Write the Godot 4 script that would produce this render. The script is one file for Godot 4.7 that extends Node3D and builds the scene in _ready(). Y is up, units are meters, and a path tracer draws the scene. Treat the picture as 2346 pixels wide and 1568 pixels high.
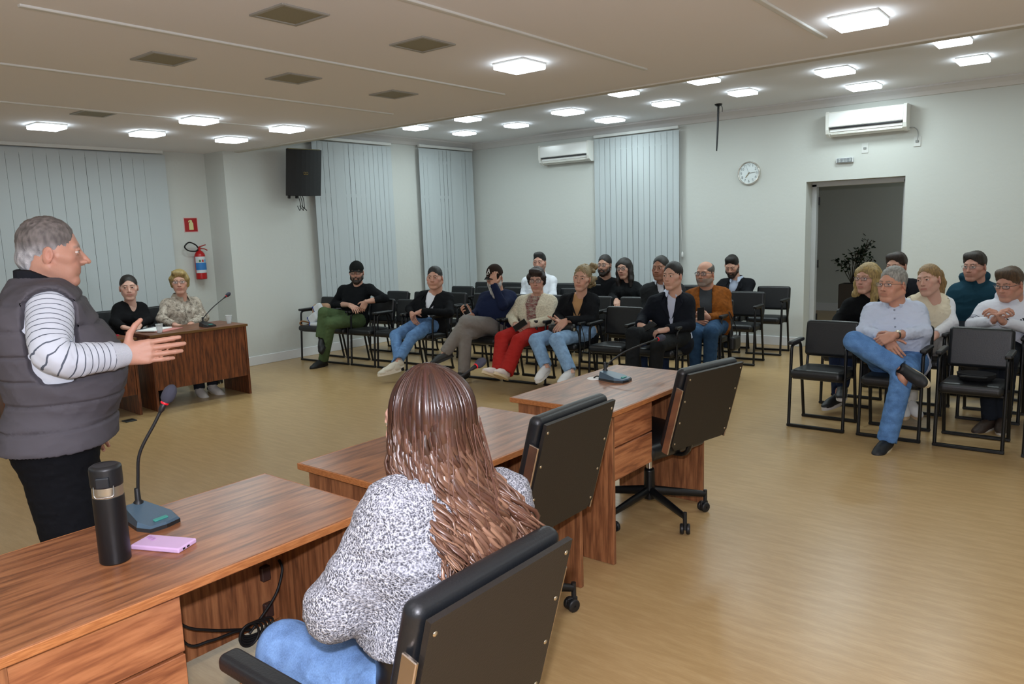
extends Node3D
# A council meeting room seen from behind the desks: speaker, two rows of desks, an audience on chairs.

# ------------------------------------------------------------------ mesh builder
class MB:
	var v := PackedVector3Array()
	var n := PackedVector3Array()
	var c := PackedColorArray()
	var uv := PackedVector2Array()
	var ix := PackedInt32Array()
	var col := Color(1, 1, 1)
	func vert(p: Vector3, nn: Vector3, t := Vector2.ZERO) -> int:
		v.append(p); n.append(nn); c.append(col); uv.append(t)
		return v.size() - 1
	func tri(a: int, b: int, d: int) -> void:
		var g := (v[b] - v[a]).cross(v[d] - v[a])
		if g.dot(n[a] + n[b] + n[d]) > 0.0:
			ix.append(a); ix.append(d); ix.append(b)
		else:
			ix.append(a); ix.append(b); ix.append(d)
	func face(pts: Array, nn := Vector3.ZERO, uvs := []) -> void:
		if nn == Vector3.ZERO:
			nn = (pts[1] - pts[0]).cross(pts[2] - pts[0]).normalized()
		var f := v.size()
		for i in pts.size():
			vert(pts[i], nn, uvs[i] if uvs.size() > i else Vector2.ZERO)
		for i in range(1, pts.size() - 1):
			tri(f, f + i, f + i + 1)
	# chamfered box
	func box(ctr: Vector3, size: Vector3, bev := 0.004, b := Basis.IDENTITY) -> void:
		var h := size * 0.5
		bev = minf(bev, minf(h.x, minf(h.y, h.z)) * 0.6)
		var e := h - Vector3.ONE * bev
		for ax in 3:
			var u := (ax + 1) % 3
			var w := (ax + 2) % 3
			for s in [-1.0, 1.0]:
				var nn := Vector3.ZERO; nn[ax] = s
				var pts := []
				for q in [[-1, -1], [1, -1], [1, 1], [-1, 1]]:
					var p := Vector3.ZERO
					p[ax] = s * h[ax]; p[u] = q[0] * e[u]; p[w] = q[1] * e[w]
					pts.append(ctr + b * p)
				face(pts, b * nn)
		if bev > 0.0:
			for ax in 3:
				var u := (ax + 1) % 3
				var w := (ax + 2) % 3
				for su in [-1.0, 1.0]:
					for sw in [-1.0, 1.0]:
						var pts := []
						for q in [[-1.0, 0], [1.0, 0], [1.0, 1], [-1.0, 1]]:
							var p := Vector3.ZERO
							p[ax] = q[0] * e[ax]
							p[u] = su * (h[u] if q[1] == 0 else e[u])
							p[w] = sw * (e[w] if q[1] == 0 else h[w])
							pts.append(ctr + b * p)
						var nn := Vector3.ZERO; nn[u] = su; nn[w] = sw
						face(pts, b * nn.normalized())
			for sx in [-1.0, 1.0]:
				for sy in [-1.0, 1.0]:
					for sz in [-1.0, 1.0]:
						face([ctr + b * Vector3(sx * h.x, sy * e.y, sz * e.z), ctr + b * Vector3(sx * e.x, sy * h.y, sz * e.z), ctr + b * Vector3(sx * e.x, sy * e.y, sz * h.z)], b * Vector3(sx, sy, sz).normalized())
	# rounded box, with an optional crown on the large faces (a cushion)
	func rbox(ctr: Vector3, size: Vector3, r: float, b := Basis.IDENTITY, crown := 0.0, arc := 3, flat := 4) -> void:
		var h := size * 0.5
		r = minf(r, minf(h.x, minf(h.y, h.z)) * 0.999)
		var inn := h - Vector3.ONE * r
		for ax in 3:
			var u := (ax + 1) % 3
			var w := (ax + 2) % 3
			var lu := rlist(h[u], r, arc, flat)
			var lw := rlist(h[w], r, arc, flat)
			for s in [-1.0, 1.0]:
				var f := v.size()
				for i in lu.size():
					for j in lw.size():
						var p := Vector3.ZERO
						p[ax] = s * h[ax]; p[u] = lu[i]; p[w] = lw[j]
						var q := p.clamp(-inn, inn)
						var nn := (p - q).normalized()
						var pos := q + nn * r
						if crown != 0.0:
							var k := 1.0
							for a in 3:
								if a != ax:
									k *= 1.0 - pow(absf(pos[a]) / h[a], 2.0)
							pos += nn * crown * maxf(k, 0.0) * (1.0 if size[ax] == minf(size.x, minf(size.y, size.z)) else 0.25)
						vert(ctr + b * pos, b * nn)
				var m := lw.size()
				for i in lu.size() - 1:
					for j in m - 1:
						tri(f + i * m + j, f + (i + 1) * m + j, f + (i + 1) * m + j + 1)
						tri(f + i * m + j, f + (i + 1) * m + j + 1, f + i * m + j + 1)
	func rlist(h: float, r: float, arc: int, flat: int) -> PackedFloat32Array:
		var o := PackedFloat32Array()
		for i in arc + 1:
			o.append(-(h - r) - r * tan(PI / 4 * (1.0 - float(i) / arc)))
		for i in range(1, flat):
			o.append(-(h - r) + 2.0 * (h - r) * float(i) / flat)
		for i in arc + 1:
			o.append((h - r) + r * tan(PI / 4 * float(i) / arc))
		return o
	# tube along points; rad is a number or one per point; ry squashes it along the frame's second axis
	func tube(pts: PackedVector3Array, rad, sides := 8, caps := true, squash := 1.0, up := Vector3.ZERO) -> void:
		var m := pts.size()
		if m < 2: return
		var t0 := (pts[1] - pts[0]).normalized()
		var nx := up
		if nx == Vector3.ZERO:
			nx = Vector3.UP if absf(t0.y) < 0.9 else Vector3.RIGHT
		nx = (nx - t0 * nx.dot(t0)).normalized()
		var f := v.size()
		for i in m:
			var t := (pts[mini(i + 1, m - 1)] - pts[maxi(i - 1, 0)]).normalized()
			nx = (nx - t * nx.dot(t)).normalized()
			var ny := t.cross(nx)
			var r: float = rad if (rad is float or rad is int) else rad[i]
			for k in sides:
				var a := TAU * k / sides
				var d := nx * cos(a) + ny * sin(a) * squash
				vert(pts[i] + d * r, (nx * cos(a) + ny * sin(a) / squash).normalized(), Vector2(float(k) / sides, float(i) / m))
		for i in m - 1:
			for k in sides:
				var k2 := (k + 1) % sides
				tri(f + i * sides + k, f + i * sides + k2, f + (i + 1) * sides + k2)
				tri(f + i * sides + k, f + (i + 1) * sides + k2, f + (i + 1) * sides + k)
		if caps:
			for e in [0, m - 1]:
				var t := (pts[0] - pts[1]).normalized() if e == 0 else (pts[m - 1] - pts[m - 2]).normalized()
				var ring := []
				for k in sides: ring.append(v[f + e * sides + k])
				face(ring, t)
	# profile of (radius, height) turned about the y axis of basis b
	func lathe(prof: Array, segs := 20, ctr := Vector3.ZERO, b := Basis.IDENTITY, from := 0.0, to := TAU) -> void:
		var m := prof.size()
		var f := v.size()
		for i in m:
			var p: Vector2 = prof[i]
			var d: Vector2 = (prof[mini(i + 1, m - 1)] - prof[maxi(i - 1, 0)])
			var nn := Vector2(d.y, -d.x).normalized()
			for k in segs + 1:
				var a := from + (to - from) * k / segs
				vert(ctr + b * Vector3(p.x * cos(a), p.y, p.x * sin(a)), b * Vector3(nn.x * cos(a), nn.y, nn.x * sin(a)), Vector2(float(k) / segs, float(i) / (m - 1)))
		for i in m - 1:
			for k in segs:
				var q := f + i * (segs + 1) + k
				tri(q, q + 1, q + segs + 2)
				tri(q, q + segs + 2, q + segs + 1)
	# flat outline in the plane of basis b (x, y), with thickness along its z
	func prism(poly: PackedVector2Array, ctr: Vector3, b: Basis, thick: float) -> void:
		var t := Geometry2D.triangulate_polygon(poly)
		for s in [-1.0, 1.0]:
			var f := v.size()
			for p in poly: vert(ctr + b * Vector3(p.x, p.y, s * thick * 0.5), b * Vector3(0, 0, s), p)
			for i in range(0, t.size(), 3): tri(f + t[i], f + t[i + 1], f + t[i + 2])
		var m := poly.size()
		var area := 0.0
		for i in m: area += poly[i].cross(poly[(i + 1) % m])
		for i in m:
			var p := poly[i]
			var q := poly[(i + 1) % m]
			var d := (q - p)
			var nn := Vector3(d.y, -d.x, 0).normalized() * signf(area)
			face([ctr + b * Vector3(p.x, p.y, -thick * 0.5), ctr + b * Vector3(q.x, q.y, -thick * 0.5), ctr + b * Vector3(q.x, q.y, thick * 0.5), ctr + b * Vector3(p.x, p.y, thick * 0.5)], b * nn)
	func ball(ctr: Vector3, r: Vector3, segs := 12, b := Basis.IDENTITY) -> void:
		var f := v.size()
		for i in segs + 1:
			var a := PI * i / segs
			for k in segs * 2 + 1:
				var o := TAU * k / (segs * 2)
				var d := Vector3(sin(a) * cos(o), cos(a), sin(a) * sin(o))
				vert(ctr + b * (d * r), (b * (d / r)).normalized(), Vector2(float(k) / (segs * 2), float(i) / segs))
		for i in segs:
			for k in segs * 2:
				var q := f + i * (segs * 2 + 1) + k
				tri(q, q + 1, q + segs * 2 + 2)
				tri(q, q + segs * 2 + 2, q + segs * 2 + 1)
	func mesh() -> ArrayMesh:
		var a := []
		a.resize(Mesh.ARRAY_MAX)
		a[Mesh.ARRAY_VERTEX] = v
		a[Mesh.ARRAY_NORMAL] = n
		a[Mesh.ARRAY_COLOR] = c
		a[Mesh.ARRAY_TEX_UV] = uv
		a[Mesh.ARRAY_INDEX] = ix
		var m := ArrayMesh.new()
		m.add_surface_from_arrays(Mesh.PRIMITIVE_TRIANGLES, a)
		return m

# smooth path through points (Catmull-Rom)
func spline(p: Array, per := 6) -> PackedVector3Array:
	var o := PackedVector3Array()
	var m := p.size()
	for i in m - 1:
		var a: Vector3 = p[maxi(i - 1, 0)]
		var b: Vector3 = p[i]
		var c: Vector3 = p[i + 1]
		var d: Vector3 = p[mini(i + 2, m - 1)]
		for k in per:
			var t := float(k) / per
			o.append(0.5 * ((2.0 * b) + (c - a) * t + (2.0 * a - 5.0 * b + 4.0 * c - d) * t * t + (3.0 * b - a - 3.0 * c + d) * t * t * t))
	o.append(p[m - 1])
	return o
# polyline with rounded corners
func bent(p: Array, r: float, seg := 4) -> PackedVector3Array:
	var o := PackedVector3Array()
	o.append(p[0])
	for i in range(1, p.size() - 1):
		var b: Vector3 = p[i]
		var d0: Vector3 = (p[i - 1] - b)
		var d1: Vector3 = (p[i + 1] - b)
		var q := minf(r, minf(d0.length(), d1.length()) * 0.5)
		var s := b + d0.normalized() * q
		var e := b + d1.normalized() * q
		for k in seg + 1:
			var t := float(k) / seg
			o.append(s.lerp(b, t).lerp(b.lerp(e, t), t))
	o.append(p[p.size() - 1])
	return o

# ------------------------------------------------------------------ scene helpers
var used := {}
func numbered(called: String) -> String:
	used[called] = used.get(called, -1) + 1
	return called if used[called] == 0 else "%s_%03d" % [called, used[called]]
func thing(called: String, label: String, category: String, at := Vector3.ZERO, turn := 0.0, group := "", kind := "") -> Node3D:
	var o := Node3D.new()
	o.name = numbered(called)
	add_child(o)
	o.position = at
	o.rotation.y = turn
	o.set_meta("label", label)
	o.set_meta("category", category)
	if group: o.set_meta("group", group)
	if kind: o.set_meta("kind", kind)
	return o
func part(parent: Node, called: String, mb: MB, m: Material, label := "") -> MeshInstance3D:
	var o := MeshInstance3D.new()
	o.name = called
	o.mesh = mb.mesh()
	o.material_override = m
	parent.add_child(o, true)
	if label: o.set_meta("label", label)
	return o
func share(parent: Node, called: String, mesh: Mesh, m: Material, x: Transform3D) -> MeshInstance3D:
	var o := MeshInstance3D.new()
	o.name = called
	o.mesh = mesh
	o.material_override = m
	o.transform = x
	parent.add_child(o, true)
	return o
func struct(called: String, mb: MB, m: Material, label := "") -> MeshInstance3D:
	var o := part(self, called, mb, m)
	o.set_meta("kind", "structure")
	if label: o.set_meta("label", label)
	return o
func copy_of(src: Node3D, at: Vector3, turn: float, label: String) -> Node3D:
	var o: Node3D = src.duplicate()
	var base := String(src.name)
	o.name = numbered(base)
	add_child(o)
	o.position = at
	o.rotation.y = turn
	o.set_meta("label", label)
	return o

# ------------------------------------------------------------------ materials
var M := {}
func mat(albedo: Color, rough := 0.6, metal := 0.0) -> StandardMaterial3D:
	var m := StandardMaterial3D.new()
	m.albedo_color = albedo
	m.roughness = rough
	m.metallic = metal
	return m
func hexc(h: String) -> Color: return Color.html(h)
# soft grain picture: g(u, v) noise -> two colours, seamless
func ramp_tex(img: Image, stops: Array) -> ImageTexture:
	var w := img.get_width()
	var h := img.get_height()
	var src := img.get_data()
	var lut := []
	for i in 256:
		var t := i / 255.0
		var k := 0
		while k < stops.size() - 2 and t > stops[k + 1][0]: k += 1
		var a: Array = stops[k]
		var b: Array = stops[k + 1]
		lut.append((a[1] as Color).lerp(b[1], clampf((t - a[0]) / maxf(b[0] - a[0], 0.001), 0, 1)))
	var out := PackedByteArray()
	out.resize(w * h * 3)
	for i in w * h:
		var q: Color = lut[src[i]]
		out[i * 3] = int(q.r * 255); out[i * 3 + 1] = int(q.g * 255); out[i * 3 + 2] = int(q.b * 255)
	var o := Image.create_from_data(w, h, false, Image.FORMAT_RGB8, out)
	o.generate_mipmaps()
	return ImageTexture.create_from_image(o)
func noise_img(seed_: int, freq: float, octaves := 4, size := 512, type := FastNoiseLite.TYPE_SIMPLEX_SMOOTH, warp := 0.0, pingpong := 0.0) -> Image:
	var f := FastNoiseLite.new()
	f.seed = seed_
	f.noise_type = type
	f.frequency = freq
	f.fractal_octaves = octaves
	f.fractal_type = FastNoiseLite.FRACTAL_FBM
	if pingpong > 0.0:
		f.fractal_type = FastNoiseLite.FRACTAL_PING_PONG
		f.fractal_ping_pong_strength = pingpong
	if warp > 0.0:
		f.domain_warp_enabled = true
		f.domain_warp_amplitude = warp
		f.domain_warp_frequency = freq * 0.6
	var im := f.get_seamless_image(size, size)
	im.convert(Image.FORMAT_L8)
	return im
func mix_img(a: Image, b: Image, t: float) -> Image:
	var da := a.get_data()
	var db := b.get_data()
	for i in da.size():
		da[i] = int(da[i] * (1.0 - t) + db[i] * t)
	return Image.create_from_data(a.get_width(), a.get_height(), false, Image.FORMAT_L8, da)
func bump_tex(im: Image, strength := 2.0) -> ImageTexture:
	var q := im.duplicate()
	q.convert(Image.FORMAT_RGBA8)
	q.bump_map_to_normal_map(strength)
	q.generate_mipmaps()
	return ImageTexture.create_from_image(q)
func tri_mat(m: StandardMaterial3D, tex: Texture2D, scale: Vector3, world := false) -> StandardMaterial3D:
	if tex: m.albedo_texture = tex
	m.uv1_triplanar = true
	m.uv1_world_triplanar = world
	m.uv1_scale = scale
	m.uv1_triplanar_sharpness = 8.0
	return m
func nrm(m: StandardMaterial3D, tex: Texture2D, k := 0.5) -> StandardMaterial3D:
	m.normal_enabled = true
	m.normal_texture = tex
	m.normal_scale = k
	return m

# ------------------------------------------------------------------ room numbers (metres)
const XL := -8.62      # left wall plane
const XR := 3.2        # right wall
const ZF := -9.84      # far wall plane
const ZB := 3.2        # wall behind the camera
const XN := -9.05      # back of the window niche on the left
const LOW := 2.69      # dropped ceiling
const HIGH := 3.06     # ceiling over the audience
const ZS := -5.45      # edge of the dropped ceiling
const DESK := 0.77
const TBL := 0.745

func setup_camera_and_light() -> void:
	var cam := Camera3D.new()
	cam.name = "camera"
	cam.position = Vector3(0, 1.63, 0)
	cam.rotation_degrees = Vector3(-8.504, 38.756, -1.959)
	cam.fov = 2.0 * rad_to_deg(atan(784.0 / 1732.0))
	cam.near = 0.05
	add_child(cam)
	cam.current = true
	var we := WorldEnvironment.new()
	we.name = "world_environment"
	var e := Environment.new()
	e.background_mode = Environment.BG_COLOR
	e.background_color = Color(0.008, 0.009, 0.012)   # night outside
	e.tonemap_mode = Environment.TONE_MAPPER_LINEAR
	e.tonemap_exposure = 1.0
	e.sdfgi_enabled = true
	e.ssao_enabled = true
	e.ssil_enabled = true
	we.environment = e
	add_child(we)
	# the flash on the photographer's camera, just above the lens
	var fl := OmniLight3D.new()      # with a dome diffuser
	fl.name = "camera_flash"
	fl.position = Vector3(0.0, 1.79, 0.02)
	fl.omni_range = 40.0
	fl.omni_attenuation = 2.0
	fl.light_energy = FLASH
	fl.light_color = Color(0.95, 0.95, 1.0)
	fl.light_size = 0.025
	fl.shadow_enabled = true
	add_child(fl)
const FLASH := 5.6
const LAMP := 0.6

func make_materials() -> void:
	M.wall = mat(hexc("cdd0cb"), 0.85)
	nrm(tri_mat(M.wall, null, Vector3(1.6, 1.6, 1.6), true), bump_tex(noise_img(3, 0.03, 4, 256), 1.5), 0.25)
	M.ceil = mat(hexc("efeef0"), 0.9)
	M.ceil_high = M.ceil
	M.white = mat(hexc("dcdedb"), 0.55)
	M.plaster = mat(hexc("d8d6d4"), 0.8)
	M.olive = mat(hexc("c9c7bd"), 0.8)
	M.base = mat(hexc("dfe1e2"), 0.45)
	M.slat = mat(hexc("bcc4c6"), 0.8)
	M.slat.backlight_enabled = true
	M.slat.backlight = Color(0.10, 0.11, 0.11)
	nrm(tri_mat(M.slat, null, Vector3(40, 40, 40)), bump_tex(noise_img(5, 0.06, 2, 128), 2.0), 0.3)
	M.hall = M.wall
	M.glass_dark = mat(hexc("10141a"), 0.1)
	M.alu = mat(hexc("c9ccce"), 0.4, 0.3)
	M.grout = mat(hexc("6f6b60"), 0.9)
	# vinyl floor with fine streaks
	var g := mix_img(noise_img(11, 0.016, 5, 512, FastNoiseLite.TYPE_SIMPLEX_SMOOTH, 12.0), noise_img(12, 0.09, 3, 512), 0.35)
	var ft := ramp_tex(g, [[0.15, hexc("ac8d5f")], [0.45, hexc("b39466")], [0.6, hexc("b8996b")], [0.9, hexc("bfa174")]])
	M.floor = tri_mat(mat(Color(1, 1, 1), 0.3), ft, Vector3(0.33, 0.33, 2.4), true)
	M.floor.metallic_specular = 0.5
	# walnut laminate: streaks along the grain, stretched per axis
	var wa := noise_img(21, 0.012, 4, 512, FastNoiseLite.TYPE_SIMPLEX_SMOOTH, 30.0, 1.6)
	var wb := noise_img(22, 0.06, 4, 512)
	var wi := mix_img(wa, wb, 0.28)
	var wt := ramp_tex(wi, [[0.1, hexc("633d29")], [0.35, hexc("7d4f32")], [0.55, hexc("935f3d")], [0.75, hexc("a26c46")], [0.95, hexc("ad7950")]])
	var wd := ramp_tex(wi, [[0.1, hexc("3c1e10")], [0.35, hexc("5a2f18")], [0.55, hexc("733f20")], [0.75, hexc("834a27")], [0.95, hexc("8d532c")]])
	var wo := ramp_tex(wi, [[0.1, hexc("6b3c24")], [0.35, hexc("8d5535")], [0.55, hexc("a96c45")], [0.75, hexc("b87a50")], [0.95, hexc("c08658")]])
	M.wood_z = tri_mat(mat(Color(1, 1, 1), 0.3), wt, Vector3(2.2, 2.2, 0.22), true)
	M.wood_y = tri_mat(mat(Color(1, 1, 1), 0.42), wt, Vector3(2.6, 0.26, 2.6), true)
	M.wood_y_dark = tri_mat(mat(Color(1, 1, 1), 0.42), wd, Vector3(2.6, 0.26, 2.6), true)
	M.wood_z_dark = tri_mat(mat(Color(1, 1, 1), 0.3), wd, Vector3(2.2, 2.2, 0.22), true)
	M.wood_drawer = tri_mat(mat(Color(1, 1, 1), 0.42), wo, Vector3(2.2, 2.2, 0.22), true)
	M.edge = tri_mat(mat(Color(1, 1, 1), 0.4), ramp_tex(wb, [[0.2, hexc("9a5e34")], [0.8, hexc("b97a48")]]), Vector3(1.5, 6, 0.5), true)
	M.edge_dark = mat(hexc("6b4a20"), 0.45)
	# black vinyl, steel and plastics
	var vn := bump_tex(noise_img(31, 0.05, 3, 256), 3.0)
	M.vinyl = nrm(tri_mat(mat(hexc("17191c"), 0.4), null, Vector3(9, 9, 9)), vn, 0.25)
	M.vinyl_back = nrm(tri_mat(mat(hexc("1e1a17"), 0.5), null, Vector3(9, 9, 9)), vn, 0.2)
	M.black_metal = mat(hexc("0f1012"), 0.38, 0.2)
	M.plastic = mat(hexc("17181a"), 0.45)
	M.chrome = mat(hexc("b5a79a"), 0.22, 0.95)
	M.steel = mat(hexc("c8c9cb"), 0.18, 1.0)
	M.brass = mat(hexc("b8a98e"), 0.3, 0.9)
	M.black = mat(hexc("0b0b0c"), 0.6)
	M.rubber = mat(hexc("1a1a1c"), 0.7)
	M.paper = mat(hexc("e8e8e6"), 0.8)
	M.red = mat(hexc("b01518"), 0.3)
	M.glow = mat(hexc("ffffff"), 0.5)
	M.glow.emission_enabled = true
	M.glow.emission = Color(0.9, 0.96, 1.0)
	M.glow.emission_energy_multiplier = 10.0

func slab(lo: Vector3, hi: Vector3, bev := 0.0) -> MB:
	var b := MB.new()
	b.box((lo + hi) * 0.5, hi - lo, bev)
	return b
func add_slab(b: MB, lo: Vector3, hi: Vector3, bev := 0.0) -> void:
	b.box((lo + hi) * 0.5, hi - lo, bev)

func build_room() -> void:
	struct("floor", slab(Vector3(XN - 0.3, -0.2, -14.3), Vector3(XR + 0.3, 0, ZB + 0.3)), M.floor, "glossy beige vinyl floor with fine streaks")
	struct("ceiling", slab(Vector3(XN - 0.3, LOW, ZS), Vector3(XR + 0.3, LOW + 0.5, ZB + 0.3)), M.ceil, "dropped white plaster ceiling")
	struct("ceiling_001", slab(Vector3(XN - 0.3, HIGH, ZF - 0.3), Vector3(XR + 0.3, HIGH + 0.15, ZS)), M.ceil_high, "higher ceiling over the audience")
	struct("trim_1", slab(Vector3(XL + 0.02, LOW - 0.012, ZS - 0.004), Vector3(XR, LOW + 0.05, ZS + 0.075), 0.003), M.olive, "narrow trim along the edge of the dropped ceiling")
	# far wall with the door opening and a window behind the blind
	var b := MB.new()
	var w3 := [-6.02, -4.94, 0.95, 2.75]
	add_slab(b, Vector3(XL - 0.6, 0, ZF - 0.32), Vector3(w3[0], HIGH, ZF))
	add_slab(b, Vector3(w3[0], 0, ZF - 0.32), Vector3(w3[1], w3[2], ZF))
	add_slab(b, Vector3(w3[0], w3[3], ZF - 0.32), Vector3(w3[1], HIGH, ZF))
	add_slab(b, Vector3(w3[1], 0, ZF - 0.32), Vector3(-3.10, HIGH, ZF))
	add_slab(b, Vector3(-3.10, 2.085, ZF - 0.32), Vector3(-1.98, HIGH, ZF))
	add_slab(b, Vector3(-1.98, 0, ZF - 0.32), Vector3(XR + 0.3, HIGH, ZF))
	struct("wall_far", b, M.wall, "light grey wall with doorway")
	# left wall: pier, two windows, and the niche towards the camera
	b = MB.new()
	var wz := [[-6.62, -7.82], [-8.58, -9.72]]
	add_slab(b, Vector3(XL - 0.6, 0, wz[0][0]), Vector3(XL, HIGH, -5.23))
	add_slab(b, Vector3(XL - 0.6, 0, wz[1][0]), Vector3(XL, HIGH, wz[0][1]))
	add_slab(b, Vector3(XL - 0.6, 0, ZF), Vector3(XL, HIGH, wz[1][1]))
	for w in wz:
		add_slab(b, Vector3(XL - 0.6, 0, w[1]), Vector3(XL, 0.95, w[0]))
		add_slab(b, Vector3(XL - 0.6, 2.8, w[1]), Vector3(XL, HIGH, w[0]))
	add_slab(b, Vector3(XN - 0.3, 0, -5.23), Vector3(XN, LOW, -4.62))
	add_slab(b, Vector3(XN - 0.3, 0, -4.62), Vector3(XN, 0.85, 1.2))
	add_slab(b, Vector3(XN - 0.3, 2.6, -4.62), Vector3(XN, LOW, 1.2))
	add_slab(b, Vector3(XN - 0.3, 0, 1.2), Vector3(XN, LOW, ZB))
	struct("wall_left", b, M.wall, "light grey wall with pier and window openings")
	struct("wall_right", slab(Vector3(XR, 0, ZF), Vector3(XR + 0.3, HIGH, ZB)), M.wall, "light grey side wall")
	struct("wall_back", slab(Vector3(XN - 0.3, 0, ZB), Vector3(XR + 0.3, HIGH, ZB + 0.3)), M.wall, "light grey back wall")
	# window glass and frames behind the blinds
	var k := 1
	for w in wz:
		b = slab(Vector3(XL - 0.4, 0.95, w[1]), Vector3(XL - 0.385, 2.8, w[0]))
		var o := struct("window_%d" % k, b, M.glass_dark, "dark night window behind vertical blind")
		b = MB.new()
		for z in [w[0] - 0.03, (w[0] + w[1]) * 0.5, w[1] + 0.03]:
			b.box(Vector3(XL - 0.37, 1.875, z), Vector3(0.05, 1.85, 0.06))
		for y in [0.98, 2.2, 2.77]:
			b.box(Vector3(XL - 0.37, y, (w[0] + w[1]) * 0.5), Vector3(0.05, 0.05, absf(w[0] - w[1])))
		part(o, "window_frame", b, M.alu)
		part(o, "window_sill", slab(Vector3(XL - 0.36, 0.92, w[1]), Vector3(XL + 0.03, 0.955, w[0]), 0.005), M.base)
		k += 1
	struct("window_3", slab(Vector3(w3[0], w3[2], ZF - 0.26), Vector3(w3[1], w3[3], ZF - 0.245)), M.glass_dark, "dark night window behind far blind")
	struct("window_4", slab(Vector3(XN - 0.2, 0.85, -4.62), Vector3(XN - 0.185, 2.6, 1.2)), M.glass_dark, "dark wide night window in the niche")
	# cornice round the high ceiling
	b = MB.new()
	var prof := PackedVector2Array([Vector2(0, 0), Vector2(0.10, 0), Vector2(0.10, -0.02), Vector2(0.085, -0.03), Vector2(0.05, -0.06), Vector2(0.02, -0.1), Vector2(0, -0.105)])
	b.prism(prof, Vector3((XL + XR) * 0.5, HIGH, ZF), Basis(Vector3(0, 0, 1), Vector3.UP, Vector3(-1, 0, 0)), XR - XL)
	struct("trim_2", b, M.plaster, "white cornice along the far wall")
	b = MB.new()
	b.prism(prof, Vector3(XL, HIGH, (ZF + ZS) * 0.5), Basis(Vector3(1, 0, 0), Vector3.UP, Vector3(0, 0, 1)), ZS - ZF)
	struct("trim_3", b, M.plaster, "white cornice along the left wall")
	# white beads across the dropped ceiling
	k = 4
	for x in [-1.44, -2.63, -3.89, -5.18, -6.52, -0.2]:
		b = MB.new()
		b.rbox(Vector3(x, LOW - 0.003, -3.14), Vector3(0.034, 0.016, 3.42), 0.006)
		struct("trim_%d" % k, b, M.white, "raised white bead across the dropped ceiling")
		k += 1
	# skirting
	b = slab(Vector3(XL, 0, ZF), Vector3(-3.10, 0.12, ZF + 0.015), 0.004)
	struct("baseboard_far", b, M.base)
	struct("baseboard_far_001", slab(Vector3(-1.98, 0, ZF), Vector3(XR, 0.12, ZF + 0.015), 0.004), M.base)
	struct("baseboard_left", slab(Vector3(XL, 0, ZF + 0.015), Vector3(XL + 0.015, 0.12, -5.23), 0.004), M.base)
	struct("baseboard_left_001", slab(Vector3(XN, 0, -5.245), Vector3(XL + 0.015, 0.12, -5.23), 0.004), M.base)
	struct("baseboard_left_002", slab(Vector3(XN, 0, -5.23), Vector3(XN + 0.015, 0.12, ZB), 0.004), M.base)
	# doorway, its aluminium frame and the hall behind
	b = MB.new()
	for x in [-3.10 + 0.03, -1.98 - 0.03]:
		b.box(Vector3(x, 1.03, ZF - 0.27), Vector3(0.06, 2.06, 0.09), 0.004)
	b.box(Vector3(-2.54, 2.055, ZF - 0.27), Vector3(1.12, 0.06, 0.09), 0.004)
	var dr := struct("door_1", b, M.alu, "white aluminium frame of the open doorway")
	for y in [0.35, 1.05, 1.85]:
		b = MB.new()
		b.tube(PackedVector3Array([Vector3(-3.035, y - 0.05, ZF - 0.32), Vector3(-3.035, y + 0.05, ZF - 0.32)]), 0.012)
		part(dr, "hinge", b, M.black_metal)
	b = MB.new()
	add_slab(b, Vector3(-6.2, 0, -14.2), Vector3(0.5, 2.9, -13.95))
	add_slab(b, Vector3(-6.4, 0, -14.2), Vector3(-6.2, 2.9, ZF - 0.32))
	add_slab(b, Vector3(0.5, 0, -14.2), Vector3(0.7, 2.9, ZF - 0.32))
	struct("wall_hall", b, M.hall, "light grey wall of the hall behind the doorway")
	struct("ceiling_hall", slab(Vector3(-6.4, 2.9, -14.2), Vector3(0.7, 3.0, ZF - 0.32)), M.hall)
	struct("baseboard_hall", slab(Vector3(-6.2, 0, -13.95), Vector3(0.5, 0.14, -13.93), 0.004), M.base)

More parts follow.
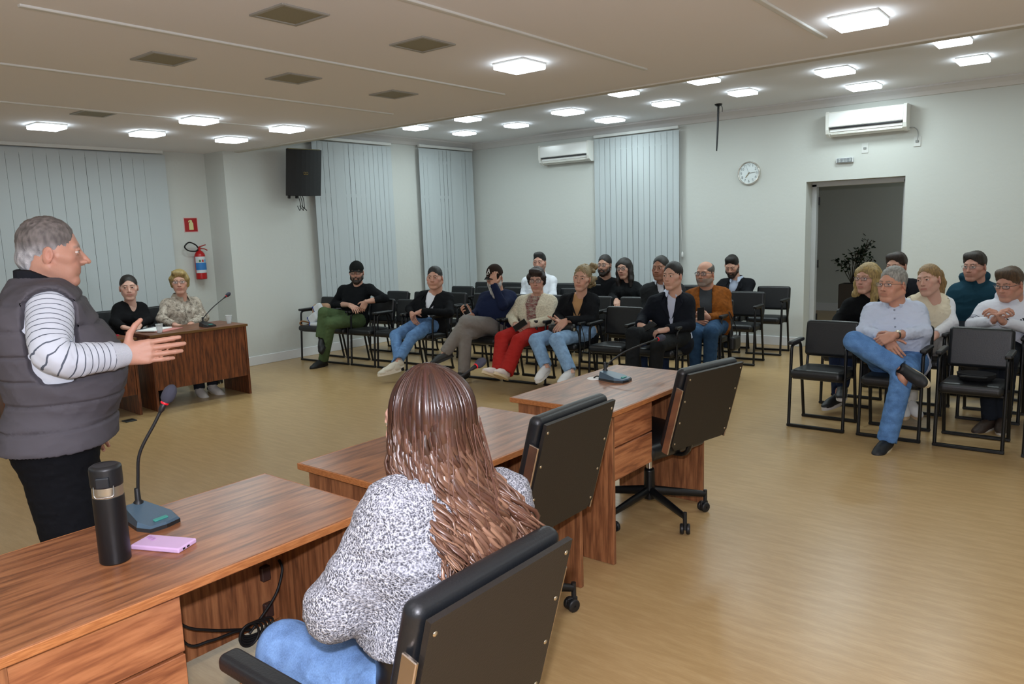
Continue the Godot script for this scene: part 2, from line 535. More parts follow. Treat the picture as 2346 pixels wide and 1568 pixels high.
func blind(called: String, label: String, a: Vector3, b: Vector3, drop: float, turn: float, cord: bool, wide := 0.089) -> void:
	# rail from a to b, slats hanging from it
	var o := thing(called, label, "blind", a)
	var d := (b - a)
	var ln := d.length()
	var u := d.normalized()
	var mb := MB.new()
	mb.box(d * 0.5, Vector3(0.045, 0.04, ln), 0.004, Basis(u.cross(Vector3.UP), Vector3.UP, -u) if false else Basis(Vector3.UP.cross(u), Vector3.UP, u))
	part(o, "head_rail", mb, M.white)
	var slat := MB.new()
	var pts := []
	for i in 5:
		var t := i / 4.0 * 2.0 - 1.0
		pts.append(Vector2(t * wide * 0.5, 0.005 * (1.0 - t * t)))
	for i in 4:
		for s in [1.0, -1.0]:
			var p0 := Vector3(pts[i].y + s * 0.0006, 0, pts[i].x)
			var p1 := Vector3(pts[i + 1].y + s * 0.0006, 0, pts[i + 1].x)
			slat.face([p0, p1, p1 + Vector3(0, -drop, 0), p0 + Vector3(0, -drop, 0)], Vector3(s, 0, 0))
	slat.box(Vector3(0, -drop + 0.02, 0), Vector3(0.006, 0.04, wide * 0.96), 0.002)
	var sm := slat.mesh()
	var n := int(round((ln - 0.08) / (wide * (1.035 if wide < 0.1 else 1.012)))) + 1
	var yaw := atan2(u.x, u.z)
	var rng := RandomNumberGenerator.new()
	rng.seed = hash(called + label)
	for i in n:
		var p := u * (0.04 + (ln - 0.08) * (i + 0.0) / (n - 1)) + Vector3(0, -0.035, 0)
		var q := Transform3D(Basis(Vector3.UP, yaw + turn + rng.randf_range(-0.05, 0.05)), p)
		share(o, "slat", sm, M.slat, q)
	if cord:
		mb = MB.new()
		var e := d + Vector3.UP.cross(u) * 0.03
		mb.tube(spline([e + Vector3(0, -0.02, 0), e + Vector3(0.004, -drop * 0.4, 0.004), e + Vector3(0, -drop * 0.72, 0) + u * 0.04], 8), 0.003, 5)
		part(o, "cord", mb, M.white)
		mb = MB.new()
		mb.lathe([Vector2(0.001, 0.0), Vector2(0.012, -0.01), Vector2(0.016, -0.05), Vector2(0.012, -0.08), Vector2(0.001, -0.085)], 8, e + Vector3(0, -drop * 0.72, 0) + u * 0.04)
		part(o, "cord_weight", mb, M.white)
func build_blinds() -> void:
	blind("vertical_blind", "pale grey vertical blind on the far wall between the air conditioner and the clock", Vector3(-6.16, 2.93, ZF + 0.07), Vector3(-4.80, 2.93, ZF + 0.07), 2.35, -0.03, true)
	blind("vertical_blind", "pale grey vertical blind partly behind the black wall loudspeaker", Vector3(XL + 0.08, 2.93, -7.92), Vector3(XL + 0.08, 2.93, -6.50), 2.45, 0.02, false)
	blind("vertical_blind", "narrow pale grey vertical blind in the corner of the room", Vector3(XL + 0.08, 2.95, -9.74), Vector3(XL + 0.08, 2.95, -8.50), 2.3, 0.02, false)
	blind("vertical_blind", "wide pale grey vertical blind behind the standing man", Vector3(XN + 0.07, 2.675, -4.66), Vector3(XN + 0.07, 2.675, 0.6), 2.1, -0.01, false, 0.127)

func lamp_at(x: float, y: float, z: float, s: float, where: String, power := 1.0) -> void:
	var o := thing("ceiling_lamp", "square white surface lamp lit on the " + where, "ceiling lamp", Vector3(x, y, z), 0.0, "lit square lamps on the " + where)
	var b := MB.new()
	b.box(Vector3(0, -0.006, 0), Vector3(s + 0.006, 0.012, s + 0.006), 0.002)
	part(o, "lamp_base", b, M.white)
	b = MB.new()
	b.rbox(Vector3(0, -0.026, 0), Vector3(s, 0.032, s), 0.008, Basis.IDENTITY, 0.0, 2, 1)
	part(o, "diffuser", b, M.glow)
	var l := AreaLight3D.new()
	l.name = "lamp_light"
	l.area_size = Vector2(s, s)
	l.position = Vector3(0, -0.046, 0)
	l.rotation_degrees = Vector3(-90, 0, 0)
	l.light_energy = power * LAMP * (s * s) / (0.25 * 0.25)
	l.light_color = Color(0.93, 1.0, 1.0)
	l.area_range = 30.0
	l.area_attenuation = 2.0
	l.shadow_enabled = true
	o.add_child(l)
func build_lamps() -> void:
	for p in [[-7.54, -2.88], [-6.43, -3.70], [-7.5, -3.76], [-7.47, -4.65], [-6.44, -4.62], [-3.11, -4.05], [-1.17, -4.52], [1.0, -3.9], [1.0, -1.2], [-1.2, 0.9], [-3.9, 1.2], [1.2, 1.6], [-6.6, 0.4]]:
		lamp_at(p[0], LOW, p[1], 0.245, "dropped ceiling")
	for p in [[-7.62, -7.55], [-6.62, -7.5], [-4.28, -7.4], [-3.36, -7.4], [-1.18, -7.42], [-7.6, -8.52], [-6.6, -8.48], [-4.32, -8.46], [-3.37, -8.44], [-1.17, -8.45], [0.9, -7.4], [0.9, -8.45]]:
		lamp_at(p[0], HIGH, p[1], 0.25, "high ceiling")
	for p in [[-5.45, -8.05], [-5.48, -9.1], [-2.27, -8.0], [-2.29, -9.15]]:
		var h := HIGH
		lamp_at(p[0], h, p[1], 0.30, "high ceiling in the wider pairs")
	lamp_at(-1.2, 2.9, -12.6, 0.2, "hall ceiling, added out of view to brighten the hall", 3.2)  # added lamp, never in view, that brightens the hall behind the doorway
	# recessed panels that are switched off
	M.off_frame = mat(hexc("a9a7a0"), 0.5, 0.3)
	M.off_panel = mat(hexc("8f8a72"), 0.6)
	for p in [[-3.2, -2.36], [-3.18, -3.24], [-4.46, -2.38], [-4.44, -3.27], [-4.45, -4.19], [-6.68, -2.92]]:
		var o := thing("recessed_panel", "unlit beige square panel recessed in the dropped ceiling", "ceiling panel", Vector3(p[0], LOW, p[1]), 0.0, "unlit recessed panels")
		var b := MB.new()
		var s := 0.125
		for q in [[0, -1], [0, 1], [-1, 0], [1, 0]]:
			b.box(Vector3(q[0] * s, -0.004, q[1] * s), Vector3(0.02 if q[0] != 0 else 0.27, 0.01, 0.02 if q[1] != 0 else 0.23), 0.002)
		part(o, "panel_frame", b, M.off_frame)
		b = MB.new()
		b.box(Vector3(0, -0.002, 0), Vector3(0.24, 0.004, 0.24), 0.0)
		part(o, "panel_face", b, M.off_panel)

# ------------------------------------------------------------------ desks and tables
func desk(z0: float, z1: float, label: String) -> Node3D:
	# z0 is the end towards the camera; users sit on the +x side
	var zc := (z0 + z1) * 0.5
	var o := thing("desk", label, "desk", Vector3(-2.1, 0, zc), 0.0)
	var ln := absf(z1 - z0)
	var h := DESK
	var b := MB.new()
	b.box(Vector3(0, h - 0.0125, 0), Vector3(0.612, 0.025, ln - 0.006), 0.003)
	part(o, "desk_top", b, M.wood_z)
	b = MB.new()
	b.box(Vector3(0.308, h - 0.0128, 0), Vector3(0.006, 0.0244, ln), 0.002)
	b.box(Vector3(-0.308, h - 0.0128, 0), Vector3(0.006, 0.0244, ln), 0.002)
	b.box(Vector3(0, h - 0.0128, ln * 0.5 - 0.002), Vector3(0.612, 0.0244, 0.006), 0.002)
	b.box(Vector3(0, h - 0.0128, -ln * 0.5 + 0.002), Vector3(0.612, 0.0244, 0.006), 0.002)
	part(o, "edge_band", b, M.edge)
	for s in [1.0, -1.0]:
		b = MB.new()
		b.box(Vector3(0.01, (h - 0.026) * 0.5, s * (ln * 0.5 - 0.032)), Vector3(0.56, h - 0.028, 0.022), 0.0015)
		part(o, "side_panel", b, M.wood_y)
	b = MB.new()
	b.box(Vector3(-0.225, (h - 0.026 + 0.25) * 0.5, 0), Vector3(0.018, h - 0.026 - 0.25, ln - 0.09), 0.001)
	part(o, "modesty_panel", b, M.wood_y)
	# two drawers at the end towards the camera
	var zd := ln * 0.5 - 0.045
	b = MB.new()
	b.box(Vector3(0.05, h - 0.19, zd - 0.385), Vector3(0.42, 0.33, 0.016), 0.001)
	b.box(Vector3(0.05, h - 0.35, zd - 0.19), Vector3(0.42, 0.014, 0.38), 0.001)
	part(o, "drawer_case", b, M.wood_y)
	for i in 2:
		b = MB.new()
		b.box(Vector3(0.268, h - 0.03 - 0.083 - i * 0.168, zd - 0.195), Vector3(0.018, 0.16, 0.392), 0.002)
		b.box(Vector3(0.06, h - 0.035 - 0.083 - i * 0.168, zd - 0.195), Vector3(0.4, 0.11, 0.35), 0.001)
		part(o, "drawer", b, M.wood_drawer)
	for y in [0.305, 0.445]:
		b = MB.new()
		b.box(Vector3(-0.205, y, -ln * 0.5 + 0.1), Vector3(0.022, 0.055, 0.035), 0.004)
		part(o, "corner_bracket", b, M.bracket)
	return o
func side_table(at: Vector3, ln: float, turn: float, label: String) -> Node3D:
	# front panel on the local +x side
	var o := thing("meeting_table", label, "table", at, turn)
	var h := TBL
	var b := MB.new()
	b.box(Vector3(0, h - 0.0125, 0), Vector3(0.6, 0.025, ln), 0.003)
	part(o, "table_top", b, M.wood_z_dark)
	b = MB.new()
	b.box(Vector3(0.301, h - 0.0125, 0), Vector3(0.004, 0.024, ln + 0.004), 0.001)
	part(o, "edge_band", b, M.edge_dark)
	for s in [1.0, -1.0]:
		b = MB.new()
		b.box(Vector3(0.01, (h - 0.026) * 0.5, s * (ln * 0.5 - 0.02)), Vector3(0.55, h - 0.026, 0.025), 0.0015)
		part(o, "side_panel", b, M.wood_y_dark)
	b = MB.new()
	b.box(Vector3(0.27, (h - 0.026 + 0.2) * 0.5, 0), Vector3(0.02, h - 0.026 - 0.2, ln - 0.07), 0.001)
	part(o, "front_panel", b, M.wood_y_dark)
	return o

# ------------------------------------------------------------------ audience chair (faces local +z)
var chair0: Node3D = null
func make_chair() -> Node3D:
	var o := Node3D.new()
	o.name = "padded_armchair"
	o.set_meta("category", "chair")
	var b := MB.new()
	b.rbox(Vector3(0, 0.425, 0.02), Vector3(0.385, 0.075, 0.43), 0.033, Basis(Vector3.RIGHT, -0.04), 0.012, 3, 4)
	part(o, "seat", b, M.vinyl)
	b = MB.new()
	b.rbox(Vector3(0, 0.665, -0.205), Vector3(0.405, 0.29, 0.055), 0.026, Basis(Vector3.RIGHT, -0.16), 0.014, 3, 4)
	part(o, "backrest", b, M.vinyl)
	for s in [-1.0, 1.0]:
		b = MB.new()
		var x: float = s * 0.204
		b.tube(bent([Vector3(x, 0.012, 0.19), Vector3(x, 0.65, 0.15), Vector3(x, 0.65, -0.06), Vector3(x, 0.012, -0.18)], 0.05, 4), 0.0125, 8)
		part(o, "side_frame", b, M.black_metal)
		b = MB.new()
		b.rbox(Vector3(s * 0.206, 0.668, 0.035), Vector3(0.044, 0.03, 0.29), 0.012, Basis.IDENTITY, 0.0, 2, 1)
		part(o, "arm_pad", b, M.plastic)
		b = MB.new()
		b.tube(bent([Vector3(s * 0.185, 0.395, 0.1), Vector3(s * 0.185, 0.395, -0.17), Vector3(s * 0.185, 0.78, -0.262)], 0.05, 3), Vector2.ZERO.x + 0.011, 6)
		part(o, "back_support", b, M.black_metal)
	for z in [0.19, -0.18]:
		b = MB.new()
		b.box(Vector3(0, 0.014, z), Vector3(0.435, 0.022, 0.03), 0.004)
		part(o, "floor_bar", b, M.black_metal)
	for z in [0.12, -0.1]:
		b = MB.new()
		b.box(Vector3(0, 0.385, z), Vector3(0.4, 0.018, 0.02), 0.003)
		part(o, "seat_rail", b, M.black_metal)
	return o
func put_chair(x: float, z: float, turn: float, label: String, group: String) -> Node3D:
	var o: Node3D
	if chair0 == null:
		chair0 = make_chair()
		o = chair0
	else:
		o = chair0.duplicate()
	o.name = numbered("padded_armchair")
	add_child(o)
	o.position = Vector3(x, 0, z)
	o.rotation.y = turn
	o.set_meta("label", label)
	if group: o.set_meta("group", group)
	elif o.has_meta("group"): o.remove_meta("group")
	return o
const SLOPE := 0.065
func row_z(zr: float, x: float) -> float:
	return zr + SLOPE * (-3.12 - x) - 0.19
func build_chairs() -> void:
	var r1 := {-8.20: "black armchair carrying a tan handbag and striped cloth", -7.73: "black armchair under the man in black cap and green trousers", -7.26: "", -6.80: "", -6.33: "black armchair under the man in black jacket and white tee",
		-5.39: "black armchair under the bearded man in brown cap", -4.91: "black armchair under the woman in red trousers", -4.39: "black armchair under the curly haired woman in light jeans", -3.87: "empty black armchair between the curly haired woman and the man in navy blazer", -3.36: "black armchair under the man in navy blazer"}
	for x in r1:
		put_chair(x, row_z(-6.33, x), SLOPE, r1[x] if r1[x] else "empty black armchair beside the man in black cap and green trousers", "" if r1[x] else "empty chairs in the first row")
	var r2 := [-7.98, -7.46, -6.94, -6.41, -5.87, -5.33, -4.78, -4.27, -3.81, -3.35]
	for x in r2:
		var l := "empty black armchair in the second row of the large block"
		var g := "empty chairs in the second row of the large block"
		if x == -3.81: l = "black armchair under the man in dark quilted jacket"; g = ""
		if x == -3.35: l = "black armchair under the man in rust suede jacket"; g = ""
		put_chair(x, row_z(-7.31, x), SLOPE, l, g)
	var r3 := [-3.36, -3.84, -4.32, -4.80, -5.26, -5.72, -6.18, -6.66, -7.15, -7.63]
	for i in 10:
		var x: float = r3[i]
		var l := "empty black armchair in the third row of the large block"
		var g := "empty chairs in the third row of the large block"
		if i == 6: l = "black armchair under the man in white shirt"; g = ""
		if i == 4: l = "black armchair under the bearded man in black tee"; g = ""
		if i == 3: l = "black armchair under the dark haired woman in black"; g = ""
		if i == 0: l = "empty black armchair at the aisle end of the third row of the large block"; g = ""
		put_chair(x, row_z(-8.27, x), SLOPE, l, g)
	for i in 10:
		var x := -3.33 - 0.5 * i
		var l := "empty black armchair in the last row along the far wall"
		var g := "empty chairs in the last row"
		if i == 1: l = "black armchair under the young man looking down"; g = ""
		if i == 0: l = "empty black armchair at the doorway end of the last row"; g = ""
		put_chair(x, row_z(-9.05, x), SLOPE, l, g)
	for a in [[-1.76, -6.12, "empty black armchair beside the man in pale blue shirt"], [-1.24, -6.12, "black armchair under the man in pale blue shirt"], [-0.73, -6.12, "black armchair with a dark cap on its seat"], [-0.2, -6.12, "empty black armchair at the outer end of the smaller block's front row"],
		[-1.78, -7.02, "black armchair under the blonde woman in black jumper"], [-1.25, -7.02, "black armchair under the woman in cream gilet"], [-0.72, -7.02, "black armchair under the man in white hoodie"], [-0.19, -7.02, "empty black armchair beside the man in white hoodie"],
		[-1.64, -7.9, "black armchair under the man in dark suit by the doorway"], [-1.0, -7.9, "black armchair under the man in teal jumper"], [-0.47, -7.9, "empty black armchair beside the man in teal jumper"]]:
		put_chair(a[0], a[1], 0.0, a[2], "")

# ------------------------------------------------------------------ swivel chair (faces local +z)
func swivel_chair(at: Vector3, turn: float, label: String, back_h := 0.96, spin := 0.0, arms := true) -> Node3D:
	var o := thing("swivel_chair", label, "office chair", at, turn)
	var b := MB.new()
	b.rbox(Vector3(0, 0.455, 0.02), Vector3(0.49, 0.09, 0.47), 0.04, Basis(Vector3.RIGHT, -0.05), 0.015)
	part(o, "seat", b, M.vinyl)
	var tilt := -0.27
	var bb := Basis(Vector3.RIGHT, tilt)
	var hh := back_h - 0.47
	var c := Vector3(0, back_h, -0.43) + bb * Vector3(0, -hh * 0.5, 0)
	b = MB.new()
	b.rbox(c + bb * Vector3(0, 0, 0.036), Vector3(0.47, hh, 0.055), 0.025, bb, 0.012)
	part(o, "backrest", b, M.vinyl)
	b = MB.new()
	var pl := PackedVector2Array()
	for q in [[-0.23, 0.5, 0.0], [0.23, 0.5, 0.0], [0.235, -0.42, 0.0], [0.20, -0.5, 0.0], [-0.20, -0.5, 0.0], [-0.235, -0.42, 0.0]]:
		pl.append(Vector2(q[0], q[1] * hh * 0.97))
	b.prism(pl, c + bb * Vector3(0, 0, -0.012), bb, 0.014)
	part(o, "back_panel", b, M.vinyl_back)
	for s in [-1.0, 1.0]:
		b = MB.new()
		b.box(c + bb * Vector3(s * 0.243, -0.05, 0.006), Vector3(0.009, hh * 0.82, 0.04), 0.002, bb)
		part(o, "side_bar", b, M.chrome)
		for i in 4:
			b = MB.new()
			b.lathe([Vector2(0.006, 0.0), Vector2(0.0055, 0.002), Vector2(0.001, 0.004)], 8, c + bb * Vector3(s * 0.214, hh * (0.42 - 0.27 * i), -0.019), bb * Basis(Vector3.RIGHT, -PI / 2))
			part(o, "screw", b, M.brass)
	b = MB.new()
	b.box(Vector3(0, 0.405, -0.02), Vector3(0.2, 0.03, 0.26), 0.006)
	b.tube(bent([Vector3(0, 0.40, -0.1), Vector3(0, 0.40, -0.26), Vector3(0, 0.56, -0.30)], 0.06), 0.012, 8, true, 1.6)
	part(o, "seat_bracket", b, M.black_metal)
	b = MB.new()
	b.lathe([Vector2(0.001, 0.1), Vector2(0.032, 0.1), Vector2(0.03, 0.26), Vector2(0.026, 0.275), Vector2(0.001, 0.276)], 16)
	part(o, "column", b, M.black_metal)
	b = MB.new()
	b.tube(PackedVector3Array([Vector3(0, 0.27, 0), Vector3(0, 0.4, 0)]), 0.017, 12)
	part(o, "gas_lift", b, M.steel)
	for i in 5:
		var a := spin + TAU * i / 5
		var d := Vector3(sin(a), 0, cos(a))
		b = MB.new()
		b.tube(PackedVector3Array([Vector3(0, 0.145, 0) + d * 0.02, d * 0.16 + Vector3(0, 0.125, 0), d * 0.325 + Vector3(0, 0.1, 0)]), [0.028, 0.024, 0.018], 8, true, 0.7, Vector3.UP)
		part(o, "base_leg", b, M.black_metal)
		b = MB.new()
		b.tube(PackedVector3Array([d * 0.325 + Vector3(0, 0.125, 0), d * 0.325 + Vector3(0, 0.055, 0)]), 0.011, 8)
		var side := Basis(Vector3.UP, a + 0.5 + i)
		for s in [-1.0, 1.0]:
			b.lathe([Vector2(0.004, -0.011), Vector2(0.024, -0.011), Vector2(0.0285, -0.006), Vector2(0.0285, 0.006), Vector2(0.022, 0.011), Vector2(0.004, 0.011)], 14, d * 0.325 + Vector3(0, 0.0285, 0) + side * Vector3(s * 0.016, 0, 0.012), side * Basis(Vector3.FORWARD, PI / 2))
		b.box(d * 0.325 + Vector3(0, 0.045, 0) + side * Vector3(0, 0, 0.008), Vector3(0.014, 0.03, 0.05), 0.004, side)
		part(o, "caster", b, M.plastic)
	if arms:
		for s in [-1.0, 1.0]:
			b = MB.new()
			b.rbox(Vector3(s * 0.285, 0.665, -0.02), Vector3(0.058, 0.045, 0.40), 0.018, Basis.IDENTITY, 0.0, 3, 2)
			part(o, "armrest", b, M.vinyl)
			b = MB.new()
			b.tube(bent([Vector3(s * 0.285, 0.64, 0.10), Vector3(s * 0.285, 0.50, 0.13), Vector3(s * 0.27, 0.42, 0.05), Vector3(s * 0.12, 0.41, 0.0)], 0.06), 0.014, 8, true, 1.6)
			part(o, "arm_support", b, M.steel)
	return o

func build_furniture() -> void:
	M.bracket = mat(hexc("3a2622"), 0.5)
	desk(-0.44, -1.52, "walnut desk with a black flask and a pink phone on it")
	desk(-1.66, -2.74, "walnut desk between the long haired woman's desk and the drawer desk")
	desk(-2.965, -4.03, "walnut desk with two drawers and a grey microphone, nearest the audience")
	var ta := atan2(-0.11, 0.99)
	side_table(Vector3(-7.40, 0, -3.92), 1.0, ta * 0.6, "dark walnut table in front of the woman in patterned blouse")
	side_table(Vector3(-7.48, 0, -2.74), 1.12, ta * 0.6, "dark walnut table in front of the woman in black, partly behind the standing man")
	swivel_chair(Vector3(-1.98, 0, -3.66), -PI / 2 - 0.2, "empty black swivel chair at the walnut drawer desk nearest the audience", 0.91, 0.35, false)
	swivel_chair(Vector3(-1.95, 0, -2.28), -PI / 2, "empty black swivel chair behind the long haired woman", 0.965, 0.2, false)
	swivel_chair(Vector3(-1.38, 0, -1.13), -PI / 2, "black swivel chair with armrests under the long haired woman", 0.935, 0.1, true)
	swivel_chair(Vector3(-8.02, 0, -3.5), PI / 2, "black swivel chair under the woman in black V neck jumper", 0.9, 0.3, true)
	swivel_chair(Vector3(-7.97, 0, -4.2), PI / 2, "black swivel chair under the woman in patterned blouse", 0.9, 0.1, false)

# ------------------------------------------------------------------ things on walls and tables
func text_part(parent: Node, called: String, s: String, size: float, m: Material, x: Transform3D, depth := 0.002) -> void:
	var f := SystemFont.new()
	f.font_names = PackedStringArray(["Droid Sans"])
	var t := TextMesh.new()
	t.text = s
	t.font = f
	t.font_size = 32
	t.pixel_size = size / 32.0
	t.depth = depth
	t.curve_step = 1.0
	share(parent, called, t, m, x)
func air_conditioner(x0: float, x1: float, label: String) -> void:
	var o := thing("air_conditioner", label, "air conditioner", Vector3((x0 + x1) * 0.5, 2.59, ZF + 0.001))
	var w := x1 - x0
	var bs := Basis(Vector3(0, 0, 1), Vector3.UP, Vector3(-1, 0, 0))
	var b := MB.new()
	b.prism(PackedVector2Array([Vector2(0, 0.02), Vector2(0.10, 0.0), Vector2(0.165, 0.035), Vector2(0.165, 0.09), Vector2(0.17, 0.10), Vector2(0.205, 0.105), Vector2(0.205, 0.25), Vector2(0.19, 0.28), Vector2(0, 0.285)]), Vector3.ZERO, bs, w - 0.06)
	part(o, "body", b, M.ac)
	for s in [-1.0, 1.0]:
		b = MB.new()
		b.prism(PackedVector2Array([Vector2(0, 0.0), Vector2(0.13, -0.005), Vector2(0.19, 0.03), Vector2(0.207, 0.08), Vector2(0.21, 0.26), Vector2(0.195, 0.287), Vector2(0, 0.29)]), Vector3(s * (w * 0.5 - 0.02), 0, 0), bs, 0.035)
		part(o, "end_cap", b, M.ac)
	b = MB.new()
	b.box(Vector3(0, 0.187, 0.206), Vector3(w - 0.075, 0.155, 0.008), 0.003, Basis(Vector3.RIGHT, -0.02))
	part(o, "front_panel", b, M.ac_gloss)
	b = MB.new()
	b.box(Vector3(0, 0.098, 0.186), Vector3(w - 0.1, 0.022, 0.03), 0.002)
	part(o, "air_slot", b, M.slot)
	b = MB.new()
	b.box(Vector3(0, 0.066, 0.172), Vector3(w - 0.09, 0.032, 0.012), 0.004, Basis(Vector3.RIGHT, 0.1))
	part(o, "louver", b, M.ac_gloss)
	b = MB.new()
	b.box(Vector3(0, 0.035, 0.145), Vector3(w - 0.1, 0.006, 0.05), 0.001, Basis(Vector3.RIGHT, 0.5))
	part(o, "louver", b, M.ac_under)
func microphone(at: Vector3, turn: float, neck: Array, label: String, dark := false) -> void:
	# at: middle of the base; local +x is the user's side; neck points are world positions
	var o := thing("conference_microphone", label, "microphone", at, turn)
	var b := MB.new()
	var base_m: Material = M.plastic if dark else M.mic_grey
	# wedge: wide low front at +x, raised rear at -x
	var ol := [Vector2(-0.085, -0.035), Vector2(-0.085, 0.035), Vector2(0.03, 0.062), Vector2(0.08, 0.05), Vector2(0.088, 0.0), Vector2(0.08, -0.05), Vector2(0.03, -0.062)]
	var lo := []
	var mid := []
	var top := []
	for p in ol:
		var hgt: float = lerpf(0.05, 0.018, clampf((p.x + 0.085) / 0.165, 0, 1))
		lo.append(Vector3(p.x, 0.0, p.y))
		mid.append(Vector3(p.x, 0.012, p.y))
		top.append(Vector3(p.x * 0.93, hgt, p.y * 0.9))
	var ring := func(a: Array, c: Array, m: MB):
		for i in a.size():
			var j := (i + 1) % a.size()
			var nn: Vector3 = (a[i] + a[j]); nn.y = 0.02
			m.face([a[i], a[j], c[j], c[i]], nn.normalized())
	ring.call(lo, mid, b)
	part(o, "base_plate", b, M.plastic)
	b = MB.new()
	ring.call(mid, top, b)
	b.face(top, Vector3(0.19, 0.98, 0).normalized())
	part(o, "base", b, base_m)
	b = MB.new()
	b.rbox(Vector3(0.058, 0.0245, 0.0), Vector3(0.014, 0.006, 0.045), 0.0028, Basis(Vector3.BACK, -0.19), 0.0, 2, 1)
	part(o, "talk_button", b, M.mic_button)
	var inv := o.transform.affine_inverse()
	var loc := []
	for p in neck: loc.append(inv * (p as Vector3))
	b = MB.new()
	var l0: Vector3 = loc[0]
	b.lathe([Vector2(0.016, -0.012), Vector2(0.015, 0.006), Vector2(0.009, 0.012), Vector2(0.008, 0.05), Vector2(0.001, 0.05)], 12, l0)
	part(o, "neck_socket", b, M.plastic)
	b = MB.new()
	var sp := spline(loc, 8)
	b.tube(sp, 0.005, 8)
	part(o, "gooseneck", b, M.plastic)
	var e: Vector3 = sp[sp.size() - 1]
	var d: Vector3 = (e - sp[sp.size() - 2]).normalized()
	var fb := Basis(d.cross(Vector3.RIGHT).normalized(), d, d.cross(d.cross(Vector3.RIGHT)).normalized() * -1.0)
	b = MB.new()
	b.lathe([Vector2(0.005, -0.03), Vector2(0.009, -0.02), Vector2(0.0095, 0.004), Vector2(0.001, 0.004)], 10, e, fb)
	part(o, "capsule", b, M.plastic)
	b = MB.new()
	b.lathe([Vector2(0.0115, 0.0), Vector2(0.013, 0.003), Vector2(0.0115, 0.007)], 12, e, fb)
	part(o, "indicator_ring", b, M.ring_red)
	b = MB.new()
	b.lathe([Vector2(0.011, 0.006), Vector2(0.019, 0.016), Vector2(0.021, 0.03), Vector2(0.0195, 0.047), Vector2(0.013, 0.06), Vector2(0.004, 0.066), Vector2(0.0005, 0.0665)], 16, e, fb)
	part(o, "foam_windscreen", b, M.foam)
func cup(at: Vector3, label: String) -> void:
	var o := thing("plastic_cup", label, "cup", at)
	var b := MB.new()
	b.lathe([Vector2(0.001, 0.002), Vector2(0.024, 0.002), Vector2(0.027, 0.03), Vector2(0.034, 0.085), Vector2(0.0355, 0.086), Vector2(0.0335, 0.082), Vector2(0.026, 0.03), Vector2(0.022, 0.004), Vector2(0.001, 0.004)], 20)
	part(o, "cup_wall", b, M.clear)
	b = MB.new()
	b.lathe([Vector2(0.034, 0.084), Vector2(0.0365, 0.0855), Vector2(0.036, 0.088), Vector2(0.0335, 0.087)], 20)
	part(o, "rim", b, M.clear_rim)
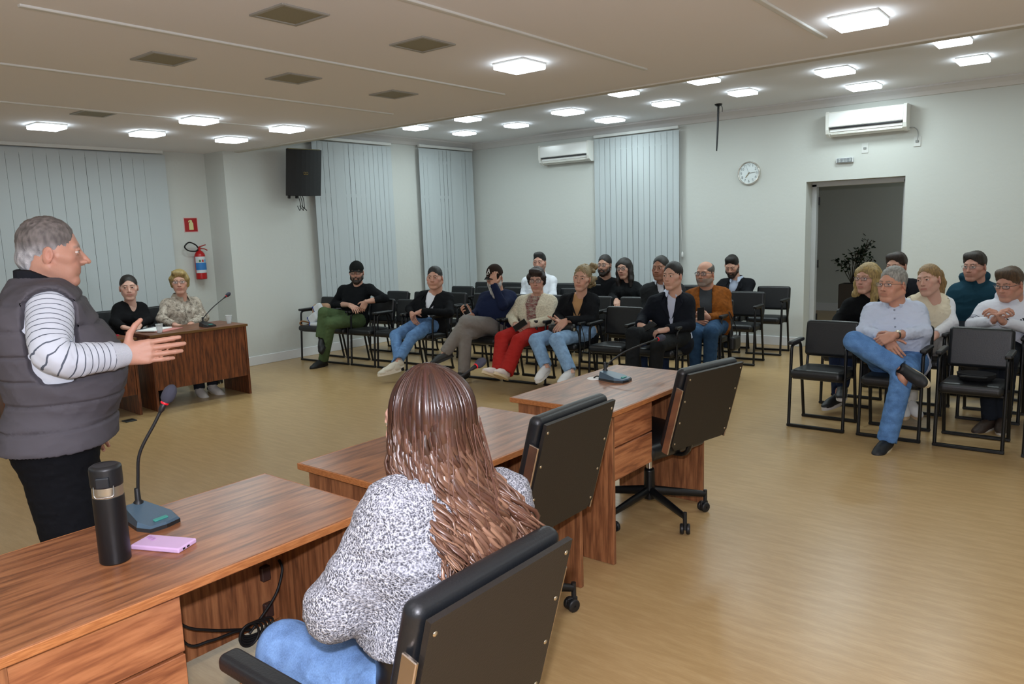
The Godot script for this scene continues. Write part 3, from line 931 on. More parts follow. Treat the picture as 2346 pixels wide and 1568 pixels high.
func build_fixtures() -> void:
	M.ac = mat(hexc("e4e4de"), 0.4)
	M.ac_gloss = mat(hexc("ebecea"), 0.18)
	M.ac_under = M.ac
	M.slot = mat(hexc("15161c"), 0.4)
	M.mic_grey = mat(hexc("4d6475"), 0.35)
	M.mic_button = mat(hexc("3f8f84"), 0.4)
	M.ring_red = mat(hexc("c01428"), 0.4)
	M.ring_red.emission_enabled = true
	M.ring_red.emission = Color(0.8, 0.02, 0.05)
	M.ring_red.emission_energy_multiplier = 0.25
	M.foam = nrm(tri_mat(mat(hexc("3a3b47"), 0.95), null, Vector3(60, 60, 60)), bump_tex(noise_img(41, 0.12, 2, 128), 4.0), 0.6)
	M.clear = mat(Color(0.92, 0.95, 0.96, 0.32), 0.06)
	M.clear.transparency = BaseMaterial3D.TRANSPARENCY_ALPHA
	M.clear_rim = mat(Color(0.95, 0.97, 0.97, 0.6), 0.1)
	M.clear_rim.transparency = BaseMaterial3D.TRANSPARENCY_ALPHA
	var b := MB.new()
	var o: Node3D
	air_conditioner(-7.09, -6.17, "cream air conditioner beside the pale blind on the far wall")
	air_conditioner(-2.83, -1.95, "glossy white air conditioner high above the doorway")
	# clock
	o = thing("wall_clock", "round white wall clock with chrome rim on the far wall", "clock", Vector3(-3.83, 2.245, ZF))
	var fz := Basis(Vector3.RIGHT, PI / 2)
	b.lathe([Vector2(0.001, 0.0), Vector2(0.13, 0.0), Vector2(0.13, 0.018), Vector2(0.001, 0.018)], 40, Vector3.ZERO, fz)
	part(o, "dial", b, M.dial_white if M.has("dial_white") else mat(hexc("dfe7e8"), 0.5))
	b = MB.new()
	b.lathe([Vector2(0.15, 0.0), Vector2(0.152, 0.02), Vector2(0.146, 0.034), Vector2(0.138, 0.036), Vector2(0.13, 0.026), Vector2(0.13, 0.0)], 40, Vector3.ZERO, fz)
	part(o, "rim", b, mat(hexc("d0cdc6"), 0.2, 0.7))
	var ink := mat(hexc("7b8286"), 0.6)
	for h in range(1, 13):
		var a := TAU * h / 12.0
		text_part(o, "numeral", str(h), 0.042, ink, Transform3D(Basis.IDENTITY, Vector3(sin(a) * 0.103, cos(a) * 0.103, 0.0195)))
	var hand := func(a: float, ln: float, w: float, m: Material, called: String):
		var q := MB.new()
		q.box(Vector3(sin(a) * (ln * 0.5 - 0.015), cos(a) * (ln * 0.5 - 0.015), 0.024), Vector3(w, ln, 0.002), 0.0005, Basis(Vector3.FORWARD, a))
		part(o, called, q, m)
	hand.call(TAU * (7.23 / 12.0), 0.085, 0.009, mat(hexc("8a7a58"), 0.4, 0.4), "hour_hand")
	hand.call(TAU * (14.0 / 60.0), 0.105, 0.006, mat(hexc("9a9a94"), 0.4, 0.4), "minute_hand")
	hand.call(TAU * (56.5 / 60.0), 0.09, 0.002, ink, "second_hand")
	# emergency light, sockets
	o = thing("emergency_light", "small unlit emergency light above the doorway", "emergency light", Vector3(-2.645, 2.312, ZF))
	b = MB.new()
	b.rbox(Vector3(0, 0, 0.02), Vector3(0.2, 0.062, 0.04), 0.01, Basis.IDENTITY, 0.0, 2, 1)
	part(o, "case", b, mat(hexc("cfd2d4"), 0.4))
	b = MB.new()
	b.box(Vector3(0, 0, 0.041), Vector3(0.168, 0.05, 0.004), 0.001)
	part(o, "lens", b, mat(hexc("6e7479"), 0.2))
	var led := mat(hexc("d9dedf"), 0.3)
	for i in 10:
		for j in 3:
			b = MB.new()
			b.box(Vector3(-0.072 + i * 0.016, -0.014 + j * 0.014, 0.044), Vector3(0.009, 0.009, 0.004), 0.002)
			part(o, "light_diode", b, led)
	var plate := mat(hexc("d3d5d2"), 0.45)
	for q in [[-2.427, 2.437, "white wall socket plate below the air conditioner, between it and the emergency light"], [-1.872, 2.462, "white wall socket plate with the air conditioner plugged in"]]:
		o = thing("wall_socket", q[2], "socket", Vector3(q[0], q[1], ZF))
		b = MB.new()
		b.rbox(Vector3(0, 0, 0.004), Vector3(0.075, 0.115, 0.01), 0.004, Basis.IDENTITY, 0.0, 2, 1)
		part(o, "plate", b, plate)
		b = MB.new()
		b.rbox(Vector3(0.0, 0.0, 0.014), Vector3(0.034, 0.024, 0.012), 0.005, Basis.IDENTITY, 0.0, 2, 1)
		part(o, "socket_face", b, mat(hexc("8e9290"), 0.5))
	o = thing("power_cable", "thin grey cable from the air conditioner to its socket", "cable", Vector3(-1.87, 2.5, ZF))
	b = MB.new()
	b.tube(spline([Vector3(-0.1, 0.12, 0.03), Vector3(-0.04, 0.12, 0.03), Vector3(0.0, 0.08, 0.03), Vector3(0.01, 0.02, 0.03), Vector3(0.0, -0.03, 0.025)], 5), 0.004, 6)
	part(o, "cable", b, mat(hexc("8a8c8a"), 0.5))
	# rod from the ceiling
	o = thing("ceiling_rod", "thin black rod hanging from the high ceiling in front of the far wall", "rod", Vector3(-3.95, HIGH, -9.12))
	b = MB.new()
	b.lathe([Vector2(0.001, 0), Vector2(0.045, 0), Vector2(0.045, -0.012), Vector2(0.02, -0.03), Vector2(0.001, -0.03)], 16)
	part(o, "ceiling_plate", b, M.black_metal)
	b = MB.new()
	b.tube(PackedVector3Array([Vector3(0, -0.02, 0), Vector3(-0.008, -0.3, 0), Vector3(-0.02, -0.56, 0)]), [0.014, 0.013, 0.009], 8)
	part(o, "rod", b, M.black_metal)
	b = MB.new()
	b.tube(spline([Vector3(0.03, -0.01, 0), Vector3(0.05, -0.05, 0), Vector3(0.05, -0.1, 0)], 5), 0.004, 6)
	part(o, "cable", b, M.black_metal)
	# loudspeaker on the pier
	var sb := Basis.from_euler(Vector3(0.17, PI / 2 - 0.15, 0))
	o = thing("wall_loudspeaker", "black loudspeaker box tilted down on a wall bracket", "loudspeaker", Vector3(-8.32, 2.44, -6.19))
	o.basis = sb
	b = MB.new()
	var pl := PackedVector2Array([Vector2(-0.25, 0.0), Vector2(-0.14, -0.17), Vector2(0.14, -0.17), Vector2(0.25, 0.0)])
	b.prism(pl, Vector3(0, 0, -0.02), Basis(Vector3.RIGHT, Vector3(0, 0, 1), Vector3.UP), 0.59)
	part(o, "cabinet", b, mat(hexc("141416"), 0.6))
	b = MB.new()
	b.box(Vector3(0, 0.297, -0.03), Vector3(0.44, 0.008, 0.05), 0.002)
	part(o, "top_edge", b, mat(hexc("8c855c"), 0.5))
	b = MB.new()
	var gr := PackedVector2Array()
	for i in 9:
		var t := i / 8.0 * 2.0 - 1.0
		gr.append(Vector2(t * 0.25, 0.055 * (1.0 - t * t) - 0.02))
	gr.append(Vector2(0.25, -0.022)); gr.append(Vector2(-0.25, -0.022))
	b.prism(gr, Vector3(0, 0, 0), Basis(Vector3.RIGHT, Vector3(0, 0, 1), Vector3.UP), 0.585)
	part(o, "grille", b, nrm(tri_mat(mat(hexc("111214"), 0.5), null, Vector3(30, 30, 30)), bump_tex(noise_img(42, 0.2, 1, 64), 4.0), 0.5))
	var gold := mat(hexc("8d7a4a"), 0.4, 0.5)
	b = MB.new()
	for i in 2:
		b.lathe([Vector2(0.011, 0), Vector2(0.016, 0), Vector2(0.016, 0.003), Vector2(0.011, 0.003)], 10, Vector3(-0.018 + i * 0.034, 0.0, 0.034), fz)
		b.box(Vector3(-0.018 + i * 0.034, -0.018, 0.036), Vector3(0.03, 0.006, 0.003))
	part(o, "emblem", b, gold)
	b = MB.new()
	b.box(Vector3(-0.02, -0.1, -0.2), Vector3(0.06, 0.16, 0.06), 0.004)
	b.box(Vector3(-0.02, -0.1, -0.27), Vector3(0.12, 0.2, 0.09), 0.004)
	part(o, "wall_bracket", b, M.black_metal)
	b = MB.new()
	for i in 3:
		var x := -0.05 + i * 0.03
		b.tube(spline([Vector3(x, -0.28, -0.1), Vector3(x + 0.02, -0.35, -0.08), Vector3(x + 0.06, -0.43 - 0.02 * i, -0.12), Vector3(x + 0.05 + 0.02 * i, -0.5, -0.12), Vector3(x + 0.02, -0.44, -0.13)], 6), 0.005, 6)
	part(o, "cable_bundle", b, M.black)
	b = MB.new()
	b.box(Vector3(-0.19, -0.31, -0.05), Vector3(0.03, 0.05, 0.03), 0.004)
	b.box(Vector3(-0.08, -0.31, -0.06), Vector3(0.03, 0.05, 0.03), 0.004)
	part(o, "plug", b, M.plastic)
	# extinguisher and its sign
	var rx := Basis(Vector3.UP, PI / 2)
	o = thing("fire_extinguisher_sign", "red square sign with a pale extinguisher symbol", "sign", Vector3(XN + 0.002, 1.815, -4.97))
	o.basis = rx
	b = MB.new()
	b.box(Vector3(0, 0, 0.001), Vector3(0.185, 0.185, 0.002), 0.0)
	part(o, "sign_border", b, mat(hexc("d9b9b6"), 0.5))
	b = MB.new()
	b.box(Vector3(0, 0, 0.0025), Vector3(0.165, 0.165, 0.002), 0.0)
	part(o, "sign_face", b, mat(hexc("a51217"), 0.4))
	b = MB.new()
	b.prism(PackedVector2Array([Vector2(-0.026, -0.06), Vector2(0.03, -0.06), Vector2(0.03, 0.018), Vector2(0.018, 0.036), Vector2(0.014, 0.058), Vector2(-0.006, 0.062), Vector2(-0.028, 0.052), Vector2(-0.036, 0.03), Vector2(-0.028, 0.034), Vector2(-0.012, 0.044), Vector2(-0.01, 0.036), Vector2(-0.026, 0.018)]), Vector3(0, 0, 0.0045), Basis.IDENTITY, 0.002)
	part(o, "extinguisher_symbol", b, mat(hexc("d8d59a"), 0.5))
	o = thing("fire_extinguisher", "red fire extinguisher with white and blue label hung on the wall", "fire extinguisher", Vector3(XN + 0.09, 1.14, -5.0))
	o.basis = rx
	b = MB.new()
	b.lathe([Vector2(0.001, 0.0), Vector2(0.06, 0.0), Vector2(0.065, 0.01), Vector2(0.065, 0.28), Vector2(0.058, 0.315), Vector2(0.035, 0.345), Vector2(0.018, 0.355), Vector2(0.016, 0.385), Vector2(0.001, 0.386)], 24)
	part(o, "cylinder", b, M.red)
	b = MB.new()
	b.lathe([Vector2(0.0655, 0.08), Vector2(0.066, 0.081), Vector2(0.066, 0.28), Vector2(0.0655, 0.281)], 20, Vector3.ZERO, Basis.IDENTITY, 0.35, PI - 0.1)
	part(o, "paper_label", b, mat(hexc("cfd6da"), 0.5))
	b = MB.new()
	b.lathe([Vector2(0.0665, 0.115), Vector2(0.067, 0.116), Vector2(0.067, 0.205), Vector2(0.0665, 0.206)], 20, Vector3.ZERO, Basis.IDENTITY, 0.35, PI - 0.1)
	part(o, "blue_field", b, mat(hexc("2f78bd"), 0.5))
	var cl := [hexc("4c7a4a"), hexc("b93a3a"), hexc("4d9fd6")]
	for i in 3:
		b = MB.new()
		b.lathe([Vector2(0.0668, 0.215), Vector2(0.0671, 0.216), Vector2(0.0671, 0.243), Vector2(0.0668, 0.244)], 5, Vector3.ZERO, Basis.IDENTITY, 1.95 - i * 0.5, 2.3 - i * 0.5)
		part(o, "class_mark", b, mat(cl[i], 0.5))
	b = MB.new()
	b.box(Vector3(0.0, 0.39, 0.0), Vector3(0.03, 0.03, 0.03), 0.005)
	b.tube(PackedVector3Array([Vector3(0, 0.40, 0), Vector3(0.08, 0.425, 0.02)]), 0.007, 6)
	b.tube(PackedVector3Array([Vector3(0, 0.385, 0), Vector3(0.06, 0.375, 0.02), Vector3(0.095, 0.355, 0.02)]), 0.007, 6)
	part(o, "valve_lever", b, mat(hexc("9c2a26"), 0.4))
	b = MB.new()
	b.tube(spline([Vector3(-0.012, 0.39, 0), Vector3(-0.05, 0.43, 0.01), Vector3(-0.13, 0.46, 0.01), Vector3(-0.185, 0.41, 0.0), Vector3(-0.14, 0.36, 0.0), Vector3(-0.05, 0.35, 0.0), Vector3(-0.02, 0.37, 0.01)], 6), 0.0085, 8)
	part(o, "hose", b, M.black)
	# small red tag on the wall next to the blind
	o = thing("wall_tag", "tiny red and white tag on the wall beside the blind", "tag", Vector3(XL, 1.43, -7.96))
	o.basis = rx
	b = MB.new()
	b.box(Vector3(0, 0, 0.006), Vector3(0.05, 0.1, 0.012), 0.003)
	part(o, "tag_plate", b, mat(hexc("cfc9c6"), 0.5))
	b = MB.new()
	b.box(Vector3(0, 0.012, 0.013), Vector3(0.04, 0.06, 0.003), 0.001)
	part(o, "tag_print", b, mat(hexc("9c2530"), 0.5))
	# floor socket
	o = thing("floor_socket", "small black floor socket in front of the dark walnut tables", "socket", Vector3(-7.02, 0, -3.08))
	b = MB.new()
	b.rbox(Vector3(0, 0.004, 0), Vector3(0.1, 0.012, 0.1), 0.005, Basis.IDENTITY, 0.0, 2, 1)
	part(o, "socket_lid", b, M.plastic)

func build_desk_things() -> void:
	var b := MB.new()
	var o := thing("insulated_flask", "matte black insulated flask with steel band on the desk", "flask", Vector3(-2.09, DESK, -0.84))
	b.lathe([Vector2(0.001, 0.0), Vector2(0.036, 0.0), Vector2(0.0395, 0.004), Vector2(0.0395, 0.185), Vector2(0.038, 0.188), Vector2(0.001, 0.188)], 40)
	part(o, "bottle_body", b, nrm(tri_mat(mat(hexc("0d0e11"), 0.42), null, Vector3(60, 60, 60)), bump_tex(noise_img(43, 0.1, 2, 128), 2.0), 0.12))
	b = MB.new()
	b.lathe([Vector2(0.0385, 0.186), Vector2(0.0385, 0.214), Vector2(0.037, 0.216)], 40)
	part(o, "steel_band", b, mat(hexc("c3b9a8"), 0.28, 0.9))
	b = MB.new()
	b.lathe([Vector2(0.037, 0.214), Vector2(0.040, 0.216), Vector2(0.0405, 0.225), Vector2(0.0405, 0.262), Vector2(0.039, 0.268), Vector2(0.032, 0.2725), Vector2(0.028, 0.2725), Vector2(0.026, 0.271), Vector2(0.001, 0.271)], 40)
	part(o, "cap", b, mat(hexc("17181b"), 0.4))
	var dirc := Vector3(0.0, 1.63, 0.0) - Vector3(-2.09, DESK, -0.84)
	var ya := atan2(dirc.x, dirc.z) - 0.25
	var yb := Basis(Vector3.UP, ya)
	b = MB.new()
	b.rbox(yb * Vector3(0, 0.232, 0.040), Vector3(0.034, 0.03, 0.012), 0.004, yb, 0.0, 2, 1)
	part(o, "latch", b, mat(hexc("1c2026"), 0.35))
	b = MB.new()
	var bail := bent([Vector3(-0.024, 0.222, 0.036), Vector3(-0.024, 0.197, 0.040), Vector3(-0.018, 0.192, 0.043), Vector3(0.018, 0.192, 0.043), Vector3(0.024, 0.197, 0.040), Vector3(0.024, 0.222, 0.036)], 0.006, 3)
	for i in bail.size(): bail[i] = yb * bail[i]
	b.tube(bail, 0.0016, 8)
	part(o, "wire_bail", b, M.steel)
	microphone(Vector3(-2.285, DESK, -1.03), 0.12, [Vector3(-2.36, 0.815, -1.035), Vector3(-2.355, 0.90, -1.04), Vector3(-2.345, 0.98, -1.05), Vector3(-2.32, 1.07, -1.095), Vector3(-2.305, 1.125, -1.122)], "grey desk microphone between the black flask and the pink phone")
	microphone(Vector3(-2.2, DESK, -2.05), 0.0, [Vector3(-2.275, 0.815, -2.05), Vector3(-2.26, 0.88, -2.08), Vector3(-2.24, 0.94, -2.2), Vector3(-2.22, 0.985, -2.36), Vector3(-2.205, 1.03, -2.48)], "desk microphone on the desk behind the long haired woman")
	microphone(Vector3(-2.16, DESK, -3.6), 0.0, [Vector3(-2.235, 0.815, -3.62), Vector3(-2.225, 0.86, -3.66), Vector3(-2.18, 0.91, -3.76), Vector3(-2.13, 0.94, -3.88), Vector3(-2.1, 0.955, -3.99)], "grey desk microphone on the drawer desk nearest the audience")
	microphone(Vector3(-7.26, TBL, -4.06), 0.1, [Vector3(-7.32, 0.79, -4.05), Vector3(-7.32, 0.83, -4.06), Vector3(-7.31, 0.93, -4.17), Vector3(-7.3, 1.03, -4.32)], "black microphone on the dark walnut table of the woman in patterned blouse", true)
	o = thing("mobile_phone", "lilac pink mobile phone lying on the desk beside the flask", "phone", Vector3(-2.07, DESK, -0.965), 0.42)
	b = MB.new()
	b.rbox(Vector3(0, 0.0075, 0), Vector3(0.16, 0.015, 0.078), 0.005, Basis.IDENTITY, 0.0, 3, 1)
	part(o, "case", b, mat(hexc("d2b0d7"), 0.5))
	b = MB.new()
	b.box(Vector3(0.081, 0.0075, 0.0), Vector3(0.002, 0.004, 0.009), 0.0)
	b.box(Vector3(0.081, 0.0075, 0.018), Vector3(0.002, 0.004, 0.008), 0.0)
	part(o, "port", b, M.black)
	for i in 3:
		b = MB.new()
		b.rbox(Vector3(-0.062 + 0.012 * i, 0.0158, -0.018 + i * 0.006), Vector3(0.01, 0.003, 0.014), 0.0012, Basis.IDENTITY, 0.0, 2, 1)
		part(o, "camera_lens", b, mat(hexc("b98fc0"), 0.3))
	o = thing("cable_grommet", "white round cable cover on the drawer desk", "grommet", Vector3(-2.29, DESK, -3.585))
	b = MB.new()
	b.lathe([Vector2(0.001, 0.004), Vector2(0.034, 0.004), Vector2(0.038, 0.002), Vector2(0.039, 0.0)], 24)
	part(o, "cover", b, M.paper)
	o = thing("microphone_cable", "short black cable from the round cover to the grey microphone", "cable", Vector3(-2.29, DESK, -3.585))
	b = MB.new()
	b.tube(spline([Vector3(0, 0.004, 0), Vector3(0.02, 0.016, -0.004), Vector3(0.05, 0.012, -0.01)], 5), 0.004, 6)
	part(o, "cable", b, M.black)
	# cables looped under the near desk
	o = thing("cable_bundle", "coiled black cables hanging under the flask desk", "cable", Vector3(-2.27, 0.3, -1.28))
	b = MB.new()
	b.tube(spline([Vector3(0, 0.27, 0.27), Vector3(0.01, 0.12, 0.2), Vector3(0.02, 0.06, 0.11), Vector3(0.02, 0.02, 0.02), Vector3(0.02, 0.0, -0.03)], 8), 0.005, 6)
	b.tube(spline([Vector3(0.01, 0.27, 0.27), Vector3(0.02, 0.06, 0.2), Vector3(0.03, 0.03, 0.12), Vector3(0.03, 0.02, 0.03), Vector3(0.03, 0.0, -0.03)], 8), 0.005, 6)
	b.tube(spline([Vector3(-0.02, 0.18, -0.19), Vector3(0.01, 0.15, -0.18), Vector3(0.02, 0.08, -0.14), Vector3(0.03, 0.02, -0.06), Vector3(0.03, -0.01, -0.02)], 8), 0.005, 6)
	part(o, "cable", b, M.black)
	for i in 5:
		b = MB.new()
		var pts := []
		for k in 13:
			var a := TAU * k / 12.0
			pts.append(Vector3(0.03 + 0.006 * i, sin(a) * (0.022 + 0.004 * i), -0.03 + (i - 2) * 0.012 + cos(a) * (0.06 - 0.006 * i)))
		b.tube(spline(pts, 3), 0.0045, 6, false)
		part(o, "cable_coil", b, M.black)
	# left tables
	cup(Vector3(-7.28, TBL, -4.32), "clear plastic cup at the outer corner of the dark table beside the black microphone")
	cup(Vector3(-7.25, TBL, -3.56), "clear plastic cup in front of the white notebook")
	o = thing("notebook", "white open notebook on the dark table", "notebook", Vector3(-7.5, TBL, -3.63), 0.5)
	b = MB.new()
	b.box(Vector3(0, 0.012, 0), Vector3(0.2, 0.012, 0.29), 0.002)
	part(o, "pages", b, M.paper)
	b = MB.new()
	b.tube(PackedVector3Array([Vector3(-0.1, 0.02, -0.14), Vector3(-0.1, 0.02, 0.14)]), 0.006, 8)
	part(o, "spiral_binding", b, mat(hexc("5c5f64"), 0.4, 0.6))
	o = thing("folder", "pink folder under the white notebook", "folder", Vector3(-7.43, TBL, -3.7), 0.45)
	b = MB.new()
	b.box(Vector3(0, 0.003, 0), Vector3(0.2, 0.006, 0.3), 0.001)
	part(o, "cover", b, mat(hexc("c9837c"), 0.6))
	o = thing("mobile_phone", "crimson pink mobile phone on the table of the woman in black", "phone", Vector3(-7.46, TBL, -3.17), 0.2)
	b = MB.new()
	b.rbox(Vector3(0, 0.006, 0), Vector3(0.08, 0.012, 0.16), 0.004, Basis.IDENTITY, 0.0, 2, 1)
	part(o, "case", b, mat(hexc("c2183f"), 0.4))
	b = MB.new()
	b.box(Vector3(0, 0.0125, 0), Vector3(0.07, 0.001, 0.148), 0.0)
	part(o, "screen", b, mat(hexc("6a1028"), 0.15))
	# handbag and cloth on the first chair of the front row
	var z := row_z(-6.33, -8.2)
	o = thing("handbag", "tan handbag slumped on the first chair", "handbag", Vector3(-8.24, 0.462, z - 0.02), 0.3)
	b = MB.new()
	b.rbox(Vector3(0, 0.14, -0.04), Vector3(0.26, 0.26, 0.11), 0.05, Basis.from_euler(Vector3(-0.25, 0, 0.1)), 0.02)
	part(o, "bag_body", b, mat(hexc("b48c6c"), 0.6))
	b = MB.new()
	b.tube(spline([Vector3(-0.1, 0.03, 0.08), Vector3(-0.13, 0.0, 0.16), Vector3(-0.17, 0.03, 0.21), Vector3(-0.14, 0.065, 0.2), Vector3(-0.08, 0.04, 0.14), Vector3(-0.03, 0.03, 0.1)], 6), 0.009, 8)
	part(o, "strap", b, mat(hexc("8d6038"), 0.5))
	o = thing("folded_scarf", "white cloth with blue stripes draped over the tan handbag", "cloth", Vector3(-8.14, 0.462, z + 0.06), 0.15)
	for q in [[Vector3(0.0, 0.2, 0.0), Vector3(0.13, 0.17, 0.07), 0.5], [Vector3(-0.04, 0.1, 0.06), Vector3(0.16, 0.12, 0.08), 0.6], [Vector3(0.03, 0.025, 0.08), Vector3(0.2, 0.04, 0.12), 0.0]]:
		b = MB.new()
		b.rbox(q[0], q[1], 0.028, Basis(Vector3.BACK, q[2]), 0.01)
		part(o, "cloth_fold", b, mat(hexc("d7dbde"), 0.8))
		b = MB.new()
		b.rbox(q[0] + Basis(Vector3.BACK, q[2]) * Vector3(-q[1].x * 0.43, 0, 0), Vector3(0.022, q[1].y * 1.03, q[1].z * 1.04), 0.01, Basis(Vector3.BACK, q[2]), 0.0, 2, 1)
		part(o, "blue_stripe", b, mat(hexc("1f3a8f"), 0.8))
	# dark cap on a seat of the right block
	o = thing("flat_cap", "dark cap lying upside down on a seat of the smaller block", "cap", Vector3(-0.72, 0.462, -6.08))
	b = MB.new()
	b.lathe([Vector2(0.001, 0.0), Vector2(0.07, 0.004), Vector2(0.1, 0.03), Vector2(0.105, 0.06), Vector2(0.1, 0.062), Vector2(0.09, 0.03), Vector2(0.06, 0.015), Vector2(0.001, 0.012)], 20, Vector3.ZERO, Basis.from_scale(Vector3(1.15, 1, 0.9)))
	part(o, "crown", b, mat(hexc("121316"), 0.8))
	b = MB.new()
	b.lathe([Vector2(0.001, 0.016), Vector2(0.05, 0.022), Vector2(0.075, 0.03)], 16)
	part(o, "lining", b, mat(hexc("6d5347"), 0.7))
	b = MB.new()
	b.rbox(Vector3(0, 0.05, 0.11), Vector3(0.16, 0.012, 0.1), 0.005, Basis(Vector3.RIGHT, -0.15), 0.0, 2, 2)
	part(o, "peak", b, mat(hexc("121316"), 0.8))
	# small handbag at the aisle chair
	var z2 := row_z(-7.31, -3.35)
	o = thing("shoulder_bag", "small black shoulder bag hanging on the aisle chair of the second row", "handbag", Vector3(-3.06, 0.36, z2 - 0.02), 0.06)
	b = MB.new()
	b.rbox(Vector3(0, 0.02, 0), Vector3(0.07, 0.15, 0.2), 0.03, Basis.IDENTITY, 0.015)
	part(o, "bag_body", b, mat(hexc("101012"), 0.5))
	b = MB.new()
	b.tube(spline([Vector3(0, 0.09, -0.08), Vector3(-0.01, 0.2, -0.05), Vector3(-0.06, 0.345, 0.0), Vector3(-0.01, 0.2, 0.05), Vector3(0, 0.09, 0.08)], 6), 0.005, 6)
	part(o, "strap", b, M.black)
	b = MB.new()
	b.lathe([Vector2(0.012, 0), Vector2(0.016, 0.002), Vector2(0.012, 0.004)], 10, Vector3(0.03, 0.09, -0.02), Basis(Vector3.BACK, PI / 2))
	part(o, "buckle", b, M.steel)
	build_plant()

func build_plant() -> void:
	var o := thing("potted_ficus", "dark leafy ficus in a tall planter in the hall behind the doorway", "plant", Vector3(-3.02, 0, -12.4))
	var b := MB.new()
	b.box(Vector3(-0.17, 0.31, 0), Vector3(0.3, 0.62, 0.3), 0.012)
	part(o, "planter", b, mat(hexc("4a4038"), 0.6))
	b = MB.new()
	b.lathe([Vector2(0.001, 0.01), Vector2(0.12, 0.0)], 12, Vector3(-0.17, 0.622, 0))
	part(o, "soil", b, mat(hexc("241c16"), 0.9))
	var rng := RandomNumberGenerator.new()
	rng.seed = 77
	var br := MB.new()
	var ends := []
	for e in [Vector3(-0.38, 0.96, 0.02), Vector3(-0.28, 0.98, 0.05), Vector3(-0.22, 1.03, 0.1), Vector3(-0.18, 1.1, 0), Vector3(-0.12, 1.08, -0.1), Vector3(-0.06, 1.16, 0.06), Vector3(0.0, 1.24, 0), Vector3(0.06, 1.3, 0.04), Vector3(0.04, 1.2, -0.08), Vector3(0.09, 1.28, -0.04), Vector3(0.12, 1.0, 0.02), Vector3(-0.02, 1.04, 0.08), Vector3(0.05, 0.98, -0.05)]:
		var s := Vector3(-0.17, 0.62, 0)
		var mid: Vector3 = s.lerp(e, 0.5) + Vector3(rng.randf_range(-0.03, 0.03), 0.04, rng.randf_range(-0.03, 0.03))
		br.tube(spline([s, mid, e], 5), 0.005, 5)
		for k in 15:
			ends.append([s.lerp(e, rng.randf_range(0.55, 1.05)) + Vector3(rng.randf_range(-0.05, 0.05), rng.randf_range(-0.02, 0.05), rng.randf_range(-0.05, 0.05))])
	part(o, "branches", br, mat(hexc("3b2f22"), 0.8))
	var leaf := MB.new()
	var prof := [[0.0, 0.0], [0.012, 0.01], [0.018, 0.025], [0.014, 0.042], [0.0, 0.06]]
	for i in prof.size() - 1:
		for s in [-1.0, 1.0]:
			leaf.face([Vector3(0, 0.002, prof[i][1]), Vector3(s * prof[i][0], -0.004, prof[i][1]), Vector3(s * prof[i + 1][0], -0.004, prof[i + 1][1]), Vector3(0, 0.002, prof[i + 1][1])], Vector3.UP)
	var lm := leaf.mesh()
	var lms := [mat(hexc("1f3322"), 0.45), mat(hexc("2a4329"), 0.45), mat(hexc("17261b"), 0.5)]
	for e in ends:
		var q := Basis.from_euler(Vector3(rng.randf_range(-0.9, 0.7), rng.randf_range(0, TAU), rng.randf_range(-0.6, 0.6)))
		share(o, "leaf", lm, lms[rng.randi() % 3], Transform3D(q, e[0]))

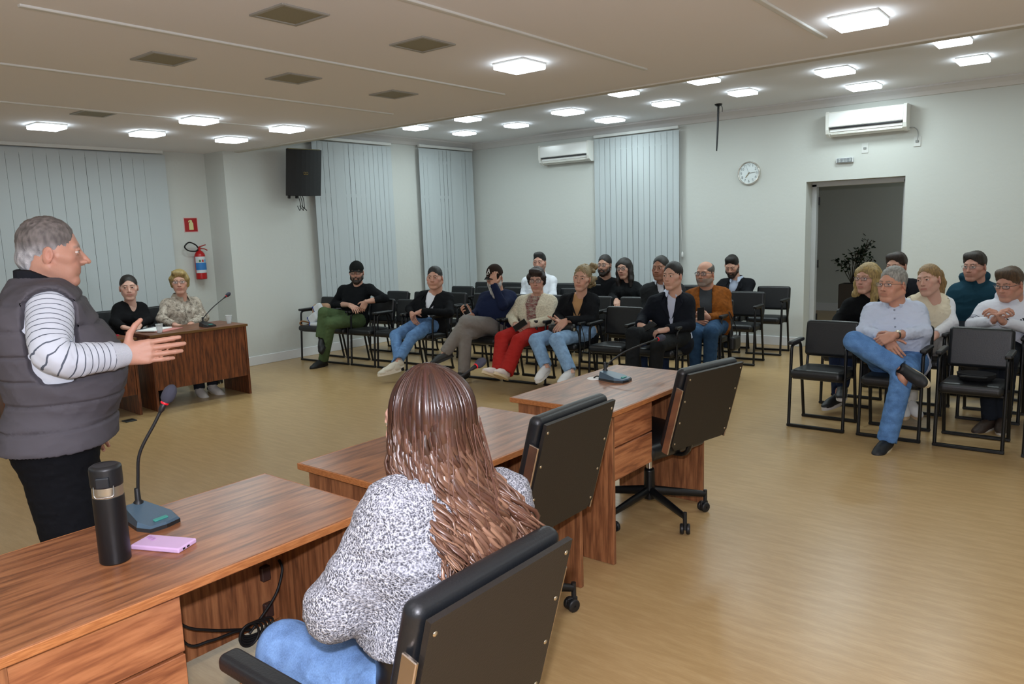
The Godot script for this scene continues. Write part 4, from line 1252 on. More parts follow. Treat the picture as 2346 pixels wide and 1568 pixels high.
# ------------------------------------------------------------------ distance field meshed as surface nets
class Field:
	var o: Vector3
	var s: float
	var nx: int
	var ny: int
	var nz: int
	var d := PackedFloat32Array()
	var r0 := PackedInt32Array()
	var r1 := PackedInt32Array()
	func _init(lo: Vector3, hi: Vector3, cell: float) -> void:
		s = cell
		o = lo
		nx = int(ceil((hi.x - lo.x) / cell)) + 2
		ny = int(ceil((hi.y - lo.y) / cell)) + 2
		nz = int(ceil((hi.z - lo.z) / cell)) + 2
		d.resize(nx * ny * nz)
		d.fill(1.0)
		r0.resize(ny * nz)
		r1.resize(ny * nz)
		r0.fill(nx)
		r1.fill(-1)
	# round cone from a (radius ra) to b (radius rb), joined with smoothness k; cut: taken away instead
	func cap(a: Vector3, b: Vector3, ra: float, rb: float, k := 0.02, cut := false) -> void:
		var m := maxf(ra, rb) + k + s * 2.0
		var lo := a.min(b) - Vector3.ONE * m - o
		var hi := a.max(b) + Vector3.ONE * m - o
		var x0 := maxi(int(lo.x / s), 0)
		var y0 := maxi(int(lo.y / s), 0)
		var z0 := maxi(int(lo.z / s), 0)
		var x1 := mini(int(hi.x / s) + 1, nx - 1)
		var y1 := mini(int(hi.y / s) + 1, ny - 1)
		var z1 := mini(int(hi.z / s) + 1, nz - 1)
		var ab := b - a
		var l2 := maxf(ab.dot(ab), 1e-9)
		var byz := maxf(ab.y * ab.y + ab.z * ab.z, 1e-9)
		var dr := rb - ra
		var ik := 1.0 / maxf(k, 1e-6)
		var abx := ab.x / l2
		for z in range(z0, z1 + 1):
			var pz := o.z + z * s - a.z
			for y in range(y0, y1 + 1):
				var py := o.y + y * s - a.y
				var tr := clampf((py * ab.y + pz * ab.z) / byz, 0.0, 1.0)
				var qy := py - ab.y * tr
				var qz := pz - ab.z * tr
				if qy * qy + qz * qz > m * m: continue
				var ri := z * ny + y
				if not cut:
					if x0 < r0[ri]: r0[ri] = x0
					if x1 > r1[ri]: r1[ri] = x1
				elif r1[ri] < 0: continue
				var base := (py * ab.y + pz * ab.z) / l2
				var i := ri * nx + x0
				var px := o.x + x0 * s - a.x
				for x in range(x0, x1 + 1):
					var t := clampf(base + px * abx, 0.0, 1.0)
					var ex := px - ab.x * t
					var ey := py - ab.y * t
					var ez := pz - ab.z * t
					var f := sqrt(ex * ex + ey * ey + ez * ez) - ra - dr * t
					var g := d[i]
					if cut:
						f = -f
						if f > g - k:
							var h := maxf(k - absf(g - f), 0.0) * ik
							d[i] = maxf(g, f) + h * h * k * 0.25
					elif f < g + k:
						var h := maxf(k - absf(g - f), 0.0) * ik
						d[i] = minf(g, f) - h * h * k * 0.25
					px += s
					i += 1
	# ellipsoid with radii r in basis b
	func ell(c: Vector3, r: Vector3, b := Basis.IDENTITY, k := 0.02, cut := false) -> void:
		var m := maxf(r.x, maxf(r.y, r.z)) + k + s * 2.0
		var lo := c - Vector3.ONE * m - o
		var hi := c + Vector3.ONE * m - o
		var x0 := maxi(int(lo.x / s), 0)
		var y0 := maxi(int(lo.y / s), 0)
		var z0 := maxi(int(lo.z / s), 0)
		var x1 := mini(int(hi.x / s) + 1, nx - 1)
		var y1 := mini(int(hi.y / s) + 1, ny - 1)
		var z1 := mini(int(hi.z / s) + 1, nz - 1)
		var ik := 1.0 / maxf(k, 1e-6)
		var bi := b.inverse()
		var rm := minf(r.x, minf(r.y, r.z))
		var step := bi * Vector3(s, 0, 0)
		for z in range(z0, z1 + 1):
			for y in range(y0, y1 + 1):
				var ri := z * ny + y
				if not cut:
					if x0 < r0[ri]: r0[ri] = x0
					if x1 > r1[ri]: r1[ri] = x1
				elif r1[ri] < 0: continue
				var i := ri * nx + x0
				var p := bi * (o + Vector3(x0, y, z) * s - c)
				for x in range(x0, x1 + 1):
					var q := p / r
					var l := q.length()
					var l2 := (q / r).length()
					var f := l * (l - 1.0) / maxf(l2, 1e-6) if l2 > 1e-6 else -rm
					var g := d[i]
					if cut:
						f = -f
						if f > g - k:
							var h := maxf(k - absf(g - f), 0.0) * ik
							d[i] = maxf(g, f) + h * h * k * 0.25
					elif f < g + k:
						var h := maxf(k - absf(g - f), 0.0) * ik
						d[i] = minf(g, f) - h * h * k * 0.25
					p += step
					i += 1
	func chain(p: Array, r: Array, k := 0.02) -> void:
		for i in p.size() - 1:
			cap(p[i], p[i + 1], r[i], r[i + 1], k)
	# keep only the side of the plane opposite to n
	func plane_cut(c: Vector3, n: Vector3) -> void:
		for z in nz:
			for y in ny:
				var ri := z * ny + y
				if r1[ri] < 0: continue
				for x in range(r0[ri], r1[ri] + 1):
					var f := (o + Vector3(x, y, z) * s - c).dot(n)
					var i := ri * nx + x
					if f > d[i]: d[i] = f
	func mesh_into(mb: MB, xf := Transform3D.IDENTITY) -> void:
		var sy := nx
		var sz := nx * ny
		var vid := PackedInt32Array()
		vid.resize(nx * ny * nz)
		vid.fill(-1)
		var v0 := mb.v.size()
		var cells := PackedInt32Array()
		for z in nz - 1:
			for y in ny - 1:
				var ri := z * ny + y
				var a := mini(mini(r0[ri], r0[ri + 1]), mini(r0[ri + ny], r0[ri + ny + 1]))
				var b := maxi(maxi(r1[ri], r1[ri + 1]), maxi(r1[ri + ny], r1[ri + ny + 1]))
				if b < a: continue
				a = maxi(a - 1, 0)
				b = mini(b, nx - 2)
				var i := ri * nx + a
				for x in range(a, b + 1):
					var c0 := d[i]
					var c1 := d[i + 1]
					var c2 := d[i + sy]
					var c3 := d[i + sy + 1]
					var c4 := d[i + sz]
					var c5 := d[i + sz + 1]
					var c6 := d[i + sz + sy]
					var c7 := d[i + sz + sy + 1]
					var mn := minf(minf(minf(c0, c1), minf(c2, c3)), minf(minf(c4, c5), minf(c6, c7)))
					if mn < 0.0:
						var mx := maxf(maxf(maxf(c0, c1), maxf(c2, c3)), maxf(maxf(c4, c5), maxf(c6, c7)))
						if mx >= 0.0:
							var p := Vector3.ZERO
							var n := 0
							var t := 0.0
							if (c0 < 0.0) != (c1 < 0.0): p += Vector3(c0 / (c0 - c1), 0, 0); n += 1
							if (c2 < 0.0) != (c3 < 0.0): p += Vector3(c2 / (c2 - c3), 1, 0); n += 1
							if (c4 < 0.0) != (c5 < 0.0): p += Vector3(c4 / (c4 - c5), 0, 1); n += 1
							if (c6 < 0.0) != (c7 < 0.0): p += Vector3(c6 / (c6 - c7), 1, 1); n += 1
							if (c0 < 0.0) != (c2 < 0.0): p += Vector3(0, c0 / (c0 - c2), 0); n += 1
							if (c1 < 0.0) != (c3 < 0.0): p += Vector3(1, c1 / (c1 - c3), 0); n += 1
							if (c4 < 0.0) != (c6 < 0.0): p += Vector3(0, c4 / (c4 - c6), 1); n += 1
							if (c5 < 0.0) != (c7 < 0.0): p += Vector3(1, c5 / (c5 - c7), 1); n += 1
							if (c0 < 0.0) != (c4 < 0.0): p += Vector3(0, 0, c0 / (c0 - c4)); n += 1
							if (c1 < 0.0) != (c5 < 0.0): p += Vector3(1, 0, c1 / (c1 - c5)); n += 1
							if (c2 < 0.0) != (c6 < 0.0): p += Vector3(0, 1, c2 / (c2 - c6)); n += 1
							if (c3 < 0.0) != (c7 < 0.0): p += Vector3(1, 1, c3 / (c3 - c7)); n += 1
							p = o + (Vector3(x, y, z) + p / n) * s
							var g := Vector3(c1 - c0 + c3 - c2 + c5 - c4 + c7 - c6, c2 - c0 + c3 - c1 + c6 - c4 + c7 - c5, c4 - c0 + c5 - c1 + c6 - c2 + c7 - c3).normalized()
							vid[i] = mb.vert(xf * p, (xf.basis * g).normalized())
							cells.append(i)
					i += 1
		for i in cells:
			var c0 := d[i] < 0.0
			if i < sz + sy + 1: continue
			if c0 != (d[i + 1] < 0.0): _quad(mb, vid[i], vid[i - sy], vid[i - sy - sz], vid[i - sz])
			if c0 != (d[i + sy] < 0.0): _quad(mb, vid[i], vid[i - 1], vid[i - 1 - sz], vid[i - sz])
			if c0 != (d[i + sz] < 0.0): _quad(mb, vid[i], vid[i - 1], vid[i - 1 - sy], vid[i - sy])
	func _quad(mb: MB, a: int, b: int, c: int, e: int) -> void:
		if a < 0 or b < 0 or c < 0 or e < 0: return
		mb.tri(a, b, c)
		mb.tri(a, c, e)

# blend a colour into the vertices of mb near the segment a-b (from vertex number f on)
func paint(mb: MB, f: int, a: Vector3, b: Vector3, r: float, soft: float, col: Color, amount := 1.0) -> void:
	var ab := b - a
	var l2 := maxf(ab.dot(ab), 1e-9)
	var lim := r + soft
	for i in range(f, mb.v.size()):
		var p := mb.v[i] - a
		var t := clampf(p.dot(ab) / l2, 0.0, 1.0)
		var q := (p - ab * t).length()
		if q < lim:
			var w := (1.0 if q < r else 1.0 - (q - r) / soft) * amount
			mb.c[i] = mb.c[i].lerp(col, w)
# a copy of mesh src moved by xf, appended to dst
func append(dst: MB, src: MB, xf: Transform3D) -> void:
	var f := dst.v.size()
	var nb := xf.basis.inverse().transposed()
	for i in src.v.size():
		dst.v.append(xf * src.v[i])
		dst.n.append((nb * src.n[i]).normalized())
	dst.c.append_array(src.c)
	dst.uv.append_array(src.uv)
	var flip := xf.basis.determinant() < 0.0
	var m := src.ix.size()
	for i in range(0, m, 3):
		dst.ix.append(f + src.ix[i])
		dst.ix.append(f + src.ix[i + (2 if flip else 1)])
		dst.ix.append(f + src.ix[i + (1 if flip else 2)])

# ------------------------------------------------------------------ heads, hands, shoes (built once, reshaped for each person)
# head: origin between the ears, +z the face, +y up, +x the person's left
func head_mesh(female: bool, cell: float) -> MB:
	var f := Field.new(Vector3(-0.1, -0.2, -0.13), Vector3(0.1, 0.145, 0.135), cell)
	var jw := 0.050 if female else 0.057
	f.ell(Vector3(0, 0.042, -0.016), Vector3(0.074, 0.086, 0.094), Basis.IDENTITY, 0.0)
	f.ell(Vector3(0, -0.02, 0.026), Vector3(0.061, 0.085, 0.062), Basis.IDENTITY, 0.03)
	for q in [-1.0, 1.0]:
		f.cap(Vector3(q * jw, -0.045, -0.01), Vector3(q * 0.022, -0.094, 0.056), 0.022, 0.018, 0.025)
		f.cap(Vector3(q * 0.046, -0.012, 0.052), Vector3(q * 0.058, -0.004, 0.02), 0.02, 0.016, 0.02)
		f.cap(Vector3(q * 0.03, -0.045, 0.062), Vector3(q * 0.03, -0.06, 0.055), 0.02, 0.018, 0.02)
	f.cap(Vector3(-0.01, -0.1, 0.063), Vector3(0.01, -0.1, 0.063), 0.017, 0.017, 0.02)
	f.cap(Vector3(-0.036, 0.03, 0.071), Vector3(0.036, 0.03, 0.071), 0.0115, 0.0115, 0.02)
	# eye sockets
	for q in [-1.0, 1.0]:
		f.ell(Vector3(q * 0.032, 0.011, 0.094), Vector3(0.019, 0.0125, 0.016), Basis.IDENTITY, 0.012, true)
	# nose
	f.cap(Vector3(0, 0.016, 0.083), Vector3(0, -0.024, 0.102), 0.0075, 0.0105, 0.012)
	for q in [-1.0, 1.0]:
		f.ell(Vector3(q * 0.0115, -0.0275, 0.092), Vector3(0.0085, 0.0075, 0.0095), Basis.IDENTITY, 0.006)
		f.cap(Vector3(q * 0.007, -0.037, 0.099), Vector3(q * 0.008, -0.03, 0.096), 0.003, 0.003, 0.003, true)
	# mouth
	f.ell(Vector3(0, -0.056, 0.071), Vector3(0.03, 0.021, 0.016), Basis.IDENTITY, 0.014)
	f.cap(Vector3(-0.019, -0.0535, 0.0815), Vector3(0.019, -0.0535, 0.0815), 0.0045, 0.0045, 0.006)
	f.cap(Vector3(-0.016, -0.0645, 0.081), Vector3(0.016, -0.0645, 0.081), 0.0055, 0.0055, 0.006)
	f.cap(Vector3(-0.024, -0.0592, 0.0905), Vector3(0.024, -0.0592, 0.0905), 0.0026, 0.0026, 0.003, true)
	# eyelids
	for q in [-1.0, 1.0]:
		f.cap(Vector3(q * 0.02, 0.0175, 0.083), Vector3(q * 0.032, 0.0205, 0.0865), 0.004, 0.0045, 0.004)
		f.cap(Vector3(q * 0.032, 0.0205, 0.0865), Vector3(q * 0.044, 0.016, 0.079), 0.0045, 0.004, 0.004)
		f.cap(Vector3(q * 0.021, 0.0045, 0.0825), Vector3(q * 0.033, 0.0025, 0.085), 0.003, 0.003, 0.004)
		f.cap(Vector3(q * 0.033, 0.0025, 0.085), Vector3(q * 0.043, 0.006, 0.079), 0.003, 0.003, 0.004)
		# ears
		f.ell(Vector3(q * 0.079, -0.002, -0.012), Vector3(0.008, 0.031, 0.019), Basis.from_euler(Vector3(0.15, q * 0.35, 0)), 0.008)
		f.ell(Vector3(q * 0.088, -0.001, -0.008), Vector3(0.005, 0.017, 0.009), Basis.from_euler(Vector3(0.15, q * 0.35, 0)), 0.004, true)
	# neck
	var nr := 0.05 if female else 0.058
	f.cap(Vector3(0, -0.05, -0.025), Vector3(0, -0.2, -0.05), nr, nr + 0.004, 0.03)
	var m := MB.new()
	f.mesh_into(m)
	return m
const FINGERS := [[0.031, 0.092, 0.044, 0.026, 0.021, 0.0094], [0.010, 0.096, 0.048, 0.030, 0.022, 0.0097], [-0.011, 0.092, 0.045, 0.028, 0.021, 0.0093], [-0.030, 0.083, 0.036, 0.021, 0.019, 0.0084]]
# hand: wrist at the origin, fingers along +y, palm facing +z, thumb on +x
func hand_mesh(curl: Array, spread: float, thumb: Vector3, cell := 0.0042) -> MB:
	var f := Field.new(Vector3(-0.07, -0.09, -0.04), Vector3(0.125, 0.215, 0.12), cell)
	f.cap(Vector3(0, -0.006, 0), Vector3(0, 0.01, 0), 0.0255, 0.024, 0.01)
	for i in 4:
		var q: Array = FINGERS[i]
		f.cap(Vector3(q[0] * 0.45, 0.012, 0), Vector3(q[0], q[1] - 0.006, 0), 0.0165, 0.0125, 0.012)
	f.cap(Vector3(0.02, 0.03, 0.008), Vector3(0.028, 0.06, 0.006), 0.017, 0.012, 0.012)
	f.cap(Vector3(-0.022, 0.02, 0.006), Vector3(-0.027, 0.06, 0.005), 0.015, 0.011, 0.012)
	for i in 4:
		var q: Array = FINGERS[i]
		var p := Vector3(q[0], q[1], 0)
		var a := 0.0
		var side: float = q[0] * spread
		for j in 3:
			a += curl[i] * [0.8, 1.15, 0.75][j]
			var nxt: Vector3 = p + Vector3(side * cos(a), cos(a), sin(a)).normalized() * q[2 + j]
			f.cap(p, nxt, q[5] * (1.0 - 0.08 * j), q[5] * (0.92 - 0.08 * j), 0.004)
			p = nxt
	# thumb
	var t0 := Vector3(0.024, 0.02, 0.006)
	var d := thumb.normalized()
	var t1 := t0 + d * 0.045
	var d2 := (d + Vector3(-0.12, 0.35, 0.12)).normalized()
	var t2 := t1 + d2 * 0.033
	var t3 := t2 + (d2 + Vector3(-0.15, 0.15, 0.1)).normalized() * 0.026
	f.cap(t0, t1, 0.0155, 0.0115, 0.012)
	f.cap(t1, t2, 0.0105, 0.0095, 0.004)
	f.cap(t2, t3, 0.0095, 0.0078, 0.003)
	var m := MB.new()
	f.mesh_into(m)
	return m
# shoe: ankle above the origin, toe along +z, sole on y = 0; returns [upper, sole]
func shoe_mesh(style: String) -> Array:
	var f := Field.new(Vector3(-0.06, -0.01, -0.1), Vector3(0.06, 0.14, 0.22), 0.006)
	f.cap(Vector3(0, 0.045, -0.042), Vector3(0, 0.04, 0.1), 0.036, 0.036, 0.02)
	f.ell(Vector3(0.002, 0.03, 0.12), Vector3(0.045, 0.032, 0.07), Basis.IDENTITY, 0.02)
	f.ell(Vector3(0.0, 0.045, 0.03), Vector3(0.04, 0.04, 0.1), Basis.IDENTITY, 0.02)
	f.cap(Vector3(0, 0.06, 0.0), Vector3(0, 0.05, 0.09), 0.034, 0.024, 0.02)
	if style != "loafer":
		f.cap(Vector3(0, 0.06, -0.032), Vector3(0, 0.1, -0.027), 0.036, 0.035, 0.02)
		f.cap(Vector3(0, 0.14, -0.027), Vector3(0, 0.16, -0.027), 0.05, 0.05, 0.004, true)
	else:
		f.cap(Vector3(0, 0.05, -0.05), Vector3(0, 0.07, -0.046), 0.034, 0.03, 0.02)
		f.ell(Vector3(0, 0.108, 0.0), Vector3(0.03, 0.034, 0.055), Basis.IDENTITY, 0.008, true)
	f.plane_cut(Vector3(0, 0.02, 0), Vector3(0, -1, 0))
	var up := MB.new()
	f.mesh_into(up)
	var sole := MB.new()
	var pl := PackedVector2Array()
	for i in 24:
		var a := TAU * i / 24.0
		var z := 0.055 + sin(a) * 0.14
		var w := 0.042 + 0.008 * sin(a)
		pl.append(Vector2(cos(a) * w + 0.003, z))
	sole.prism(pl, Vector3(0, 0.0135, 0), Basis(Vector3.RIGHT, Vector3(0, 0, 1), Vector3.UP), 0.027)
	return [up, sole]
var HEADS := {}
var HANDS := {}
var SHOES := {}
func build_bodyparts() -> void:
	HEADS.m = head_mesh(false, 0.0042)
	HEADS.f = head_mesh(true, 0.0042)
	HANDS.relaxed = hand_mesh([0.35, 0.4, 0.45, 0.5], 0.8, Vector3(0.75, 0.6, 0.35))
	HANDS.open = hand_mesh([0.06, 0.10, 0.16, 0.22], 1.6, Vector3(0.98, 0.28, 0.1))
	HANDS.grip = hand_mesh([0.75, 0.8, 0.85, 0.9], 0.4, Vector3(0.45, 0.6, 0.75))
	HANDS.fist = hand_mesh([1.05, 1.1, 1.12, 1.15], 0.2, Vector3(0.3, 0.6, 0.85))
	for st in ["sneaker", "loafer"]:
		var q := shoe_mesh(st)
		SHOES[st] = [q[0].mesh(), q[1].mesh()]

# ------------------------------------------------------------------ people
var TEXN := {}
func fabric(col: Color, kind := "cotton") -> StandardMaterial3D:
	var m := mat(col, 0.85)
	m.metallic_specular = 0.25
	if not TEXN.has("cotton"):
		TEXN.cotton = bump_tex(noise_img(51, 0.035, 3, 256), 3.0)
		TEXN.knit = bump_tex(noise_img(52, 0.16, 2, 256), 5.0)
		TEXN.fold = bump_tex(noise_img(53, 0.02, 3, 256, FastNoiseLite.TYPE_SIMPLEX_SMOOTH, 20.0), 4.0)
		var dn := mix_img(noise_img(54, 0.012, 3, 256), noise_img(55, 0.2, 2, 256), 0.5)
		TEXN.denim = ramp_tex(dn, [[0.2, Color(0.78, 0.78, 0.80)], [0.5, Color(0.9, 0.9, 0.92)], [0.8, Color(1, 1, 1)]])
		TEXN.mottle = ramp_tex(noise_img(56, 0.02, 4, 256), [[0.2, Color(0.82, 0.82, 0.82)], [0.8, Color(1, 1, 1)]])
	match kind:
		"knit": nrm(tri_mat(m, null, Vector3(7, 7, 7)), TEXN.knit, 0.7)
		"denim": nrm(tri_mat(m, TEXN.denim, Vector3(3.5, 3.5, 3.5)), TEXN.fold, 0.2)
		"suede": nrm(tri_mat(m, TEXN.mottle, Vector3(4, 4, 4)), TEXN.fold, 0.3)
		"plain": pass
		_: nrm(tri_mat(m, null, Vector3(2.6, 2.6, 2.6)), TEXN.fold, 0.18)
	return m
var SKIN: StandardMaterial3D = null
func skin_mat() -> StandardMaterial3D:
	if SKIN == null:
		SKIN = mat(Color(1, 1, 1), 0.5)
		SKIN.vertex_color_use_as_albedo = true
		SKIN.subsurf_scatter_enabled = true
		SKIN.subsurf_scatter_strength = 0.12
		nrm(tri_mat(SKIN, null, Vector3(9, 9, 9)), bump_tex(noise_img(57, 0.06, 3, 128), 2.0), 0.15)
	return SKIN
func lin(h: String) -> Color: return hexc(h).srgb_to_linear()
func skin_of(S: Dictionary) -> Color: return hexc(S.skin).lerp(hexc("d3aa9b"), 0.3).srgb_to_linear()

func head_xf(S: Dictionary) -> Transform3D:
	var b := Basis(Vector3.UP, S.yaw) * Basis(Vector3.RIGHT, S.get("pitch", 0.0)) * Basis(Vector3.BACK, S.get("roll", 0.0))
	var hs: float = S.get("hs", 1.0) * 1.05
	return Transform3D(b * Basis.from_scale(Vector3(hs * S.get("hw", 1.0), hs, hs)), S.h)

func add_head(S: Dictionary, body: MB) -> void:
	var src: MB = HEADS[S.sex]
	var m := MB.new()
	m.v = src.v.duplicate(); m.n = src.n; m.uv = src.uv; m.ix = src.ix
	var sk: Color = skin_of(S)
	m.c.resize(m.v.size()); m.c.fill(sk)
	var jaw: float = S.get("jaw", 0.0)     # fuller cheeks and chin
	var nose: float = S.get("nose", 0.0)
	for i in m.v.size():
		var p := m.v[i]
		if jaw != 0.0 and p.y < 0.01 and p.y > -0.15:
			var w := clampf((0.01 - p.y) / 0.06, 0.0, 1.0) * clampf((p.y + 0.15) / 0.04, 0.0, 1.0)
			p.x *= 1.0 + jaw * w
			if p.z > -0.02: p.z += jaw * 0.02 * w * clampf((-0.06 - p.y) / 0.04, 0, 1)
		if nose != 0.0 and p.z > 0.08 and absf(p.x) < 0.02 and p.y < 0.025 and p.y > -0.04:
			p.z += nose * clampf((0.025 - p.y) / 0.05, 0.0, 1.0)
		m.v[i] = p
	var red := sk.lerp(Color(0.62, 0.16, 0.12), 0.22)
	for q in [-1.0, 1.0]:
		paint(m, 0, Vector3(q * 0.045, -0.02, 0.07), Vector3(q * 0.04, -0.03, 0.07), 0.012, 0.022, red, 0.7)
		paint(m, 0, Vector3(q * 0.085, 0.0, -0.01), Vector3(q * 0.085, -0.02, -0.005), 0.012, 0.02, red, 0.8)
	paint(m, 0, Vector3(0, -0.015, 0.1), Vector3(0, -0.025, 0.105), 0.006, 0.014, red, 0.7)
	var lip: Color = sk.lerp(lin(S.get("lip", "8f4a46")), 0.6 if S.sex == "f" else 0.35)
	paint(m, 0, Vector3(-0.018, -0.0592, 0.087), Vector3(0.018, -0.0592, 0.087), 0.005, 0.005, lip)
	if S.has("beard"):
		var bc: Color = lin(S.beard)
		var am: float = S.get("beard_amount", 0.75)
		for i in m.v.size():
			var p := m.v[i]
			if p.y < -0.028 and p.y > -0.125 and p.z > -0.012:
				var w := clampf((-0.028 - p.y - maxf(0.0, 0.03 - absf(p.x)) * 0.35) / 0.015, 0, 1) * clampf((p.z + 0.012) / 0.02, 0, 1)
				var lips := Vector2(p.x / 0.024, (p.y + 0.059) / 0.009)
				if lips.length() < 1.0: w = 0.0
				m.c[i] = m.c[i].lerp(bc, w * am)
	if S.has("brow"):
		for q in [-1.0, 1.0]:
			paint(m, 0, Vector3(q * 0.014, 0.0305, 0.088), Vector3(q * 0.034, 0.0345, 0.084), 0.003, 0.004, lin(S.brow), 0.7)
			paint(m, 0, Vector3(q * 0.034, 0.0345, 0.084), Vector3(q * 0.05, 0.028, 0.072), 0.0024, 0.004, lin(S.brow), 0.65)
	append(body, m, head_xf(S))

func add_eyes(S: Dictionary, o: Node3D) -> void:
	if not M.has("eye"):
		M.eye = mat(Color(1, 1, 1), 0.15)
		M.eye.vertex_color_use_as_albedo = true
	var xf := head_xf(S)
	for q in [-1.0, 1.0]:
		var b := MB.new()
		b.col = lin("e6ddd6")
		b.ball(Vector3.ZERO, Vector3.ONE * 0.0133, 10, Basis(Vector3.RIGHT, PI / 2))
		for i in b.v.size():
			var d := b.v[i].normalized()
			var gz := Vector3(S.get("gaze", -0.15), -0.05, 1).normalized()
			var a := d.dot(gz)
			if a > 0.93: b.c[i] = Color(0.01, 0.008, 0.008)
			elif a > 0.80: b.c[i] = lin(S.get("eye", "4a3324"))
		var mb := MB.new()
		append(mb, b, xf * Transform3D(Basis.IDENTITY, Vector3(q * 0.032, 0.0115, 0.0722)))
		part(o, "eye", mb, M.eye)

